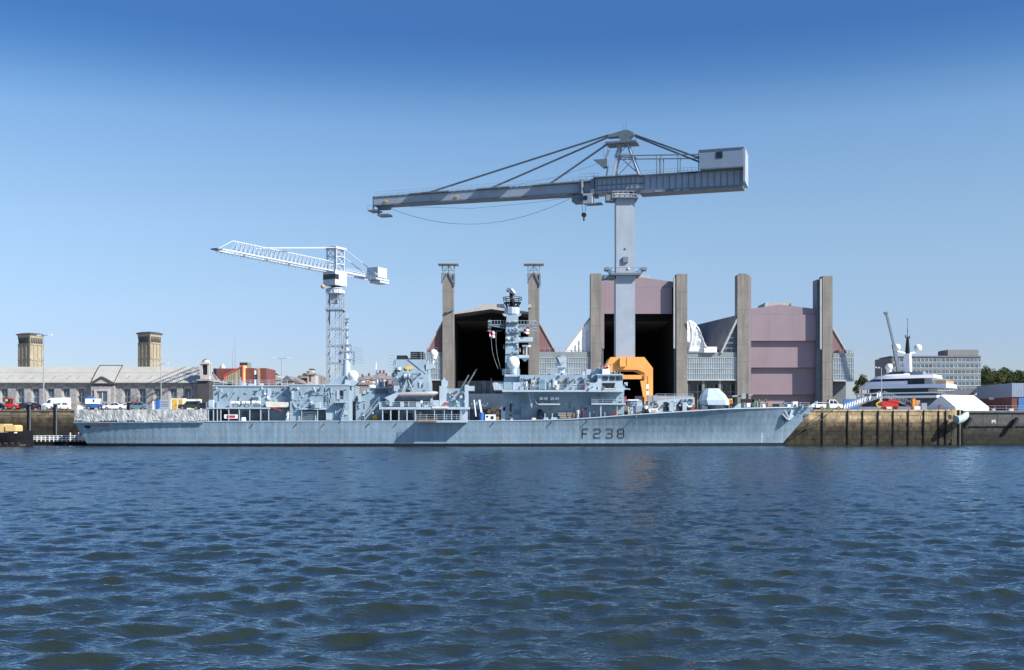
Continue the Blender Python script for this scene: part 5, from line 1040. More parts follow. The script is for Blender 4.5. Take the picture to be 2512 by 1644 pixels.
for u in (7,11,13): gm().box(u,u+1.3,-2.3,-1.9,zb-.7,zb-.45).build('soffit_lamp', CM, gc)
# trolley, hook, cables
tr_ = gm(); tr_.box(-9.6,-8.6,-2.3,2.3,zb-.2,zb+2.9).box(-7.0,-6.2,-2.5,2.5,zb-.4,zb+2.9).box(-11.3,-7.2,-1.9,1.9,zb-1.6,zb-.2); tro = tr_.build('trolley', CD, gc)
gm().box(-8.6,-6.6,-2.8,-1.0,zb-2.4,zb-.2).build('trolley_cab', CM, tro); gm().box(-8.0,-4.6,-2.9,-.8,zb-2.6,zb-2.35).build('cab_platform', CD, tro); gm().box(-8.5,-7.6,-2.85,-2.75,zb-1.6,zb-.7).build('cab_window', G['black'], tro); gm().box(-9.0,-8.7,-2.5,-2.3,zb-.1,zb+2.7).build('trolley_post', G['rooflt'], tro)
rl = gm()
for u in (-9.6,-8.2,-6.4,-5.2): rl.bar((u,-2.3,zb+2.8),(u,-2.3,zb+4.2),.06)
rl.bar((-9.6,-2.3,zb+4.1),(-5.2,-2.3,zb+4.1),.05).bar((-9.6,-2.3,zb+3.5),(-5.2,-2.3,zb+3.5),.05); rl.build('trolley_rail', G['cgrey'], tro)
hk = gm(); zh = kz(523); 
for u in (-9.4,-8.4): hk.cyl((u,-.5,zb-1.5),(u+(.2 if u<-9 else -.2),-.5,zh+.6),.05,.05,5)
hk.build('hoist_rope', CD, tro); gm().cyl((-8.9,-.8,zh),(-8.9,-.2,zh),.52,.52,14).build('hook_block', G['rust'], tro); gm().bar((-8.9,-.5,zh-.4),(-8.9,-.5,zh-1.3),.3).build('hook', CD, tro)
ct = gm(); pts = []
for k in range(17): t = k/16; u = -55+44*t; pts.append((u,-.4,zb-.2-(zb-.2-(kz(543)+1.0))*4*t*(1-t)*.98))
ct.tube(pts,.045,5); ct.build('sagging_cable', CD, gc)
gm().tube([(-50,.6,zb-.1),(-35,.6,zb-1.3),(-22,.6,zb-.9),(-12,.6,zb-.2)],.03,4).build('trolley_rope', CD, gc); gm().tube([(-3.5,0,zt+4.5),(-14,0,zt+1.9),(-26,0,zt+.2)],.03,4).build('luff_rope', CD, gc)
# orange portal base
OM = G['orange']; 
ob = thing('x','x','x',(0,0,0)); bpy.data.objects.remove(ob)
def portal(Yf, d, nm):
    o = MB(); out = [(1481,1010),(1481,905),(1498,876),(1581,876),(1602,903),(1602,1010)]; inn = [(1590,1010),(1590,925),(1579,913),(1565,907),(1516,907),(1504,913),(1493,926),(1493,1010)]
    pts = [P(a,b_,238) for a,b_ in out]+[P(a,b_,238) for a,b_ in inn]; pts = [Vector((p.x,Yf,p.z)) for p in pts]
    # three convex pieces: two legs and the crown
    A = lambda i: pts[i]
    o.ext([A(0),A(1),A(12),A(13)],(0,d,0)); o.ext([A(4),A(5),A(6),A(7)],(0,d,0)); o.ext([A(1),A(2),A(10),A(11),A(12)],(0,d,0)); o.ext([A(2),A(3),A(9),A(10)],(0,d,0)); o.ext([A(3),A(4),A(7),A(8),A(9)],(0,d,0))
    return o.build(nm, OM, gc)
KYp = 238.2
portal(KYp, 1.3, 'portal_frame'); portal(KYp+6.6, 1.3, 'portal_frame')
kx0 = X_(1498,238); kx1 = X_(1581,238)
MB().box(kx0,kx1,KYp+1.3,KYp+6.6,Z_(898,238),Z_(876.5,238)).build('portal_crown', OM, gc)
MB().ext([P(1581,876.5,238)+Vector((0,1.5,0)),P(1602,903,238)+Vector((0,1.5,0)),P(1597,906,238)+Vector((0,1.5,0)),P(1577,880,238)+Vector((0,1.5,0))],(0,5.1,0)).build('portal_shoulder', OM, gc); MB().ext([P(1498,876.5,238)+Vector((0,1.5,0)),P(1481,905,238)+Vector((0,1.5,0)),P(1486,906,238)+Vector((0,1.5,0)),P(1503,880,238)+Vector((0,1.5,0))],(0,5.1,0)).build('portal_shoulder', OM, gc)
MB().box(X_(1520,238),X_(1535,238),KYp-.8,KYp,Z_(900,238),Z_(878,238)).build('portal_rib', OM, gc); MB().box(X_(1537,238),X_(1539,238),KYp-.6,KYp,Z_(897,238),Z_(877,238)).build('portal_rib', OM, gc)
MB().box(X_(1496,238),X_(1580,238),KYp-.2,KYp+1.0,Z_(930,238),Z_(920,238)).build('portal_tie', OM, gc); MB().box(X_(1580,238),X_(1586,238),KYp-.5,KYp+.3,Z_(929,238),Z_(919,238)).build('tie_box', OM, gc)
MB().ext([P(1571,934,236.6),P(1581,934,236.6),P(1584,974,236.6),P(1578,974,236.6)],(0,.7,0)).build('bogie_leg', OM, gc)
for t,u in ((943,954),(960,969)): MB().box(X_(1585,237),X_(1591.5,237),236.9,237.6,Z_(u,237),Z_(t,237)).build('electrical_cabinet', G['white'], gc)
MB().box(X_(1478,238),X_(1606,238),KYp-1.0,KYp+2.4,GZ,GZ+1.2).build('bogie', CD, gc); MB().box(X_(1478,238),X_(1606,238),KYp+5.6,KYp+9,GZ,GZ+1.2).build('bogie', CD, gc)
# ================================================================ white tower crane
WX, WY = X_(823,255), 255.0
wc = thing('tower_crane', 'white lattice tower crane with its jib swung towards the water on the left', 'crane', (WX,WY,GZ)); WM, WG = G['cwhite'], G['cgrey']
def wz(py): return Z_(py,255)
hw = 1.65
for sx_ in (-1,1):
    for sy_ in (-1,1): MB().box(WX+sx_*hw-.16,WX+sx_*hw+.16,WY+sy_*hw-.16,WY+sy_*hw+.16,GZ,wz(720)).build('tower_leg', WG, wc)
lv = [wz(y) for y in (1005,975,938,891,849,807,760,722)]
for z in lv[1:-1]:
    f = MB()
    for s in (-1,1): f.box(WX-hw,WX+hw,WY+s*hw-.13,WY+s*hw+.13,z-.17,z+.17).box(WX+s*hw-.13,WX+s*hw+.13,WY-hw,WY+hw,z-.17,z+.17)
    f.build('tower_ring', WG, wc)
for z0,z1 in zip(lv,lv[1:]):
    f = MB()
    for s in (-1,1): f.bar((WX-hw,WY+s*hw,z0),(WX+hw,WY+s*hw,z1),.12).bar((WX+s*hw,WY-hw,z0),(WX+s*hw,WY+hw,z1),.12)
    f.build('tower_brace', WG, wc)
MB().cyl((WX,WY,wz(755)),(WX,WY,GZ),.07,.07,6).build('tower_cable', WG, wc)
ladder((WX+.9,WY-hw+.2,GZ),(WX+.9,WY-hw+.2,wz(725)),.5,wc,WG,40)
MB().box(WX-2.1,WX+2.1,WY-2.1,WY+2.1,wz(762),wz(757)).build('service_platform', WG, wc); MB().box(WX-1.0,WX+.6,WY-1,WY+1,wz(745),wz(722)).build('machine_core', WG, wc)
MB().lathe((WX,WY,wz(722)),[(2.0,0),(2.15,.1),(2.05,1.2),(1.6,1.4)],16).build('slew_drum', WM, wc); MB().cyl((WX,WY,wz(709)),(WX,WY,wz(700)),1.0,1.0,14).build('slew_bearing', G['rust'], wc)
rl = MB()
for k in range(12): t = 2*math.pi*k/12; rl.bar((WX+2.2*math.cos(t),WY+2.2*math.sin(t),wz(722)),(WX+2.2*math.cos(t),WY+2.2*math.sin(t),wz(709)),.06)
rl.tube([(WX+2.2*math.cos(2*math.pi*k/12),WY+2.2*math.sin(2*math.pi*k/12),wz(710)) for k in range(13)],.05,5); rl.build('slew_rail', WG, wc)
MW = Matrix.Translation((WX,WY,0)) @ Matrix.Rotation(R(180+61),4,'Z')   # +u towards the jib tip
def wm_(): return MB(MW)
z0 = wz(668)
wm_().box(-2.0,2.3,-1.7,1.7,wz(702),wz(666)).build('crane_cab', WM, wc); wm_().box(1.0,2.4,-1.75,1.75,wz(688),wz(676)).build('cab_window', G['win'], wc)
JL = 37.4
for s in (-1,1): wm_().bar((2,s*1.1,z0),(JL,s*1.0,z0),.22,.28).build('jib_lower_chord', WM, wc)
wm_().bar((2,0,z0+2.3),(JL-4,0,z0+2.3),.16).build('jib_top_chord', WM, wc); wm_().bar((JL-4,0,z0+2.3),(JL,0,z0+.2),.12).build('jib_nose', WM, wc)
n = 24
for k in range(n):
    u0, u1 = 2+(JL-6)*k/n, 2+(JL-6)*(k+1)/n; f = wm_()
    for s in (-1,1): f.bar((u0,s*1.05,z0),(u0,0,z0+2.3),.075).bar((u0,0,z0+2.3),(u1,s*1.05,z0),.065)
    f.bar((u0,-1.05,z0),(u0,1.05,z0),.09); f.build('jib_lattice', WM, wc)
for u in (8,15,22,29,35): wm_().box(u-.35,u+.35,-1.5,-.9,z0-.2,z0+.35).build('jib_lamp', CD, wc)
rl = wm_()
for k in range(30): rl.bar((3+k*1.15,-1.5,z0-.1),(3+k*1.15,-1.5,z0-.75),.05)
rl.bar((2,-1.5,z0-.15),(37,-1.5,z0-.15),.08); rl.build('jib_walkway', WM, wc)
wm_().box(JL-.5,JL+1.2,-.9,.9,z0-.15,z0+.1).build('jib_end', CD, wc)
hz = wz(612); th = MB(MW)
for s in (-1,1):
    for u in (-1.4,1.4): th.bar((u,s*1.3,wz(667)),(u,s*1.3,hz),.24)
    for a_,b2 in ((0,.33),(.33,.66),(.66,1)): za, zc = wz(667)+(hz-wz(667))*a_, wz(667)+(hz-wz(667))*b2; th.bar((-1.4,s*1.3,za),(1.4,s*1.3,zc),.14).bar((-1.4,s*1.3,zc),(1.4,s*1.3,zc),.16)
for u in (-1.4,1.4):
    for a_,b2 in ((0,.33),(.33,.66),(.66,1)): za, zc = wz(667)+(hz-wz(667))*a_, wz(667)+(hz-wz(667))*b2; th.bar((u,-1.3,za),(u,1.3,zc),.14).bar((u,-1.3,zc),(u,1.3,zc),.16)
th.build('tower_head', WM, wc); wm_().box(-2.0,2.0,-1.6,1.6,hz-.1,hz+.4).build('head_beam', WM, wc)
for s in (-1,1): wm_().cyl((1.8,s*1.2,hz+.1),(25.5,s*.9,z0+1.9),.11,.11,8).build('jib_pendant', WM, wc); wm_().cyl((-1.8,s*1.4,hz),(-15.5,s*1.5,z0+.6),.11,.11,8).build('backstay', WM, wc); wm_().cyl((-1.6,s*1.4,hz-4.5),(-12.8,s*1.5,z0+.5),.1,.1,8).build('backstay', WM, wc); wm_().bar((-2,s*1.5,z0+.1),(-18.8,s*1.5,z0+.1),.3,.4).build('counter_jib_beam', WM, wc); wm_().bar((-2,s*1.5,z0+1.1),(-17,s*1.5,z0+1.1),.07).build('counter_jib_handrail', WM, wc)
f = wm_()
for k in range(14): u0, u1 = -2-16*k/14, -2-16*(k+1)/14; f.bar((u0,-1.5,z0+.1),(u1,1.5,z0+.1),.12).bar((u0,-1.5,z0+.1),(u0,-1.5,z0+1.1),.07).bar((u0,1.5,z0+.1),(u0,1.5,z0+1.1),.07)
f.build('counter_jib_lattice', WM, wc)
wm_().box(-17.9,-14.2,-1.6,1.6,z0+.5,z0+2.9).build('counterweight_house', WM, wc); wm_().box(-18.9,-15.2,-1.5,1.5,z0-.7,z0-.1).build('counterweight', WM, wc)
c = P(792,703,250); wm2 = MB().ball(c,.5,12,7).build('marker_ball', G['teak'], wc, smooth=True); MB().cyl(c,(c.x,c.y,z0),.03,.03,5).build('hoist_rope', WG, wc)
# ================================================================ long stone workshop on the left quay
BY = 255.0
def bx_(px): return X_(px, BY)
def bz(py): return Z_(py, BY)
sb = thing('stone_workshop', 'long grey stone workshop with pale sheet roof and central pediment', 'building', (bx_(250),BY,GZ))
ze, zr = bz(938), Z_(900,259.2)
MB().box(bx_(-60),bx_(496),BY+.8,BY+19,GZ,ze-.1).build('wall', G['stone'], sb)
bays = [-28,9,49,86,123,161,198,256.5,310,348,386,424,460]
edges = [-60]+[(a+b_)/2 for a,b_ in zip(bays,bays[1:])]+[496]
for i in range(len(bays)+1):                         # projecting stone piers between the window recesses
    a = -60 if i == 0 else bays[i-1]+10.5; b_ = 496 if i == len(bays) else bays[i]-10.5
    MB().box(bx_(a),bx_(b_),BY,BY+.85,GZ,bz(947)).build('pier', G['stone'], sb)
    for k in range(1,6): z = GZ+(bz(947)-GZ)*k/6; MB().box(bx_(a)+.01,bx_(b_)-.01,BY-.03,BY,z+.06,z+1.05).build('ashlar_course', G['stone'], sb)
for c in bays:
    MB().box(bx_(c-10.4),bx_(c+10.4),BY+.25,BY+.8,bz(954),bz(947)).build('lintel', G['stonelt'], sb)
    MB().box(bx_(c-10),bx_(c+10),BY+.5,BY+.8,GZ,bz(988)).build('apron', G['stonelt'], sb)
    w = MB().box(bx_(c-6),bx_(c+6),BY+.7,BY+.85,bz(987),bz(961)).build('window', G['winb'], sb)
    MB().box(bx_(c)-.07,bx_(c)+.07,BY+.62,BY+.7,bz(987),bz(961)).build('mullion', G['frame'], w); MB().box(bx_(c-6),bx_(c+6),BY+.62,BY+.7,bz(974.5),bz(973)).build('transom', G['frame'], w)
    MB().ext([(bx_(c)+.56*math.cos(t),BY+.66,bz(961)+.45*math.sin(t)) for t in [math.pi*k/8 for k in range(9)]],(0,.15,0)).build('arched_head', G['winb'], sb)
    MB().box(bx_(c-7),bx_(c+7),BY+.4,BY+.8,bz(989),bz(987)).build('sill', G['stonelt'], sb)
    for s_ in (-1,1): MB().box(bx_(c+s_*8.6)-.16,bx_(c+s_*8.6)+.16,BY+.35,BY+.8,bz(988),bz(954)).build('jamb', G['stonelt'], sb)
MB().box(bx_(-60),bx_(496),BY-.35,BY+.9,bz(947),bz(941)).build('frieze', G['stone'], sb); MB().box(bx_(-60),bx_(496),BY-.7,BY+.9,bz(941),bz(937)).build('cornice', G['fascia'], sb)
zm = Z_(915,257.2); 
for nm,pts in (('lower_roof',[(BY-.8,bz(938)),(257.2,zm),(257.2,zm-.25),(BY-.8,bz(938)-.2)]),('upper_roof',[(257.4,zm+.16),(259.2,zr),(274,bz(938)),(274,bz(938)-.25),(259.2,zr-.25),(257.4,zm)])):
    MB().ext([(bx_(-60),y,z) for y,z in pts],(bx_(497)-bx_(-60),0,0)).build(nm, G['slate'], sb)
MB().ext([(bx_(496),BY-.5,bz(938)),(bx_(496),257.2,zm),(bx_(496),259.2,zr-.1),(bx_(496),273.5,bz(938))],(.3,0,0)).build('gable_wall', G['stone'], sb)
MB().box(bx_(-60),bx_(497),257.15,257.4,zm-.05,zm+.12).build('clerestory', G['stonelt'], sb)
for c in (18,52,78,105,131,164,190,224,277,312,337,366,392,424,452):
    mb = MB(); y0_, y1_ = 255.3, 256.3; f = lambda y: bz(938)+(zm-bz(938))*(y-BY+.8)/(257.2-BY+.8)+.04
    mb.ext([(bx_(c)-.35,y0_,f(y0_)),(bx_(c)+.15,y0_,f(y0_)),(bx_(c)+.65,y1_,f(y1_)),(bx_(c)+.15,y1_,f(y1_))],(0,0,.05)); mb.build('skylight', G['stain'], sb)
MB().ext([(bx_(228),BY-.9,bz(938)+.02),(bx_(285),BY-.9,bz(938)+.02),(bx_(285),257.2,zm+.25),(bx_(228),257.2,zm+.25)],(0,0,.12)).build('raised_roof_bay', G['slate'], sb); MB().ext([(bx_(228),257.2,zm+.25),(bx_(285),257.2,zm+.25),(bx_(285),259.4,zr+.25),(bx_(228),259.4,zr+.25)],(0,0,.12)).build('raised_roof_bay', G['slate'], sb)
for a in (228,285): MB().bar((bx_(a),BY-.9,bz(938)+.2),(bx_(a),257.2,zm+.42),.12).bar((bx_(a),257.2,zm+.42),(bx_(a),259.4,zr+.42),.12).build('roof_verge', G['fascia'], sb)
MB().box(bx_(228),bx_(285),259.2,259.5,zr+.2,zr+.42).build('roof_ridge', G['fascia'], sb)
pd = MB(); pd.ext([(bx_(225),BY-1.5,bz(944)),(bx_(287),BY-1.5,bz(944)),(bx_(287),BY-1.5,bz(941)),(bx_(253),BY-1.5,bz(924)),(bx_(225),BY-1.5,bz(941))],(0,1.6,0)); pdo = pd.build('pediment', G['fascia'], sb)
MB().ext([(bx_(238),BY-1.62,bz(941)),(bx_(270),BY-1.62,bz(941)),(bx_(253),BY-1.62,bz(932.5))],(0,.2,0)).build('tympanum', G['stonelt'], pdo); MB().box(bx_(228),bx_(284),BY-1.2,BY,GZ,bz(947)).build('portico_wall', G['stone'], sb)
pw = MB().box(bx_(250),bx_(263),BY-1.3,BY-1.2,bz(989),bz(963)).build('window', G['winb'], sb); MB().box(bx_(256.5)-.07,bx_(256.5)+.07,BY-1.36,BY-1.3,bz(989),bz(963)).build('mullion', G['frame'], pw)
for a in (240,272): MB().box(bx_(a)-.3,bx_(a)+.3,BY-1.5,BY-1.2,GZ,bz(955)).build('pilaster', G['stonelt'], sb)
MB().box(bx_(244),bx_(269),BY-1.55,BY-1.2,bz(960),bz(955)).build('portico_lintel', G['stonelt'], sb)
MB().box(bx_(2.5),bx_(5),240.9,241.2,GZ,Z_(940,241)).build('downpipe', G['white'], sb)
# end pavilion; the dark wall colour stands in for its shade
ep = thing('end_pavilion', 'stone end pavilion painted dark for its shade, with pale domed turret at the right end of the workshop', 'building', (bx_(510),BY-3,GZ))
MB().box(bx_(495),bx_(523),BY-3.5,BY+19,GZ,bz(936)).build('wall', G['fascia'], ep); MB().box(bx_(493.5),bx_(524.5),BY-3.9,BY+19,bz(936),bz(932)).build('cornice', G['stone'], ep)
MB().box(bx_(499),bx_(520),BY-2.5,BY-.4,bz(932),bz(921)).build('turret_base', G['stonelt'], ep)
for a in (500.5,518.5):
    for y in (BY-2.2,BY-.7): MB().box(bx_(a)-.25,bx_(a)+.25,y-.25,y+.25,bz(921),bz(895)).build('turret_column', G['stonelt'], ep)
MB().box(bx_(504),bx_(515),BY-1.9,BY-.9,bz(921),bz(895)).build('turret_core', G['fascia'], ep); MB().box(bx_(498),bx_(521),BY-2.6,BY-.3,bz(895),bz(891)).build('turret_cornice', G['stonelt'], ep)
MB().ball((bx_(509.5),BY-1.45,bz(892)),.95,14,7,1.05,0).build('turret_dome', G['stonelt'], ep, smooth=True)
# brick towers
def brick_tower(px0, px1, top, lab):
    Y = 335; c = (px0+px1)/2; x = X_(c,Y); hw_ = (X_(px1,Y)-X_(px0,Y))/2*.71; t = thing('brick_tower', lab, 'tower', (x,Y,GZ)); rot = Matrix.Translation((x,Y,0)) @ Matrix.Rotation(R(-24),4,'Z')
    z = lambda py: Z_(py,Y)
    def ring(h, zz): return [(-h,-h,zz),(h,-h,zz),(h,h,zz),(-h,h,zz)]
    MB(rot).loft([ring(hw_*1.0,GZ),ring(hw_*.93,z(top+28))]).build('shaft', G['chim'], t); MB(rot).loft([ring(hw_*.93,z(top+28)),ring(hw_*1.04,z(top+8)),ring(hw_*1.1,z(top+5))]).build('flared_head', G['chim'], t)
    MB(rot).loft([ring(hw_*1.18,z(top+5)),ring(hw_*1.18,z(top+3)),ring(hw_*.75,z(top))]).build('cap', G['chimcap'], t)
    for zz in (z(top+28),z(top+66)): MB(rot).box(-hw_*1.02,hw_*1.02,-hw_*1.02,hw_*1.02,zz-.2,zz+.2).build('string_course', G['chim'], t)
    for sgn, ax in ((-1,0),(1,1)):
        for k in range(7):
            o = -hw_*.8+hw_*1.6*k/6
            m_ = MB(rot); m_.box(o-.17,o+.17,-hw_*1.06,-hw_*.9,z(top+25),z(top+12)) if ax == 0 else m_.box(hw_*.9,hw_*1.06,o-.17,o+.17,z(top+25),z(top+12)); m_.build('slot', G['chimcap'], t)
        for k in range(4):
            o = -hw_*.9+hw_*1.8*k/3; m_ = MB(rot); m_.box(o-.25,o+.25,-hw_*1.02,-hw_*.9,GZ+10,z(top+28)) if ax == 0 else m_.box(hw_*.9,hw_*1.02,o-.25,o+.25,GZ+10,z(top+28)); m_.build('pilaster', G['chim'], t)
brick_tower(47,103,818,'buff brick square tower beside the lamp post at far left'); brick_tower(340,394,815,'buff brick square tower behind the workshop roof, nearer the ship')
# lamp posts
def lamp(px, top, bot, Y, arms, lab, w=.12):
    x = X_(px,Y); t = thing('lamp_post', lab, 'lamp post', (x,Y,Z_(bot,Y))); MB().cyl((x,Y,Z_(bot,Y)),(x,Y,Z_(top,Y)),w,w*.65,8).build('pole', G['steel'], t, smooth=True)
    for a in arms: q_ = (x+a,Y,Z_(top,Y)+.25*abs(a)/2); ar = MB().bar((x,Y,Z_(top,Y)),q_,.1).build('arm', G['steel'], t); MB().box(min(q_[0],q_[0]+.7*np.sign(a)),max(q_[0],q_[0]+.7*np.sign(a)),Y-.25,Y+.25,q_[2]-.08,q_[2]+.14).build('lamp_head', G['lamp'], ar)
    return t
lamp(107,824,1003,226,(1.0,-.6),'tall lamp post beside the left brick tower',.15); lamp(395,893,1000,232,(.9,-.4),'lamp post in front of the right brick tower'); lamp(691,880,960,236,(1.1,-1.1),'double lamp post behind the hangar roof',.14)
lamp(2162,903,1004,224,(-.7,-.3),'lamp post in front of the yacht',.12); MB_ = None
p4 = lamp(2093,901,1004,262,(-.5,),'thin lamp post between the last annex and the yacht',.06) if False else None
# red-brown building with slanted gable
rb = thing('brick_office', 'red-brown brick building with slanted olive gable trimmed in red', 'building', (X_(590,300),300,GZ)); Y = 300
for nm,a,b_,t,d,m in (('wall',524,600,904,14,'brickr'),('corner_wall',524,531,904,-.3,'navy'),('wall',602,624,903,12,'brickr'),('stair_tower',623,633,909,10,'white'),('wall',633,653,903,12,'brickr'),('corner_wall',633,638,902.5,-.3,'teak')): 
    y0_ = Y if d > 0 else Y+d; MB().box(X_(a,Y),X_(b_,Y),y0_,y0_+abs(d),GZ,Z_(t,Y)).build(nm, G[m], rb)
MB().ext([P(550,960,Y-1),P(596,960,Y-1),P(596,899,Y-1),P(551,921,Y-1)],(0,1,0)).build('slanted_gable', G['olivecl'], rb); MB().bar(P(550,922,Y-1.1),P(596,897,Y-1.1),.3).bar(P(550,922,Y-1.1),P(550,965,Y-1.1),.3).bar(P(595,897,Y-1.1),P(595,960,Y-1.1),.35).build('red_trim', G['redtrim'], rb)
MB().box(X_(597,Y),X_(602,Y),Y-1.2,Y+2,GZ,Z_(897,Y)).build('yellow_panel', G['yeltrim'], rb); MB().box(X_(581,Y),X_(602,Y),Y+3,Y+7,Z_(904,Y),Z_(887,Y)).build('plant_room', G['office'], rb); MB().box(X_(583,Y),X_(600,Y),Y+2.9,Y+3,Z_(893,Y),Z_(889,Y)).build('plant_window', G['win'], rb)
for k in range(2): MB().box(X_(625.5,Y),X_(630.5,Y),Y-.1,Y,Z_(924+k*6,Y),Z_(919+k*6,Y)).build('window', G['win'], rb)
for px,t in ((577,822),(571,850)): tag(MB().cyl(P(px,905,310),P(px,t,310),.1,.04,6).build('radio_aerial', G['steel']), ('tall' if px > 575 else 'short')+' thin aerial above the red-brown building', 'aerial')
tag(MB().lathe(P(546,908,305),[(.9,-.5),(.9,.3),(.75,1.0),(.3,1.6),(.05,1.75)],12).build('roof_cupola', G['stonelt'], smooth=True), 'pale stone cupola just behind the red-brown building', 'cupola')
# ================================================================ town behind
def house(px0, px1, eave, ridge, Y, wall, roof, lab, ch=1, nwin=3, depth=9, gable=False):
    t = thing('house', lab, 'house', (X_((px0+px1)/2,Y),Y,GZ)); a, b_ = X_(px0,Y), X_(px1,Y); ze_, zr_ = Z_(eave,Y), Z_(ridge,Y)
    MB().box(a,b_,Y,Y+depth,GZ-1,ze_).build('wall', wall, t)
    rp = [(a-.3,Y-.4,ze_),(a-.3,Y+depth/2,zr_),(a-.3,Y+depth+.4,ze_)] if not gable else None
    ro = (MB().ext(rp,(b_-a+.6,0,0)) if not gable else MB().ext([(a-.4,Y-.3,ze_),((a+b_)/2,Y-.3,zr_),(b_+.4,Y-.3,ze_)],(0,depth+.6,0))).build('roof', roof, t)
    for k in range(ch): x = a+(b_-a)*(.2+.6*k/max(1,ch-1) if ch > 1 else .7); MB().box(x-.5,x+.5,Y+depth/2-.5,Y+depth/2+.5,zr_-1,zr_+1.5).build('chimney', G['brickr'], ro)
    for k in range(nwin): x = a+(b_-a)*(k+.5)/nwin; MB().box(x-.55,x+.55,Y-.06,Y,ze_-2.6,ze_-1.0).build('window', G['win'], t)
rs, rd, rp_ = G['roofdk'], mat('brown_tile_roof',(.20,.13,.10),.85,var=.2), mat('purple_slate_roof',(.19,.165,.17),.8,var=.2)
cw_, cs_, cp_ = mat('white_render',(.72,.71,.68),.8), mat('cream_render',(.60,.54,.44),.8), mat('pink_render',(.60,.47,.42),.8)
for a in ((656,694,932,920,330,G['stonelt'],G['rooflt'],'low pale shed right of the red-brown building',0,2,12,True),(690,718,935,921,315,G['stone'],rs,'grey gabled shed with dark roof behind the double lamp post',0,0,20,True),(713,735,940,928,318,cs_,rs,'cream-gabled small shed right of the double lamp post',0,0,12,True),(735,757,928,921,345,G['brickr'],rd,'dark brown low house left of the stone gate tower',1,2,9,False),
    (878,890,933,924,620,cw_,rs,'white house just right of the satellite dome',1,1,9,False),(890,908,931,921,640,cw_,rp_,'white terrace house with purple roof',1,3,9,False),(906,916,933,926,560,cp_,rd,'small pink gabled house',0,1,8,True),(914,926,930,919,600,cw_,rs,'tall white house beside the white whip aerial',1,2,9,False),(927,942,929,914,610,G['stonelt'],rp_,'stone house with a tall square top behind the decoy tubes',2,2,9,False),(940,966,931,921,640,cp_,rp_,'long purple-roofed house left of the funnel',2,3,9,False),
    (868,905,944,936,420,G['stone'],rd,'low brown-roofed warehouse below the town houses',0,0,14,False),(905,935,946,938,400,cs_,rp_,'low purple-roofed store below the town houses',0,0,14,False),(930,970,943,934,430,G['brickr'],rd,'brown store half hidden by the funnel',0,0,14,False)): house(*a)
gtw = thing('gate_tower', 'small stone gate tower with dark cap left of the tower crane', 'tower', (X_(764,330),330,GZ)); Y = 330
for nm,a,b_,t,u,m in (('shaft',754,774,919,1000,'stonelt'),('dark_opening',759.5,763,920,936,'fascia'),('cornice',752.5,775.5,915,919,'stone'),('belfry',758.5,767,907,915,'stonelt'),('cap',758,767.5,904.5,907.5,'fascia')): MB().box(X_(a,Y),X_(b_,Y),Y-(.1 if 'open' in nm else (.4 if 'corn' in nm else 0)),Y+4,Z_(u,Y),Z_(t,Y)).build(nm, G[m], gtw)
for k,a in enumerate((776,783,790)): MB().box(X_(a,Y),X_(a+6,Y),Y+4,Y+8,GZ,Z_(918+k*3,Y)).build('stone_stack', G['stone'], gtw)
# ================================================================ trees
def crown_mesh(seed, m, n=1500, leaf=.42):
    r = np.random.default_rng(seed); mb = MB(); cl = []
    for k in range(9): a = r.random()*6.28; rr = .55*math.sqrt(r.random()); cl.append((rr*math.cos(a), rr*math.sin(a), r.uniform(-.25,.42), r.uniform(.26,.46)))
    vs, fs = [], []
    for i in range(n):
        c = cl[r.integers(len(cl))]; d = r.normal(size=3); d /= np.linalg.norm(d); rad = c[3]*(r.random()**.35)
        p = np.array(c[:3])+d*rad*np.array([1,1,.85]); u = r.normal(size=3); u /= np.linalg.norm(u); v = np.cross(u, r.normal(size=3)); v /= np.linalg.norm(v); s = leaf*.1*(.6+.9*r.random()); k = len(vs)
        vs += [tuple(p-u*s-v*s*.7), tuple(p+u*s-v*s*.5), tuple(p+u*s*.8+v*s*.7), tuple(p-u*s*.7+v*s*.6)]; fs.append((k,k+1,k+2,k+3))
    me_ = bpy.data.meshes.new('crown'); me_.from_pydata(vs,[],fs); me_.materials.append(m); return me_
CR = [crown_mesh(s, G['leaf']) for s in (1,2,3,4)]; CRO = crown_mesh(9, G['leafo'])
def tree(px, top, bot, rad_px, Y, lab, me_, group=None):
    x = X_(px,Y); r_ = rad_px/F*Y; zt_, zb_ = Z_(top,Y), Z_(bot,Y); h = zt_-zb_; t = thing('tree', lab, 'tree', (x,Y,zb_), group)
    tk_ = MB(); tk_.cyl((x,Y,zb_-2),(x,Y,zb_+h*.5),.07*r_+.12,.05*r_+.05,8)
    for k in range(5): a = k*1.26+px; tk_.cyl((x,Y,zb_+h*(.25+.06*k)),(x+r_*.5*math.cos(a),Y+r_*.5*math.sin(a),zb_+h*(.55+.06*k)),.05*r_+.03,.03,6)
    tk_.build('trunk', G['bark'], t); o = piece('crown', me_, (x,Y,zb_+h*.56), t, rz=px*.37, scale=(r_*1.5,r_*1.5,h*.66))
tl = ['tall dark tree on the wooded rise right against the office block','broad dark tree on top of the wooded rise','rounded dark tree right of the rise summit','dark tree at the right picture edge, highest there','olive-brown tree low in the middle of the rise','dark low tree behind the olive-brown tree','low dark tree left of the blue-grey shed','dark tree filling the gap above the blue-grey shed','far right low tree behind the blue-grey shed','dark tree between summit and picture edge']
tl += ['dark tree filling the rise below the summit tree','dark tree just right of the office block foot','dark tree low on the rise behind the pale hipped roof','tree in the middle of the rise left of the blue-grey shed','dark tree at the far right edge above the blue-grey shed']
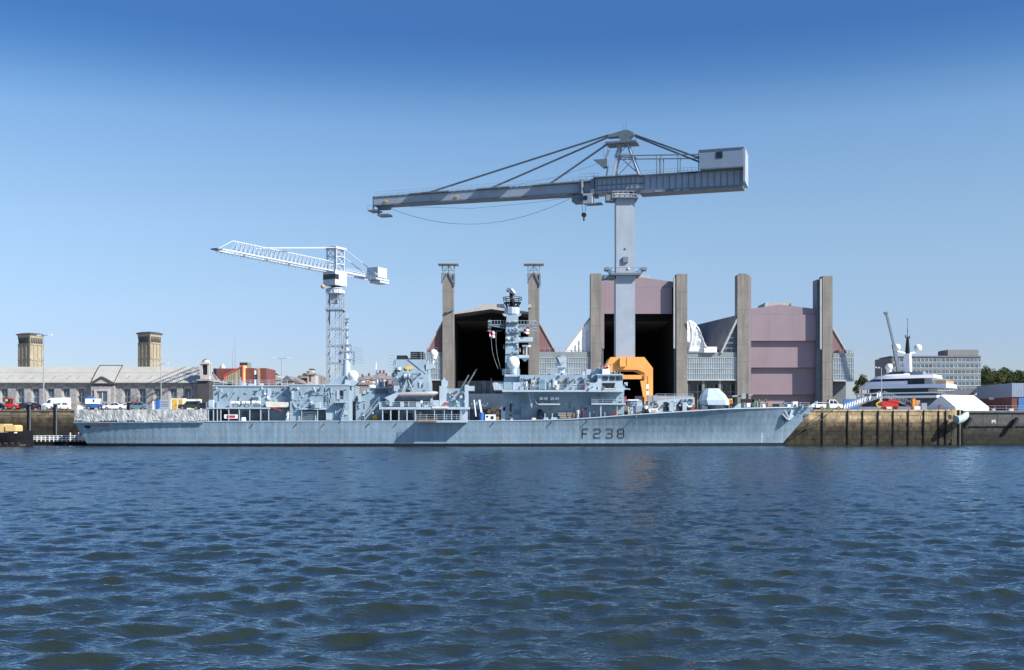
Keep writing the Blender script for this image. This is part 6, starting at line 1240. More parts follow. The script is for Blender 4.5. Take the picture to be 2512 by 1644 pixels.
for k,(px,t,u,r_,Y) in enumerate(((2416,901,962,15,520),(2430,896,960,18,540),(2458,898,960,20,550),(2500,908,960,20,540),(2447,917,962,14,470),(2420,925,968,16,480),(2440,935,970,16,465),(2475,918,965,22,500),(2512,915,965,22,500),(2480,902,960,20,560),(2436,910,965,18,500),(2412,915,968,15,490),(2426,938,972,16,455),(2462,912,965,20,495),(2496,914,966,20,520))): tree(px,t,u,r_,Y,tl[k],CRO if k == 4 else CR[k%4])
tree(2113,918,965,15,350,'bushy dark tree between the sheds and the yacht',CR[1]); tree(2128,932,972,13,352,'smaller dark tree tucked behind the yacht bow',CR[2]); tree(2102,945,980,9,330,'low bush beside the last annex wall',CR[3])
for k,(px,t,u,r_) in enumerate(((668,914,940,10),(681,915,940,9),(659,922,942,7))): tree(px,t,u,r_,380,('dark green tree beside the red-brown building','lighter tree right of the darker one behind the hangar','small bush at the corner of the red-brown building')[k],CR[k])
for k,(px,t,u,r_,Y) in enumerate(((748,916,940,9,420),(738,922,940,7,410))): tree(px,t,u,r_,Y,('brownish far tree left of the gate tower','small far tree left of the gate tower')[k],CRO)
# ================================================================ office block
of = thing('office_block', 'five-storey concrete office block with long rows of windows behind the yacht', 'building', (X_(2290,430),430,GZ)); Y = 430
ox = lambda px: X_(px,Y); oz = lambda py: Z_(py,Y)
MB().box(ox(2188),ox(2406),Y,Y+14,GZ,oz(874)).build('wall', G['office'], of); MB().ext([(ox(2188),Y,GZ),(ox(2188),Y+14,GZ),(ox(2173),Y+13,GZ),(ox(2173),Y+4,GZ)],(0,0,oz(878)-GZ)).build('end_wall', G['officed'], of)
MB().box(ox(2186),ox(2407),Y-.3,Y+14,oz(875.5),oz(873)).build('parapet', G['office'], of); ph = MB().box(ox(2330),ox(2406),Y+2,Y+11,oz(873),oz(857)).build('plant_room', G['office'], of); MB().box(ox(2325),ox(2344),Y+2.5,Y+10,oz(873),oz(859)).build('plant_end', G['officed'], ph); MB().box(ox(2346),ox(2404),Y+1.9,Y+2,oz(873.5),oz(871)).build('plant_window', G['winb'], ph)
wmesh = shared(MB().box(-.40,.40,-.08,.02,0,1), G['winb']); fmesh = shared(MB().box(-.06,.06,-.18,.02,0,1), G['frame'])
rows = ((879.5,887.5),(894,902),(908.5,916.5),(923,931),(937,945),(951,957))
for t,u in rows:
    n = 42; MB().box(ox(2190),ox(2405),Y-.12,Y,oz(u)-.25,oz(u)-.05).build('sill_band', G['frame'], of)
    for k in range(n):
        x = ox(2191)+(ox(2404)-ox(2191))*(k+.5)/n
        piece('window', wmesh, (x,Y-.02,oz(u)), of, scale=(1,1,oz(t)-oz(u)))
        if k%2 == 0: piece('mullion', fmesh, (x+.42,Y-.02,oz(u)), of, scale=(1,1,oz(t)-oz(u)))
# ================================================================ superyacht in the basin
yc = Vector((X_(2225,275),275,0)); ya = thing('motor_yacht', 'white motor yacht with tiered decks lying in the basin behind the jetty', 'yacht', (yc.x,yc.y,2))
MYa = Matrix.Translation(yc) @ Matrix.Rotation(R(180-36),4,'Z') @ Matrix.Diagonal((.62,.75,1,1))     # +u to the bow, left and away
def ym(): return MB(MYa)
def deck(u0,u1,hw_,z0_,z1_,nose,m,nm,taper=1.0,par=None,aft=1.5):
    def ring(z,s): 
        pts = []
        for k in range(13): a = math.pi/2-math.pi*k/12; pts.append((u1-nose+nose*math.cos(a)*s if nose else u1, hw_*s*math.sin(a), z))
        return pts+[(u0+aft*(1-s),-hw_*s,z),(u0+aft*(1-s),hw_*s,z)]
    return ym().loft([ring(z0_,1),ring(z1_,taper)]).build(nm, m, par or ya, smooth=True)
yz = lambda py: Z_(py,275)
deck(-15,24,6.2,2,yz(998),16,G['yacht'],'hull',1.02); deck(-13,18,5.7,yz(998),yz(977),14,G['win'],'lower_hull_shade',1.0); deck(-12,17,5.6,yz(977),yz(965),9,G['win'],'main_deck_glass',.98); deck(-13,21,6.2,yz(967),yz(964),13,G['yacht'],'main_deck_edge'); deck(-13.5,20,6.3,yz(978),yz(972),13,G['yacht'],'lower_bulwark')  # dark band between hull and main deck stands in for shade on the hull
deck(-10,15,5.4,yz(964),yz(953),9,G['win'],'upper_deck_glass',.97); deck(-17,19,6.4,yz(954),yz(945),13,G['yacht'],'upper_deck_bulwark',.97)
deck(-8.5,17,5.0,yz(945),yz(930),13,G['win'],'bridge_deck_glass',.8); deck(-2,18,5.3,yz(946),yz(936),14,G['yacht'],'bridge_deck_screen',.88); deck(-12,14,5.2,yz(930),yz(922),12,G['yacht'],'bridge_roof',.86); deck(-2,11,4.0,yz(924),yz(917),8,G['yacht'],'sun_deck_house',.75); deck(0,9,3.2,yz(917),yz(912),6,G['win'],'sun_deck_screen',.8)
deck(-7,0,2.4,yz(924),yz(913),2,G['craned'],'funnel_house',.8)
ym().box(-16.4,-12.5,-4.5,4.5,yz(945),yz(937)).build('stern_seating', G['teak'], ya)
for k in range(9): ym().box(-15.8+k*.9,-15.7+k*.9,-6.1,-6.0,yz(945),yz(938)).build('glass_rail_post', G['yacht'], ya)
mt = ym().loft([[(-1.6,-1.2,yz(917)),(1.2,-1.2,yz(917)),(1.2,1.2,yz(917)),(-1.6,1.2,yz(917))],[(-1.3,-.9,yz(868)),(.7,-.9,yz(868)),(.7,.9,yz(868)),(-1.3,.9,yz(868))]]).build('mast_fin', G['yacht'], ya)
ym().loft([[(-1.0,-.7,yz(868)),(.6,-.7,yz(868)),(.6,.7,yz(868)),(-1.0,.7,yz(868))],[(-.6,-.35,yz(826)),(.1,-.35,yz(826)),(.1,.35,yz(826)),(-.6,.35,yz(826))]]).build('upper_mast', G['sooty'], mt)
ym().cyl((-.2,0,yz(826)),(-.2,0,yz(780)),.14,.05,8).bar((-.2,-2.2,yz(829)),(-.2,2.2,yz(829)),.25).bar((-.2,-2.2,yz(829)),(-.2,-2.2,yz(823)),.3).bar((-.2,2.2,yz(829)),(-.2,2.2,yz(823)),.3).bar((-.2,-.9,yz(811)),(-.2,.9,yz(811)),.1).bar((-.2,-.9,yz(785)),(-.2,.9,yz(785)),.08).build('mast_top', G['sooty'], mt)
for (u,v,py,r_) in ((2.6,3.4,853,.85),(-3.0,-3.6,853,.95)): MB().ball(MYa @ Vector((u,v,yz(py))),r_,16,9).build('satcom_dome', G['dome'], mt, smooth=True); ym().cyl((u,v,yz(py)-r_*1.1),(u,v,yz(py)),.3,.4,10).bar((u,v,yz(py)-r_),(0,0,yz(868)),.3).build('dome_arm', G['yacht'], mt)
MB().ball(MYa @ Vector((6.5,1.5,yz(900))),.95,16,9).cyl(MYa @ Vector((6.5,1.5,yz(917))),MYa @ Vector((6.5,1.5,yz(902))),.6,.75,12).build('forward_dome', G['dome'], ya, smooth=True)
# mobile crane boom behind the yacht
mc = thing('mobile_crane', 'dark telescopic crane boom rising behind the yacht', 'crane', P(2206,960,285)); MB().bar(P(2207,925,285),P(2192,845,285),.8,.8).build('boom_base', G['craned'], mc); MB().bar(P(2193,848,285),P(2174,768,285),.5,.5).build('boom_tip', G['craned'], mc); MB().pb(2170,2178,765,769,284.6,.8).build('boom_head', G['craned'], mc); MB().pb(2195,2230,965,1010,285,3).build('crane_body', G['yellow'], mc); MB().cyl(P(2171,768,284.8),P(2170,775,284.8),.08,.08,6).build('hook', G['craned'], mc)
# white marquee
tn = thing('marquee', 'big white pitched tent at the end of the jetty', 'tent', P(2345,1008,236)); Y = 236
a, r0, r1, b_ = X_(2291,Y), X_(2286,Y+7), X_(2362,Y+7), X_(2414,Y)
zE, zR, zG = Z_(1000,Y), Z_(970,Y), GZ
mr = Matrix.Translation((X_(2349,Y),Y,0)) @ Matrix.Rotation(R(24),4,'Z')
w_, l_ = 4.7, 4.0
MB(mr).ext([(-w_,-l_,zE),(w_,-l_,zE),(w_*.98,0,zR),(-w_*.98,0,zR)],(0,.04,.05)).build('front_roof_sheet', G['white'], tn); MB(mr).ext([(-w_,l_,zE),(w_,l_,zE),(w_*.98,0,zR),(-w_*.98,0,zR)],(0,.04,-.05)).build('rear_roof_sheet', G['white'], tn)
for s in (-1,1): MB(mr).ext([(s*w_*.97,-l_,zG),(s*w_*.97,-l_,zE),(s*w_*.97,0,zR-.05),(s*w_*.97,l_,zE),(s*w_*.97,l_,zG)],(.04,0,0)).build('end_sheet', G['white'], tn)
for k in range(4): MB(mr).box(-w_+w_*k/2+.03,-w_+w_*(k+1)/2-.03,-l_,-l_+.05,zG,zE).build('side_sheet', G['white'], tn)
# right-hand sheds
rsd = thing('cladding_shed', 'blue-grey clad shed on a brown brick base at the right picture edge', 'shed', (X_(2485,262),262,GZ)); Y = 262
MB().box(X_(2483,Y),X_(2600,Y),Y,Y+20,Z_(974,Y),Z_(940,Y)).build('clad_wall', G['bluecl'], rsd); MB().box(X_(2483,Y),X_(2600,Y),Y+.2,Y+20,GZ,Z_(974,Y)).build('brick_base', G['brickr'], rsd)
MB().ext([(X_(2483,Y),Y,Z_(974,Y)),(X_(2483,Y),Y,Z_(940,Y)),(X_(2449,Y+14),Y+14,Z_(943.5,Y+14)),(X_(2449,Y+14),Y+14,Z_(974,Y+14))],(.3,.4,0)).build('clad_end', G['bluecl'], rsd); MB().ext([(X_(2483,Y),Y+.2,GZ),(X_(2483,Y),Y+.2,Z_(974,Y)),(X_(2450,Y+14),Y+14,Z_(974,Y+14)),(X_(2450,Y+14),Y+14,GZ)],(.3,.4,0)).build('brick_end', G['brickr'], rsd)
MB().box(X_(2499,Y),X_(2530,Y),Y+.05,Y+.2,GZ,Z_(976,Y)).build('roller_door', G['bluedoor'], rsd); MB().box(X_(2469,256),X_(2480,256),265,265.3,Z_(981,265),Z_(975,265)).build('wall_sign', G['steel'], rsd)
wsd = thing('hip_roof_store', 'low store with pale hipped roof between marquee and blue-grey shed', 'shed', (X_(2410,300),300,GZ)); Y = 300
MB().box(X_(2345,Y),X_(2452,Y),Y,Y+18,GZ,Z_(970,Y)).build('wall', G['brickr'], wsd); MB().ext([(X_(2388,Y),Y-.5,Z_(970,Y)),(X_(2402,Y),Y-.5,Z_(953,Y)),(X_(2410,Y),Y-.5,Z_(953,Y)),(X_(2455,Y),Y-.5,Z_(970,Y))],(0,18,0)).build('hipped_roof', G['rooflt'], wsd); MB().ext([(X_(2340,Y),Y+2,Z_(968,Y)),(X_(2385,Y),Y+2,Z_(955,Y)),(X_(2400,Y),Y+2,Z_(954,Y)),(X_(2392,Y),Y+2,Z_(968,Y))],(0,16,0)).build('second_roof', G['roofdk'], wsd); MB().box(X_(2424,Y),X_(2452,Y),Y+18,Y+24,GZ,Z_(957,Y)).build('pale_parapet', G['cover'], wsd)
for k in range(3): MB().box(X_(2400+k*17,Y),X_(2409+k*17,Y),Y-.1,Y,Z_(990,Y),Z_(977,Y)).build('opening', G['win'], wsd)
# quay railings at the far right
rr = thing('quay_railing', 'thin grey railing along the top of the dark wall at far right', 'railing', (105,230.4,QZ-.2))
for k in range(16): MB().box(90+k*2.4-.03,90+k*2.4+.03,230.4,230.46,QZ-.2,QZ+1.0).build('post', G['cgrey'], rr)
for z in (QZ+.45,QZ+.97): MB().box(90,126,230.41,230.45,z-.03,z+.03).build('rail', G['cgrey'], rr)
for px,lab in ((2436,'small white box on the dark wall at right, left one'),(2477,'white box on the dark wall top at right, right one')): tag(MB().pb(px,px+(10 if px > 2450 else 6),1003,1009,230.6,.6).build('junction_box', G['white']), lab, 'box')
# gangway with white side panels, ramp
gw = thing('gangway', 'sloping gangway with white striped side panels in front of the yacht', 'gangway', P(2105,1002,226))
p0, p1 = P(2068,1000,226), P(2160,968,226); MB().bar(p0-Vector((0,0,.5)),p1-Vector((0,0,.5)),1.4,.16).build('walkway', G['steel'], gw)
for k in range(15):
    t = (k+.3)/15; c = p0+(p1-p0)*t
    if k in (11,12): continue
    MB().ext([c+Vector((-.2,-.75,-.3)),c+Vector((.1,-.75,-.25)),c+Vector((.28,-.75,.65)),c+Vector((-.02,-.75,.6))],(0,.05,0)).build('side_panel', G['white'], gw)
for dz_ in (-.35,.75): MB().bar(p0+Vector((0,-.72,dz_)),p1+Vector((0,-.72,dz_)),.08).build('rail', G['cgrey'], gw)
MB().pb(2159,2164,967,1002,226,.5).build('head_post', G['white'], gw)
rmp = thing('access_ramp', 'grey lattice ramp descending right behind the red machine', 'ramp', P(2205,1000,228))
p0, p1 = P(2166,972,228), P(2236,998,228); MB().bar(p0,p1,1.2,.15).build('deck', G['steel'], rmp)
f = MB(); f.bar(p0+Vector((0,-.6,1)),p1+Vector((0,-.6,1)),.07)
for k in range(12): c = p0+(p1-p0)*k/12; d_ = p0+(p1-p0)*(k+1)/12; f.bar(c+Vector((0,-.6,0)),c+Vector((0,-.6,1)),.06).bar(c+Vector((0,-.6,1)),d_+Vector((0,-.6,0)),.05)
f.build('truss', G['cgrey'], rmp)
# ================================================================ vehicles
def wheel(M, x, y, r, par):
    w = MB(M).cyl((x,y-.11,r),(x,y+.11,r),r,r,14).build('tyre', G['tyre'], par, smooth=True); MB(M).cyl((x,y-.13,r),(x,y+.13,r),r*.55,r*.55,12).build('rim', G['rim'], w, smooth=True)
def vehicle(name, lab, cat, px, Y, prof, wid, belt, wins, m, face=-1, r=.31, wb=(-.31,.31), roof_in=.86, fine=None, rz=0):
    x = X_(px,Y); z = GZ+.02; t = thing(name, lab, cat, (x,Y,z)); M = Matrix.Translation((x,Y,z)) @ Matrix.Rotation(R(rz),4,'Z') @ Matrix.Scale(-face,4,(1,0,0)); L_ = prof[-1][0]-prof[0][0]
    n = len(prof); hw_ = wid/2; ys = [hw_*(roof_in if h > belt+.15 else 1) for _,h in prof]
    vs = [(a,-y,h) for (a,h),y in zip(prof,ys)]+[(a,y,h) for (a,h),y in zip(prof,ys)]
    MB(M).add(vs,[tuple(range(n)),tuple(range(2*n-1,n-1,-1))]+[(i,(i+1)%n,(i+1)%n+n,i+n) for i in range(n)]).build('body', m, t)
    for wn in wins:
        for s in (-1,1):
            q_ = [(a, s*(hw_*(1-(1-roof_in)*min(1,max(0,(h-belt)/.5)))+.015), h) for a,h in wn]; MB(M).ext(q_,(0,s*.02,0)).build('side_window', G['win'], t)
    for k in range(n):                                # windscreen and rear glass on the steep faces above the belt
        (a0,h0),(a1,h1) = prof[k],prof[(k+1)%n]
        if min(h0,h1) >= belt-.08 and abs(h1-h0) > .25 and fine != 'van' or (fine == 'van' and k == 3):
            yy = hw_*roof_in*.92; nx = .03 if a0 > 0 else -.03; MB(M).add([(a0+nx,-yy,h0+.06),(a1+nx,-yy,h1-.05),(a1+nx,yy,h1-.05),(a0+nx,yy,h0+.06),(a0,-yy,h0+.06),(a1,-yy,h1-.05),(a1,yy,h1-.05),(a0,yy,h0+.06)],[(0,1,2,3),(4,5,6,7),(0,1,5,4),(2,3,7,6)]).build('windscreen', G['win'], t)
    for f in wb:
        for s in (-1,1): wheel(M, f*L_, s*(hw_-.1), r, t)
    for s in (-1,1): MB(M).box(prof[0][0]-.03,prof[0][0]+.1,s*hw_*.75-.16,s*hw_*.75+.16,.62,.78).build('headlight', G['lamp'], t)
    for s in (-1,1): MB(M).box(prof[-1][0]-.08,prof[-1][0]+.03,s*hw_*.8-.12,s*hw_*.8+.12,.7,.95).build('tail_light', G['red'], t)
    MB(M).box(prof[0][0]-.06,prof[0][0]+.15,-hw_*.95,hw_*.95,.32,.52).build('bumper', G['craned'], t)
    return t, M
HATCH = [(-2.0,.28),(-2.0,.68),(-1.85,.84),(-1.0,.95),(-.4,1.43),(.95,1.47),(1.65,1.02),(1.97,.92),(2.0,.28)]; HW = [[(-.85,.97),(-.36,1.36),(.2,1.39),(.2,.98)],[(.28,.98),(.28,1.39),(.9,1.38),(1.35,1.02)]]
SALOON = [(-2.2,.28),(-2.2,.68),(-2.05,.82),(-1.0,.93),(-.35,1.4),(.75,1.42),(1.4,1.0),(2.15,.92),(2.2,.28)]; SW = [[(-.85,.95),(-.32,1.33),(.15,1.35),(.15,.96)],[(.23,.96),(.23,1.35),(.7,1.34),(1.1,.99)]]
VAN = [(-2.6,.3),(-2.6,.95),(-2.35,1.15),(-1.85,1.32),(-1.15,2.15),(-.85,2.4),(2.5,2.45),(2.6,2.3),(2.6,.3)]; VW = [[(-1.7,1.38),(-1.18,2.0),(-.75,2.05),(-.75,1.38)]]
SUV = [(-2.2,.4),(-2.2,.85),(-2.1,1.02),(-1.05,1.1),(-.55,1.72),(1.75,1.75),(2.1,1.15),(2.15,.4)]; UW = [[(-.9,1.13),(-.5,1.62),(.1,1.66),(.1,1.13)],[(.18,1.13),(.18,1.66),(.95,1.66),(.95,1.13)],[(1.03,1.13),(1.03,1.66),(1.6,1.64),(1.8,1.15)]]
vehicle('van','white panel van parked on the left quay beside the lamp post','van',138,223.5,VAN,1.95,1.25,VW,G['carwhite'],fine='van')
vehicle('car','small white hatchback tail-on in front of the white van','car',148,221.3,HATCH,1.65,.98,HW,G['carwhite'],rz=78)
vehicle('car','dark blue car left of the dark steel pile by the red loader','car',60,222.5,SALOON,1.7,.96,SW,G['cardark']); vehicle('car','dark car between the pile and the white van','car',86,224,HATCH,1.7,.98,HW,G['cardark'],face=1); vehicle('car','navy car at the left picture edge','car',-6,222.5,SALOON,1.7,.96,SW,G['cardark'],face=1)
vehicle('car','white saloon left of the short pile on the quay','car',282,222.5,SALOON,1.7,.96,SW,G['carwhite']); vehicle('car','teal-grey hatchback right of the short pile','car',338,222,HATCH,1.7,.98,HW,G['carteal']); vehicle('car','dark green off-roader in front of the cream cabins','car',467,222.5,SUV,1.8,1.12,UW,G['cargreen'],r=.38); vehicle('car','white car behind the teal hatchback','car',300,226,HATCH,1.7,.98,HW,G['carwhite']); vehicle('car','red car roof just visible behind the teal hatchback','car',328,227.5,SUV,1.75,1.12,UW,G['carred'])
vehicle('car','dark grey saloon beside the off-roader at the hangar','car',500,222.5,SALOON,1.7,.96,SW,G['cardark'])
# white pickup at the bow
PICK = [(-2.6,.4),(-2.6,.9),(-2.45,1.08),(-1.75,1.2),(-1.15,1.95),(-.95,2.02),(.1,2.0),(.25,1.15),(2.8,1.1),(2.8,.45)]; PW = [[(-1.6,1.24),(-1.1,1.85),(-.75,1.88),(-.75,1.24)],[(-.62,1.24),(-.62,1.88),(-.05,1.88),(.02,1.24)]]
vt, M_ = vehicle('pickup_truck','white crew-cab pickup parked beyond the bow','truck',2033,223,PICK,1.9,1.2,PW,G['carwhite'],face=1,r=.36)
for s in (-.9,.9): MB(M_).box(.3,2.8,s-.03,s+.03,1.45,1.5).build('bed_rail', G['white'], vt)
MB(M_).box(2.5,2.6,-.9,.9,1.1,1.75).build('ladder_rack', G['white'], vt)
# red loader, blue boom lift, red boom lift
rl_ = thing('wheel_loader','small red loader with black cab frame at the left quay edge','loader',P(29,1004,221.5)); M_ = Matrix.Translation((X_(29,221.5),221.5,GZ))
MB(M_).ext([(-1.2,-.7,.35),(1.4,-.7,.35),(1.3,-.7,.9),(.4,-.7,1.1),(.2,-.7,1.2),(-1.2,-.7,1.2)],(0,1.4,0)).build('body', G['carred'], rl_); cf_ = MB(M_)
for u in (-1.0,-.1):
    for v in (-.6,.6): cf_.bar((u,v,1.1),(u+(.1 if u<-.5 else .25),v,2.25),.1)
cf_.box(-1.1,.3,-.7,.7,2.2,2.32); cf_.build('cab_frame', G['carred'], rl_); MB(M_).box(-.9,-.1,-.62,.62,1.2,2.15).build('cab_glass', G['win'], rl_); MB(M_).box(-.95,-.55,-.7,-.6,1.7,2.1).build('yellow_plate', G['yeltrim'], rl_)
for u in (-.8,.85):
    for s in (-.75,.75): wheel(M_,u,s,.4,rl_)
MB(M_).bar((.9,-.5,.7),(1.7,-.5,.35),.16).bar((.9,.5,.7),(1.7,.5,.35),.16).build('loader_arm', G['carred'], rl_)
def boomlift(lab, px, Y, base_m, boom_m, box_m, pts, boxr, nm='boom_lift'):
    t = thing(nm, lab, 'boom lift', P(px,1004,Y)); x = X_(px,Y); M_ = Matrix.Translation((x,Y,GZ))
    MB(M_).box(-1.7,1.7,-.9,.9,.45,.95).build('chassis', base_m, t); MB(M_).ext([(-1.6,-.8,.95),(.9,-.8,.95),(.6,-.8,1.7),(-1.5,-.8,1.75)],(0,1.6,0)).build('turret', base_m, t)
    for u in (-1.15,1.15):
        for s in (-.9,.9): wheel(M_,u,s,.45,t)
    for a_,b2 in zip(pts,pts[1:]): MB().bar(P(*a_,Y-.3),P(*b2,Y-.3),.32).build('boom', boom_m, t)
    a_,b2,c_,d_ = boxr; MB().pb(a_,b2,c_,d_,Y-.9,1.4).build('basket', box_m, t); return t
bl = boomlift('blue boom lift with white box body on the left quay',236,223.5,G['blue'],G['steel'],G['white'],[(242,985),(290,992),(315,989)],(209,242,978,991)); MB().pp([(210,978),(216,971),(230,976),(232,978)],222.7,1.2).build('blue_tarpaulin', G['blue'], bl); MB().pb(228,231,980,986,222.55,.1).build('basket_window', G['win'], bl)
rbm = thing('boom_lift','large red boom lift on the jetty in front of the yacht','boom lift',P(2185,1003,221.5)); Y = 221.5
MB().pp([(2164,985),(2168,984),(2204,990),(2205,1000),(2200,1003),(2166,1001)],Y,1.8).build('body', G['carred'], rbm); MB().pb(2174,2188,998,1003,Y-.1,.3).build('white_panel', G['cover'], rbm); MB().cyl(P(2197,1001,Y-.1),P(2197,1001,Y-.1)+Vector((0,.3,0)),.4,.4,12).build('wheel', G['tyre'], rbm, smooth=True); MB().cyl(P(2171,1002,Y-.1),P(2171,1002,Y-.1)+Vector((0,.3,0)),.35,.35,12).build('wheel', G['tyre'], rbm, smooth=True)
MB().bar(P(2162,983,Y),P(2149,991,Y),.25).bar(P(2149,991,Y),P(2155,999,Y),.25).bar(P(2155,999,Y),P(2162,998,Y),.2).build('yellow_arm', G['yellow'], rbm); MB().pp([(2180,984),(2190,979),(2206,983),(2206,988)],Y+.5,.8).build('boom', G['carred'], rbm)
# containers, cabins, bins on the left quay
def boxthing(nm, lab, cat, a, b_, t, Y, d, m, extra=()):
    o = thing(nm, lab, cat, (X_((a+b_)/2,Y),Y,GZ)); MB().box(X_(a,Y),X_(b_,Y),Y,Y+d,GZ,Z_(t,Y)).build('body', m, o)
    for n2,a2,b2,t2,u2,m2 in extra: MB().box(X_(a2,Y),X_(b2,Y),Y-.06,Y,Z_(u2,Y),Z_(t2,Y)).build(n2, m2, o)
    return o
boxthing('container','grey louvred container on the quay left of the yellow cabin','container',392,417,979,224,2.4,G['container'],(('louvre',397,414,983,986,G['steel']),('louvre',397,414,989,992,G['steel']),('louvre',397,414,995,998,G['steel'])))
boxthing('site_cabin','cream and yellow site cabin on the quay left of the off-roader','cabin',418,449,977,224.2,2.4,G['creamcon'],(('yellow_door',424,434,980,1003,G['yellow']),('yellow_door',440,447,980,1003,G['yellow']),('dark_handle',431,433,991,997,G['craned'])))
boxthing('site_cabin','cream site cabin behind the dark green off-roader','cabin',450,487,979,226,2.4,G['creamcon'],(('window',460,480,982,988,G['white']),))
boxthing('bin','blue bin left of the grey container','bin',381,390,983,223,1,G['blue']); tag(MB().box(X_(374,222),X_(377,222),222,222.2,GZ,Z_(984,222)).build('bollard_post', G['white']),'white post left of the blue bin','post')
boxthing('cabinet','small blue-grey cabinet in front of the left lamp post','cabinet',101,110,994,221,.6,G['bluecl']); boxthing('skip','low white skip left of the blue boom lift','skip',190,212,995,223,1.4,G['white'])
boxthing('oil_tank','dark green drum store beside the bow pickup','bin',2029,2035,990,220.6,.6,G['green'])
boxthing('kiosk','orange-red cabinet right of the access ramp','cabinet',2239,2246,978,226,1,G['clotho']); boxthing('kiosk','brown cabinet beside the orange-red cabinet','cabinet',2247,2257,982,226,1,G['teak']); boxthing('skip','white low box beside the access ramp foot','skip',2243,2258,997,222,1,G['white']); boxthing('tank','grey round-topped tank left of the marquee','tank',2261,2274,989,224,1.4,G['cgrey']); boxthing('blue_hoarding','long bright blue hoarding in front of the last annex','hoarding',2070,2106,979,240,.4,G['bluedoor']); boxthing('post_box','red post at the jetty edge left of the marquee','post',2304,2309,993,220,.4,G['rust'])
tag(MB().pb(1558,1700,972,1004,246,.3).build('quay_fence', G['steel']),'grey mesh fence on the quay behind the missile block','fence')
tag(MB().pb(1113,1236,966,1004,262,.3).build('quay_hoarding', G['rooflt']),'pale hoarding below the open shed','hoarding')
# ================================================================ people
def person_mesh(pose):
    V = {'pel':(0,0,.95),'che':(0,.0,1.32),'nec':(0,0,1.5),'hea':(0,-.02,1.62),'top':(0,-.02,1.74),'ls':(-.19,0,1.43),'rs':(.19,0,1.43),'le':(-.27,.02,1.15),'re':(.27,.02,1.15),'lh':(-.27,-.08,.9),'rh':(.27,-.08,.9),'ll':(-.1,0,.9),'rl':(.1,0,.9),'lk':(-.11,-.02,.5),'rk':(.11,-.02,.5),'la':(-.12,.02,.08),'ra':(.12,.02,.08),'lt':(-.13,-.16,.05),'rt':(.13,-.16,.05)}
    if pose == 1: V.update(re=(.36,-.15,1.3),rh=(.5,-.3,1.5),lk=(-.14,-.1,.5),la=(-.16,-.05,.08),lt=(-.17,-.22,.05))
    if pose == 2: V.update(le=(-.3,-.15,1.18),lh=(-.1,-.35,1.1),re=(.3,-.15,1.18),rh=(.1,-.35,1.1),rk=(.16,-.12,.52),ra=(.2,.1,.08),rt=(.2,-.06,.05))
    E = [('pel','che'),('che','nec'),('nec','hea'),('hea','top'),('che','ls'),('che','rs'),('ls','le'),('rs','re'),('le','lh'),('re','rh'),('pel','ll'),('pel','rl'),('ll','lk'),('rl','rk'),('lk','la'),('rk','ra'),('la','lt'),('ra','rt')]
    rad = {'pel':.16,'che':.17,'nec':.06,'hea':.10,'top':.07,'ls':.075,'rs':.075,'le':.05,'re':.05,'lh':.045,'rh':.045,'ll':.10,'rl':.10,'lk':.07,'rk':.07,'la':.055,'ra':.055,'lt':.04,'rt':.04}
    ks = list(V); me_ = bpy.data.meshes.new('person'); me_.from_pydata([V[k] for k in ks],[(ks.index(a),ks.index(b_)) for a,b_ in E],[])
    o = bpy.data.objects.new('tmp',me_); COL.objects.link(o); o.modifiers.new('s','SKIN'); o.modifiers.new('u','SUBSURF').levels = 1
    for k,d in zip(ks,me_.skin_vertices[0].data): d.radius = (rad[k],rad[k]*(.75 if k in('che','pel') else 1)); d.use_root = k == 'pel'
    dg = bpy.context.evaluated_depsgraph_get(); ev = o.evaluated_get(dg); out = bpy.data.meshes.new_from_object(ev); bpy.data.objects.remove(o); return out
PM = [person_mesh(k) for k in range(3)]
def person(px, foot, Y, lab, top, legs, pose=0, rz=0, hat=None):
    me_ = PM[pose].copy(); me_.materials.clear()
    for m in (top,legs,G['skin']): me_.materials.append(m)
    for p in me_.polygons:
        z = p.center.z; p.material_index = 2 if z > 1.5 or (abs(p.center.x) > .2 and z < 1.0 and z > .8) else (0 if z > .92 else 1); p.use_smooth = True
    o = piece('person', me_, (X_(px,Y),Y,foot), None, rz=R(rz)); tag(o,lab,'person')
    hm_ = MB().ball((0,-.02,1.68),.115,10,6,.9,0); h = bpy.data.objects.new('hair' if hat is None else 'helmet', shared(hm_, hat or G['hair'], True)); COL.objects.link(h); h.parent = o
dz_ = lambda px: deck_z(X_(px,201))+.03
person(706.5,dz_(706),200.7,'person in white overalls standing by the black doorway on the after deck',G['clothw'],G['clothw'],1,20,G['white'])
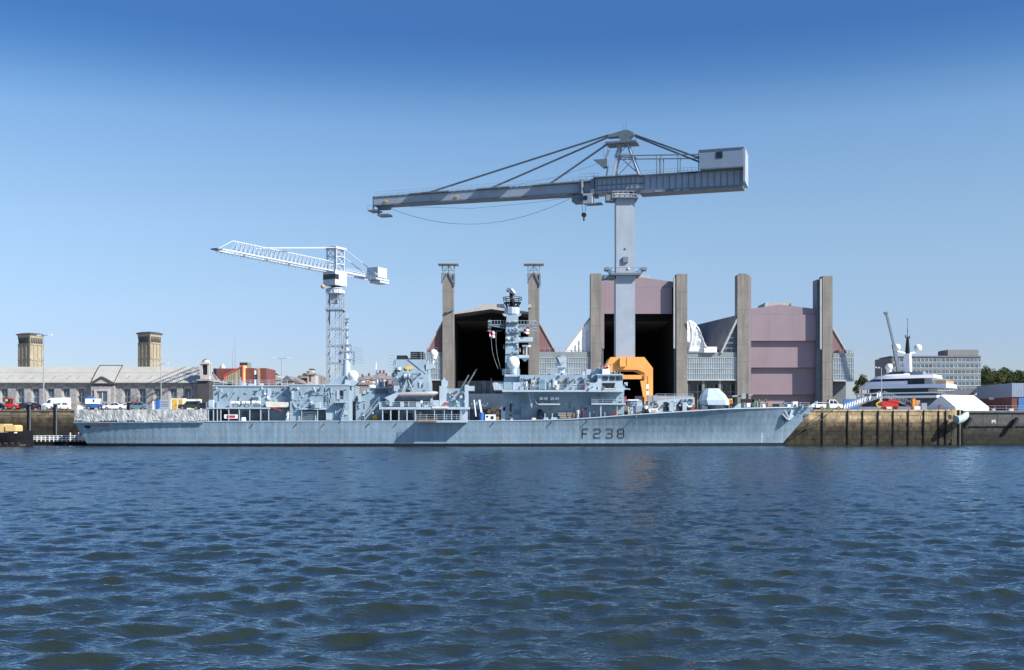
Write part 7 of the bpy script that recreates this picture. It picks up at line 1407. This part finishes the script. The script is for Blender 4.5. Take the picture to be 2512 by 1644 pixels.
person(1291,Z_(956.5,201),201.2,'person in white overalls in front of the upper deck doorway',G['clothw'],G['clothw'],2,-30)
person(1363,Z_(956.5,201),201.2,'person in a white shirt on the upper deck beside the cream crate',G['clothw'],G['clothn'],0,40,G['white'])
person(1417.5,dz_(1417),200.9,'man in white shirt and shorts standing beside the plank stack',G['clothw'],G['clothw'],0,160)
person(1428.5,dz_(1428),200.9,'person in dark red overalls next to the man in white',G['clothr'],G['clothr'],2,-20)
person(1541,dz_(1541),202.4,'person in khaki at the foot of the bridge front',G['clothk'],G['clothk'],1,60)
person(1585,dz_(1585),203.3,'person in white beside the pink banner on the forecastle',G['clothw'],G['clothn'],0,10,G['white'])
person(1794,dz_(1794)+.1,204.2,'person in orange jacket beside the yellow generator',G['clotho'],G['clothn'],2,-40,G['white'])
person(1862,dz_(1862),206.0,'person in green jacket right of the windlass',G['clothg'],G['clothn'],0,0); person(1878,dz_(1878),206.6,'person in dark red on the forecastle near the brown crate',G['clothr'],G['clothn'],1,90)

# ================================================================ groups of things that repeat
PH = {'car':'cars parked along the left quay','person':'people at work on the ship','tree':'trees behind the dockyard','house':'houses and sheds of the town behind','lamp post':'lamp posts on the quays','dock shed':'dock sheds with concrete pillars','annex':'glazed annexes beside the dock sheds','pile':'mooring piles off the left quay','fender':'fenders on the quay walls','rope':'mooring ropes at the bow','flag':'flags on the mast','crane':'dockyard cranes','quay wall':'quay walls','cabin':'site cabins on the left quay','boom lift':'boom lifts on the quays','bollard':'bollards on the deck','aerial':'aerials above the red-brown building','vent':'vents on the annex roof','post':'small posts','block':'mooring blocks on the forecastle','crate':'crates on deck','box':'small boxes','winch':'winches on deck','skip':'white skips on the quays','cabinet':'cabinets','hose':'red hoses on deck','bin':'bins on the quays'}
cnt = {}
for o in COL.objects:
    if o.parent is None and 'category' in o: cnt.setdefault(o['category'], []).append(o)
cnt.setdefault('tower', [])
for o in cnt['tower']:
    if o.name.startswith('brick_tower'): o['group'] = 'buff brick towers'
for k, v in cnt.items():
    if k in PH and len(v) > 1:
        for o in v: o['group'] = PH[k]
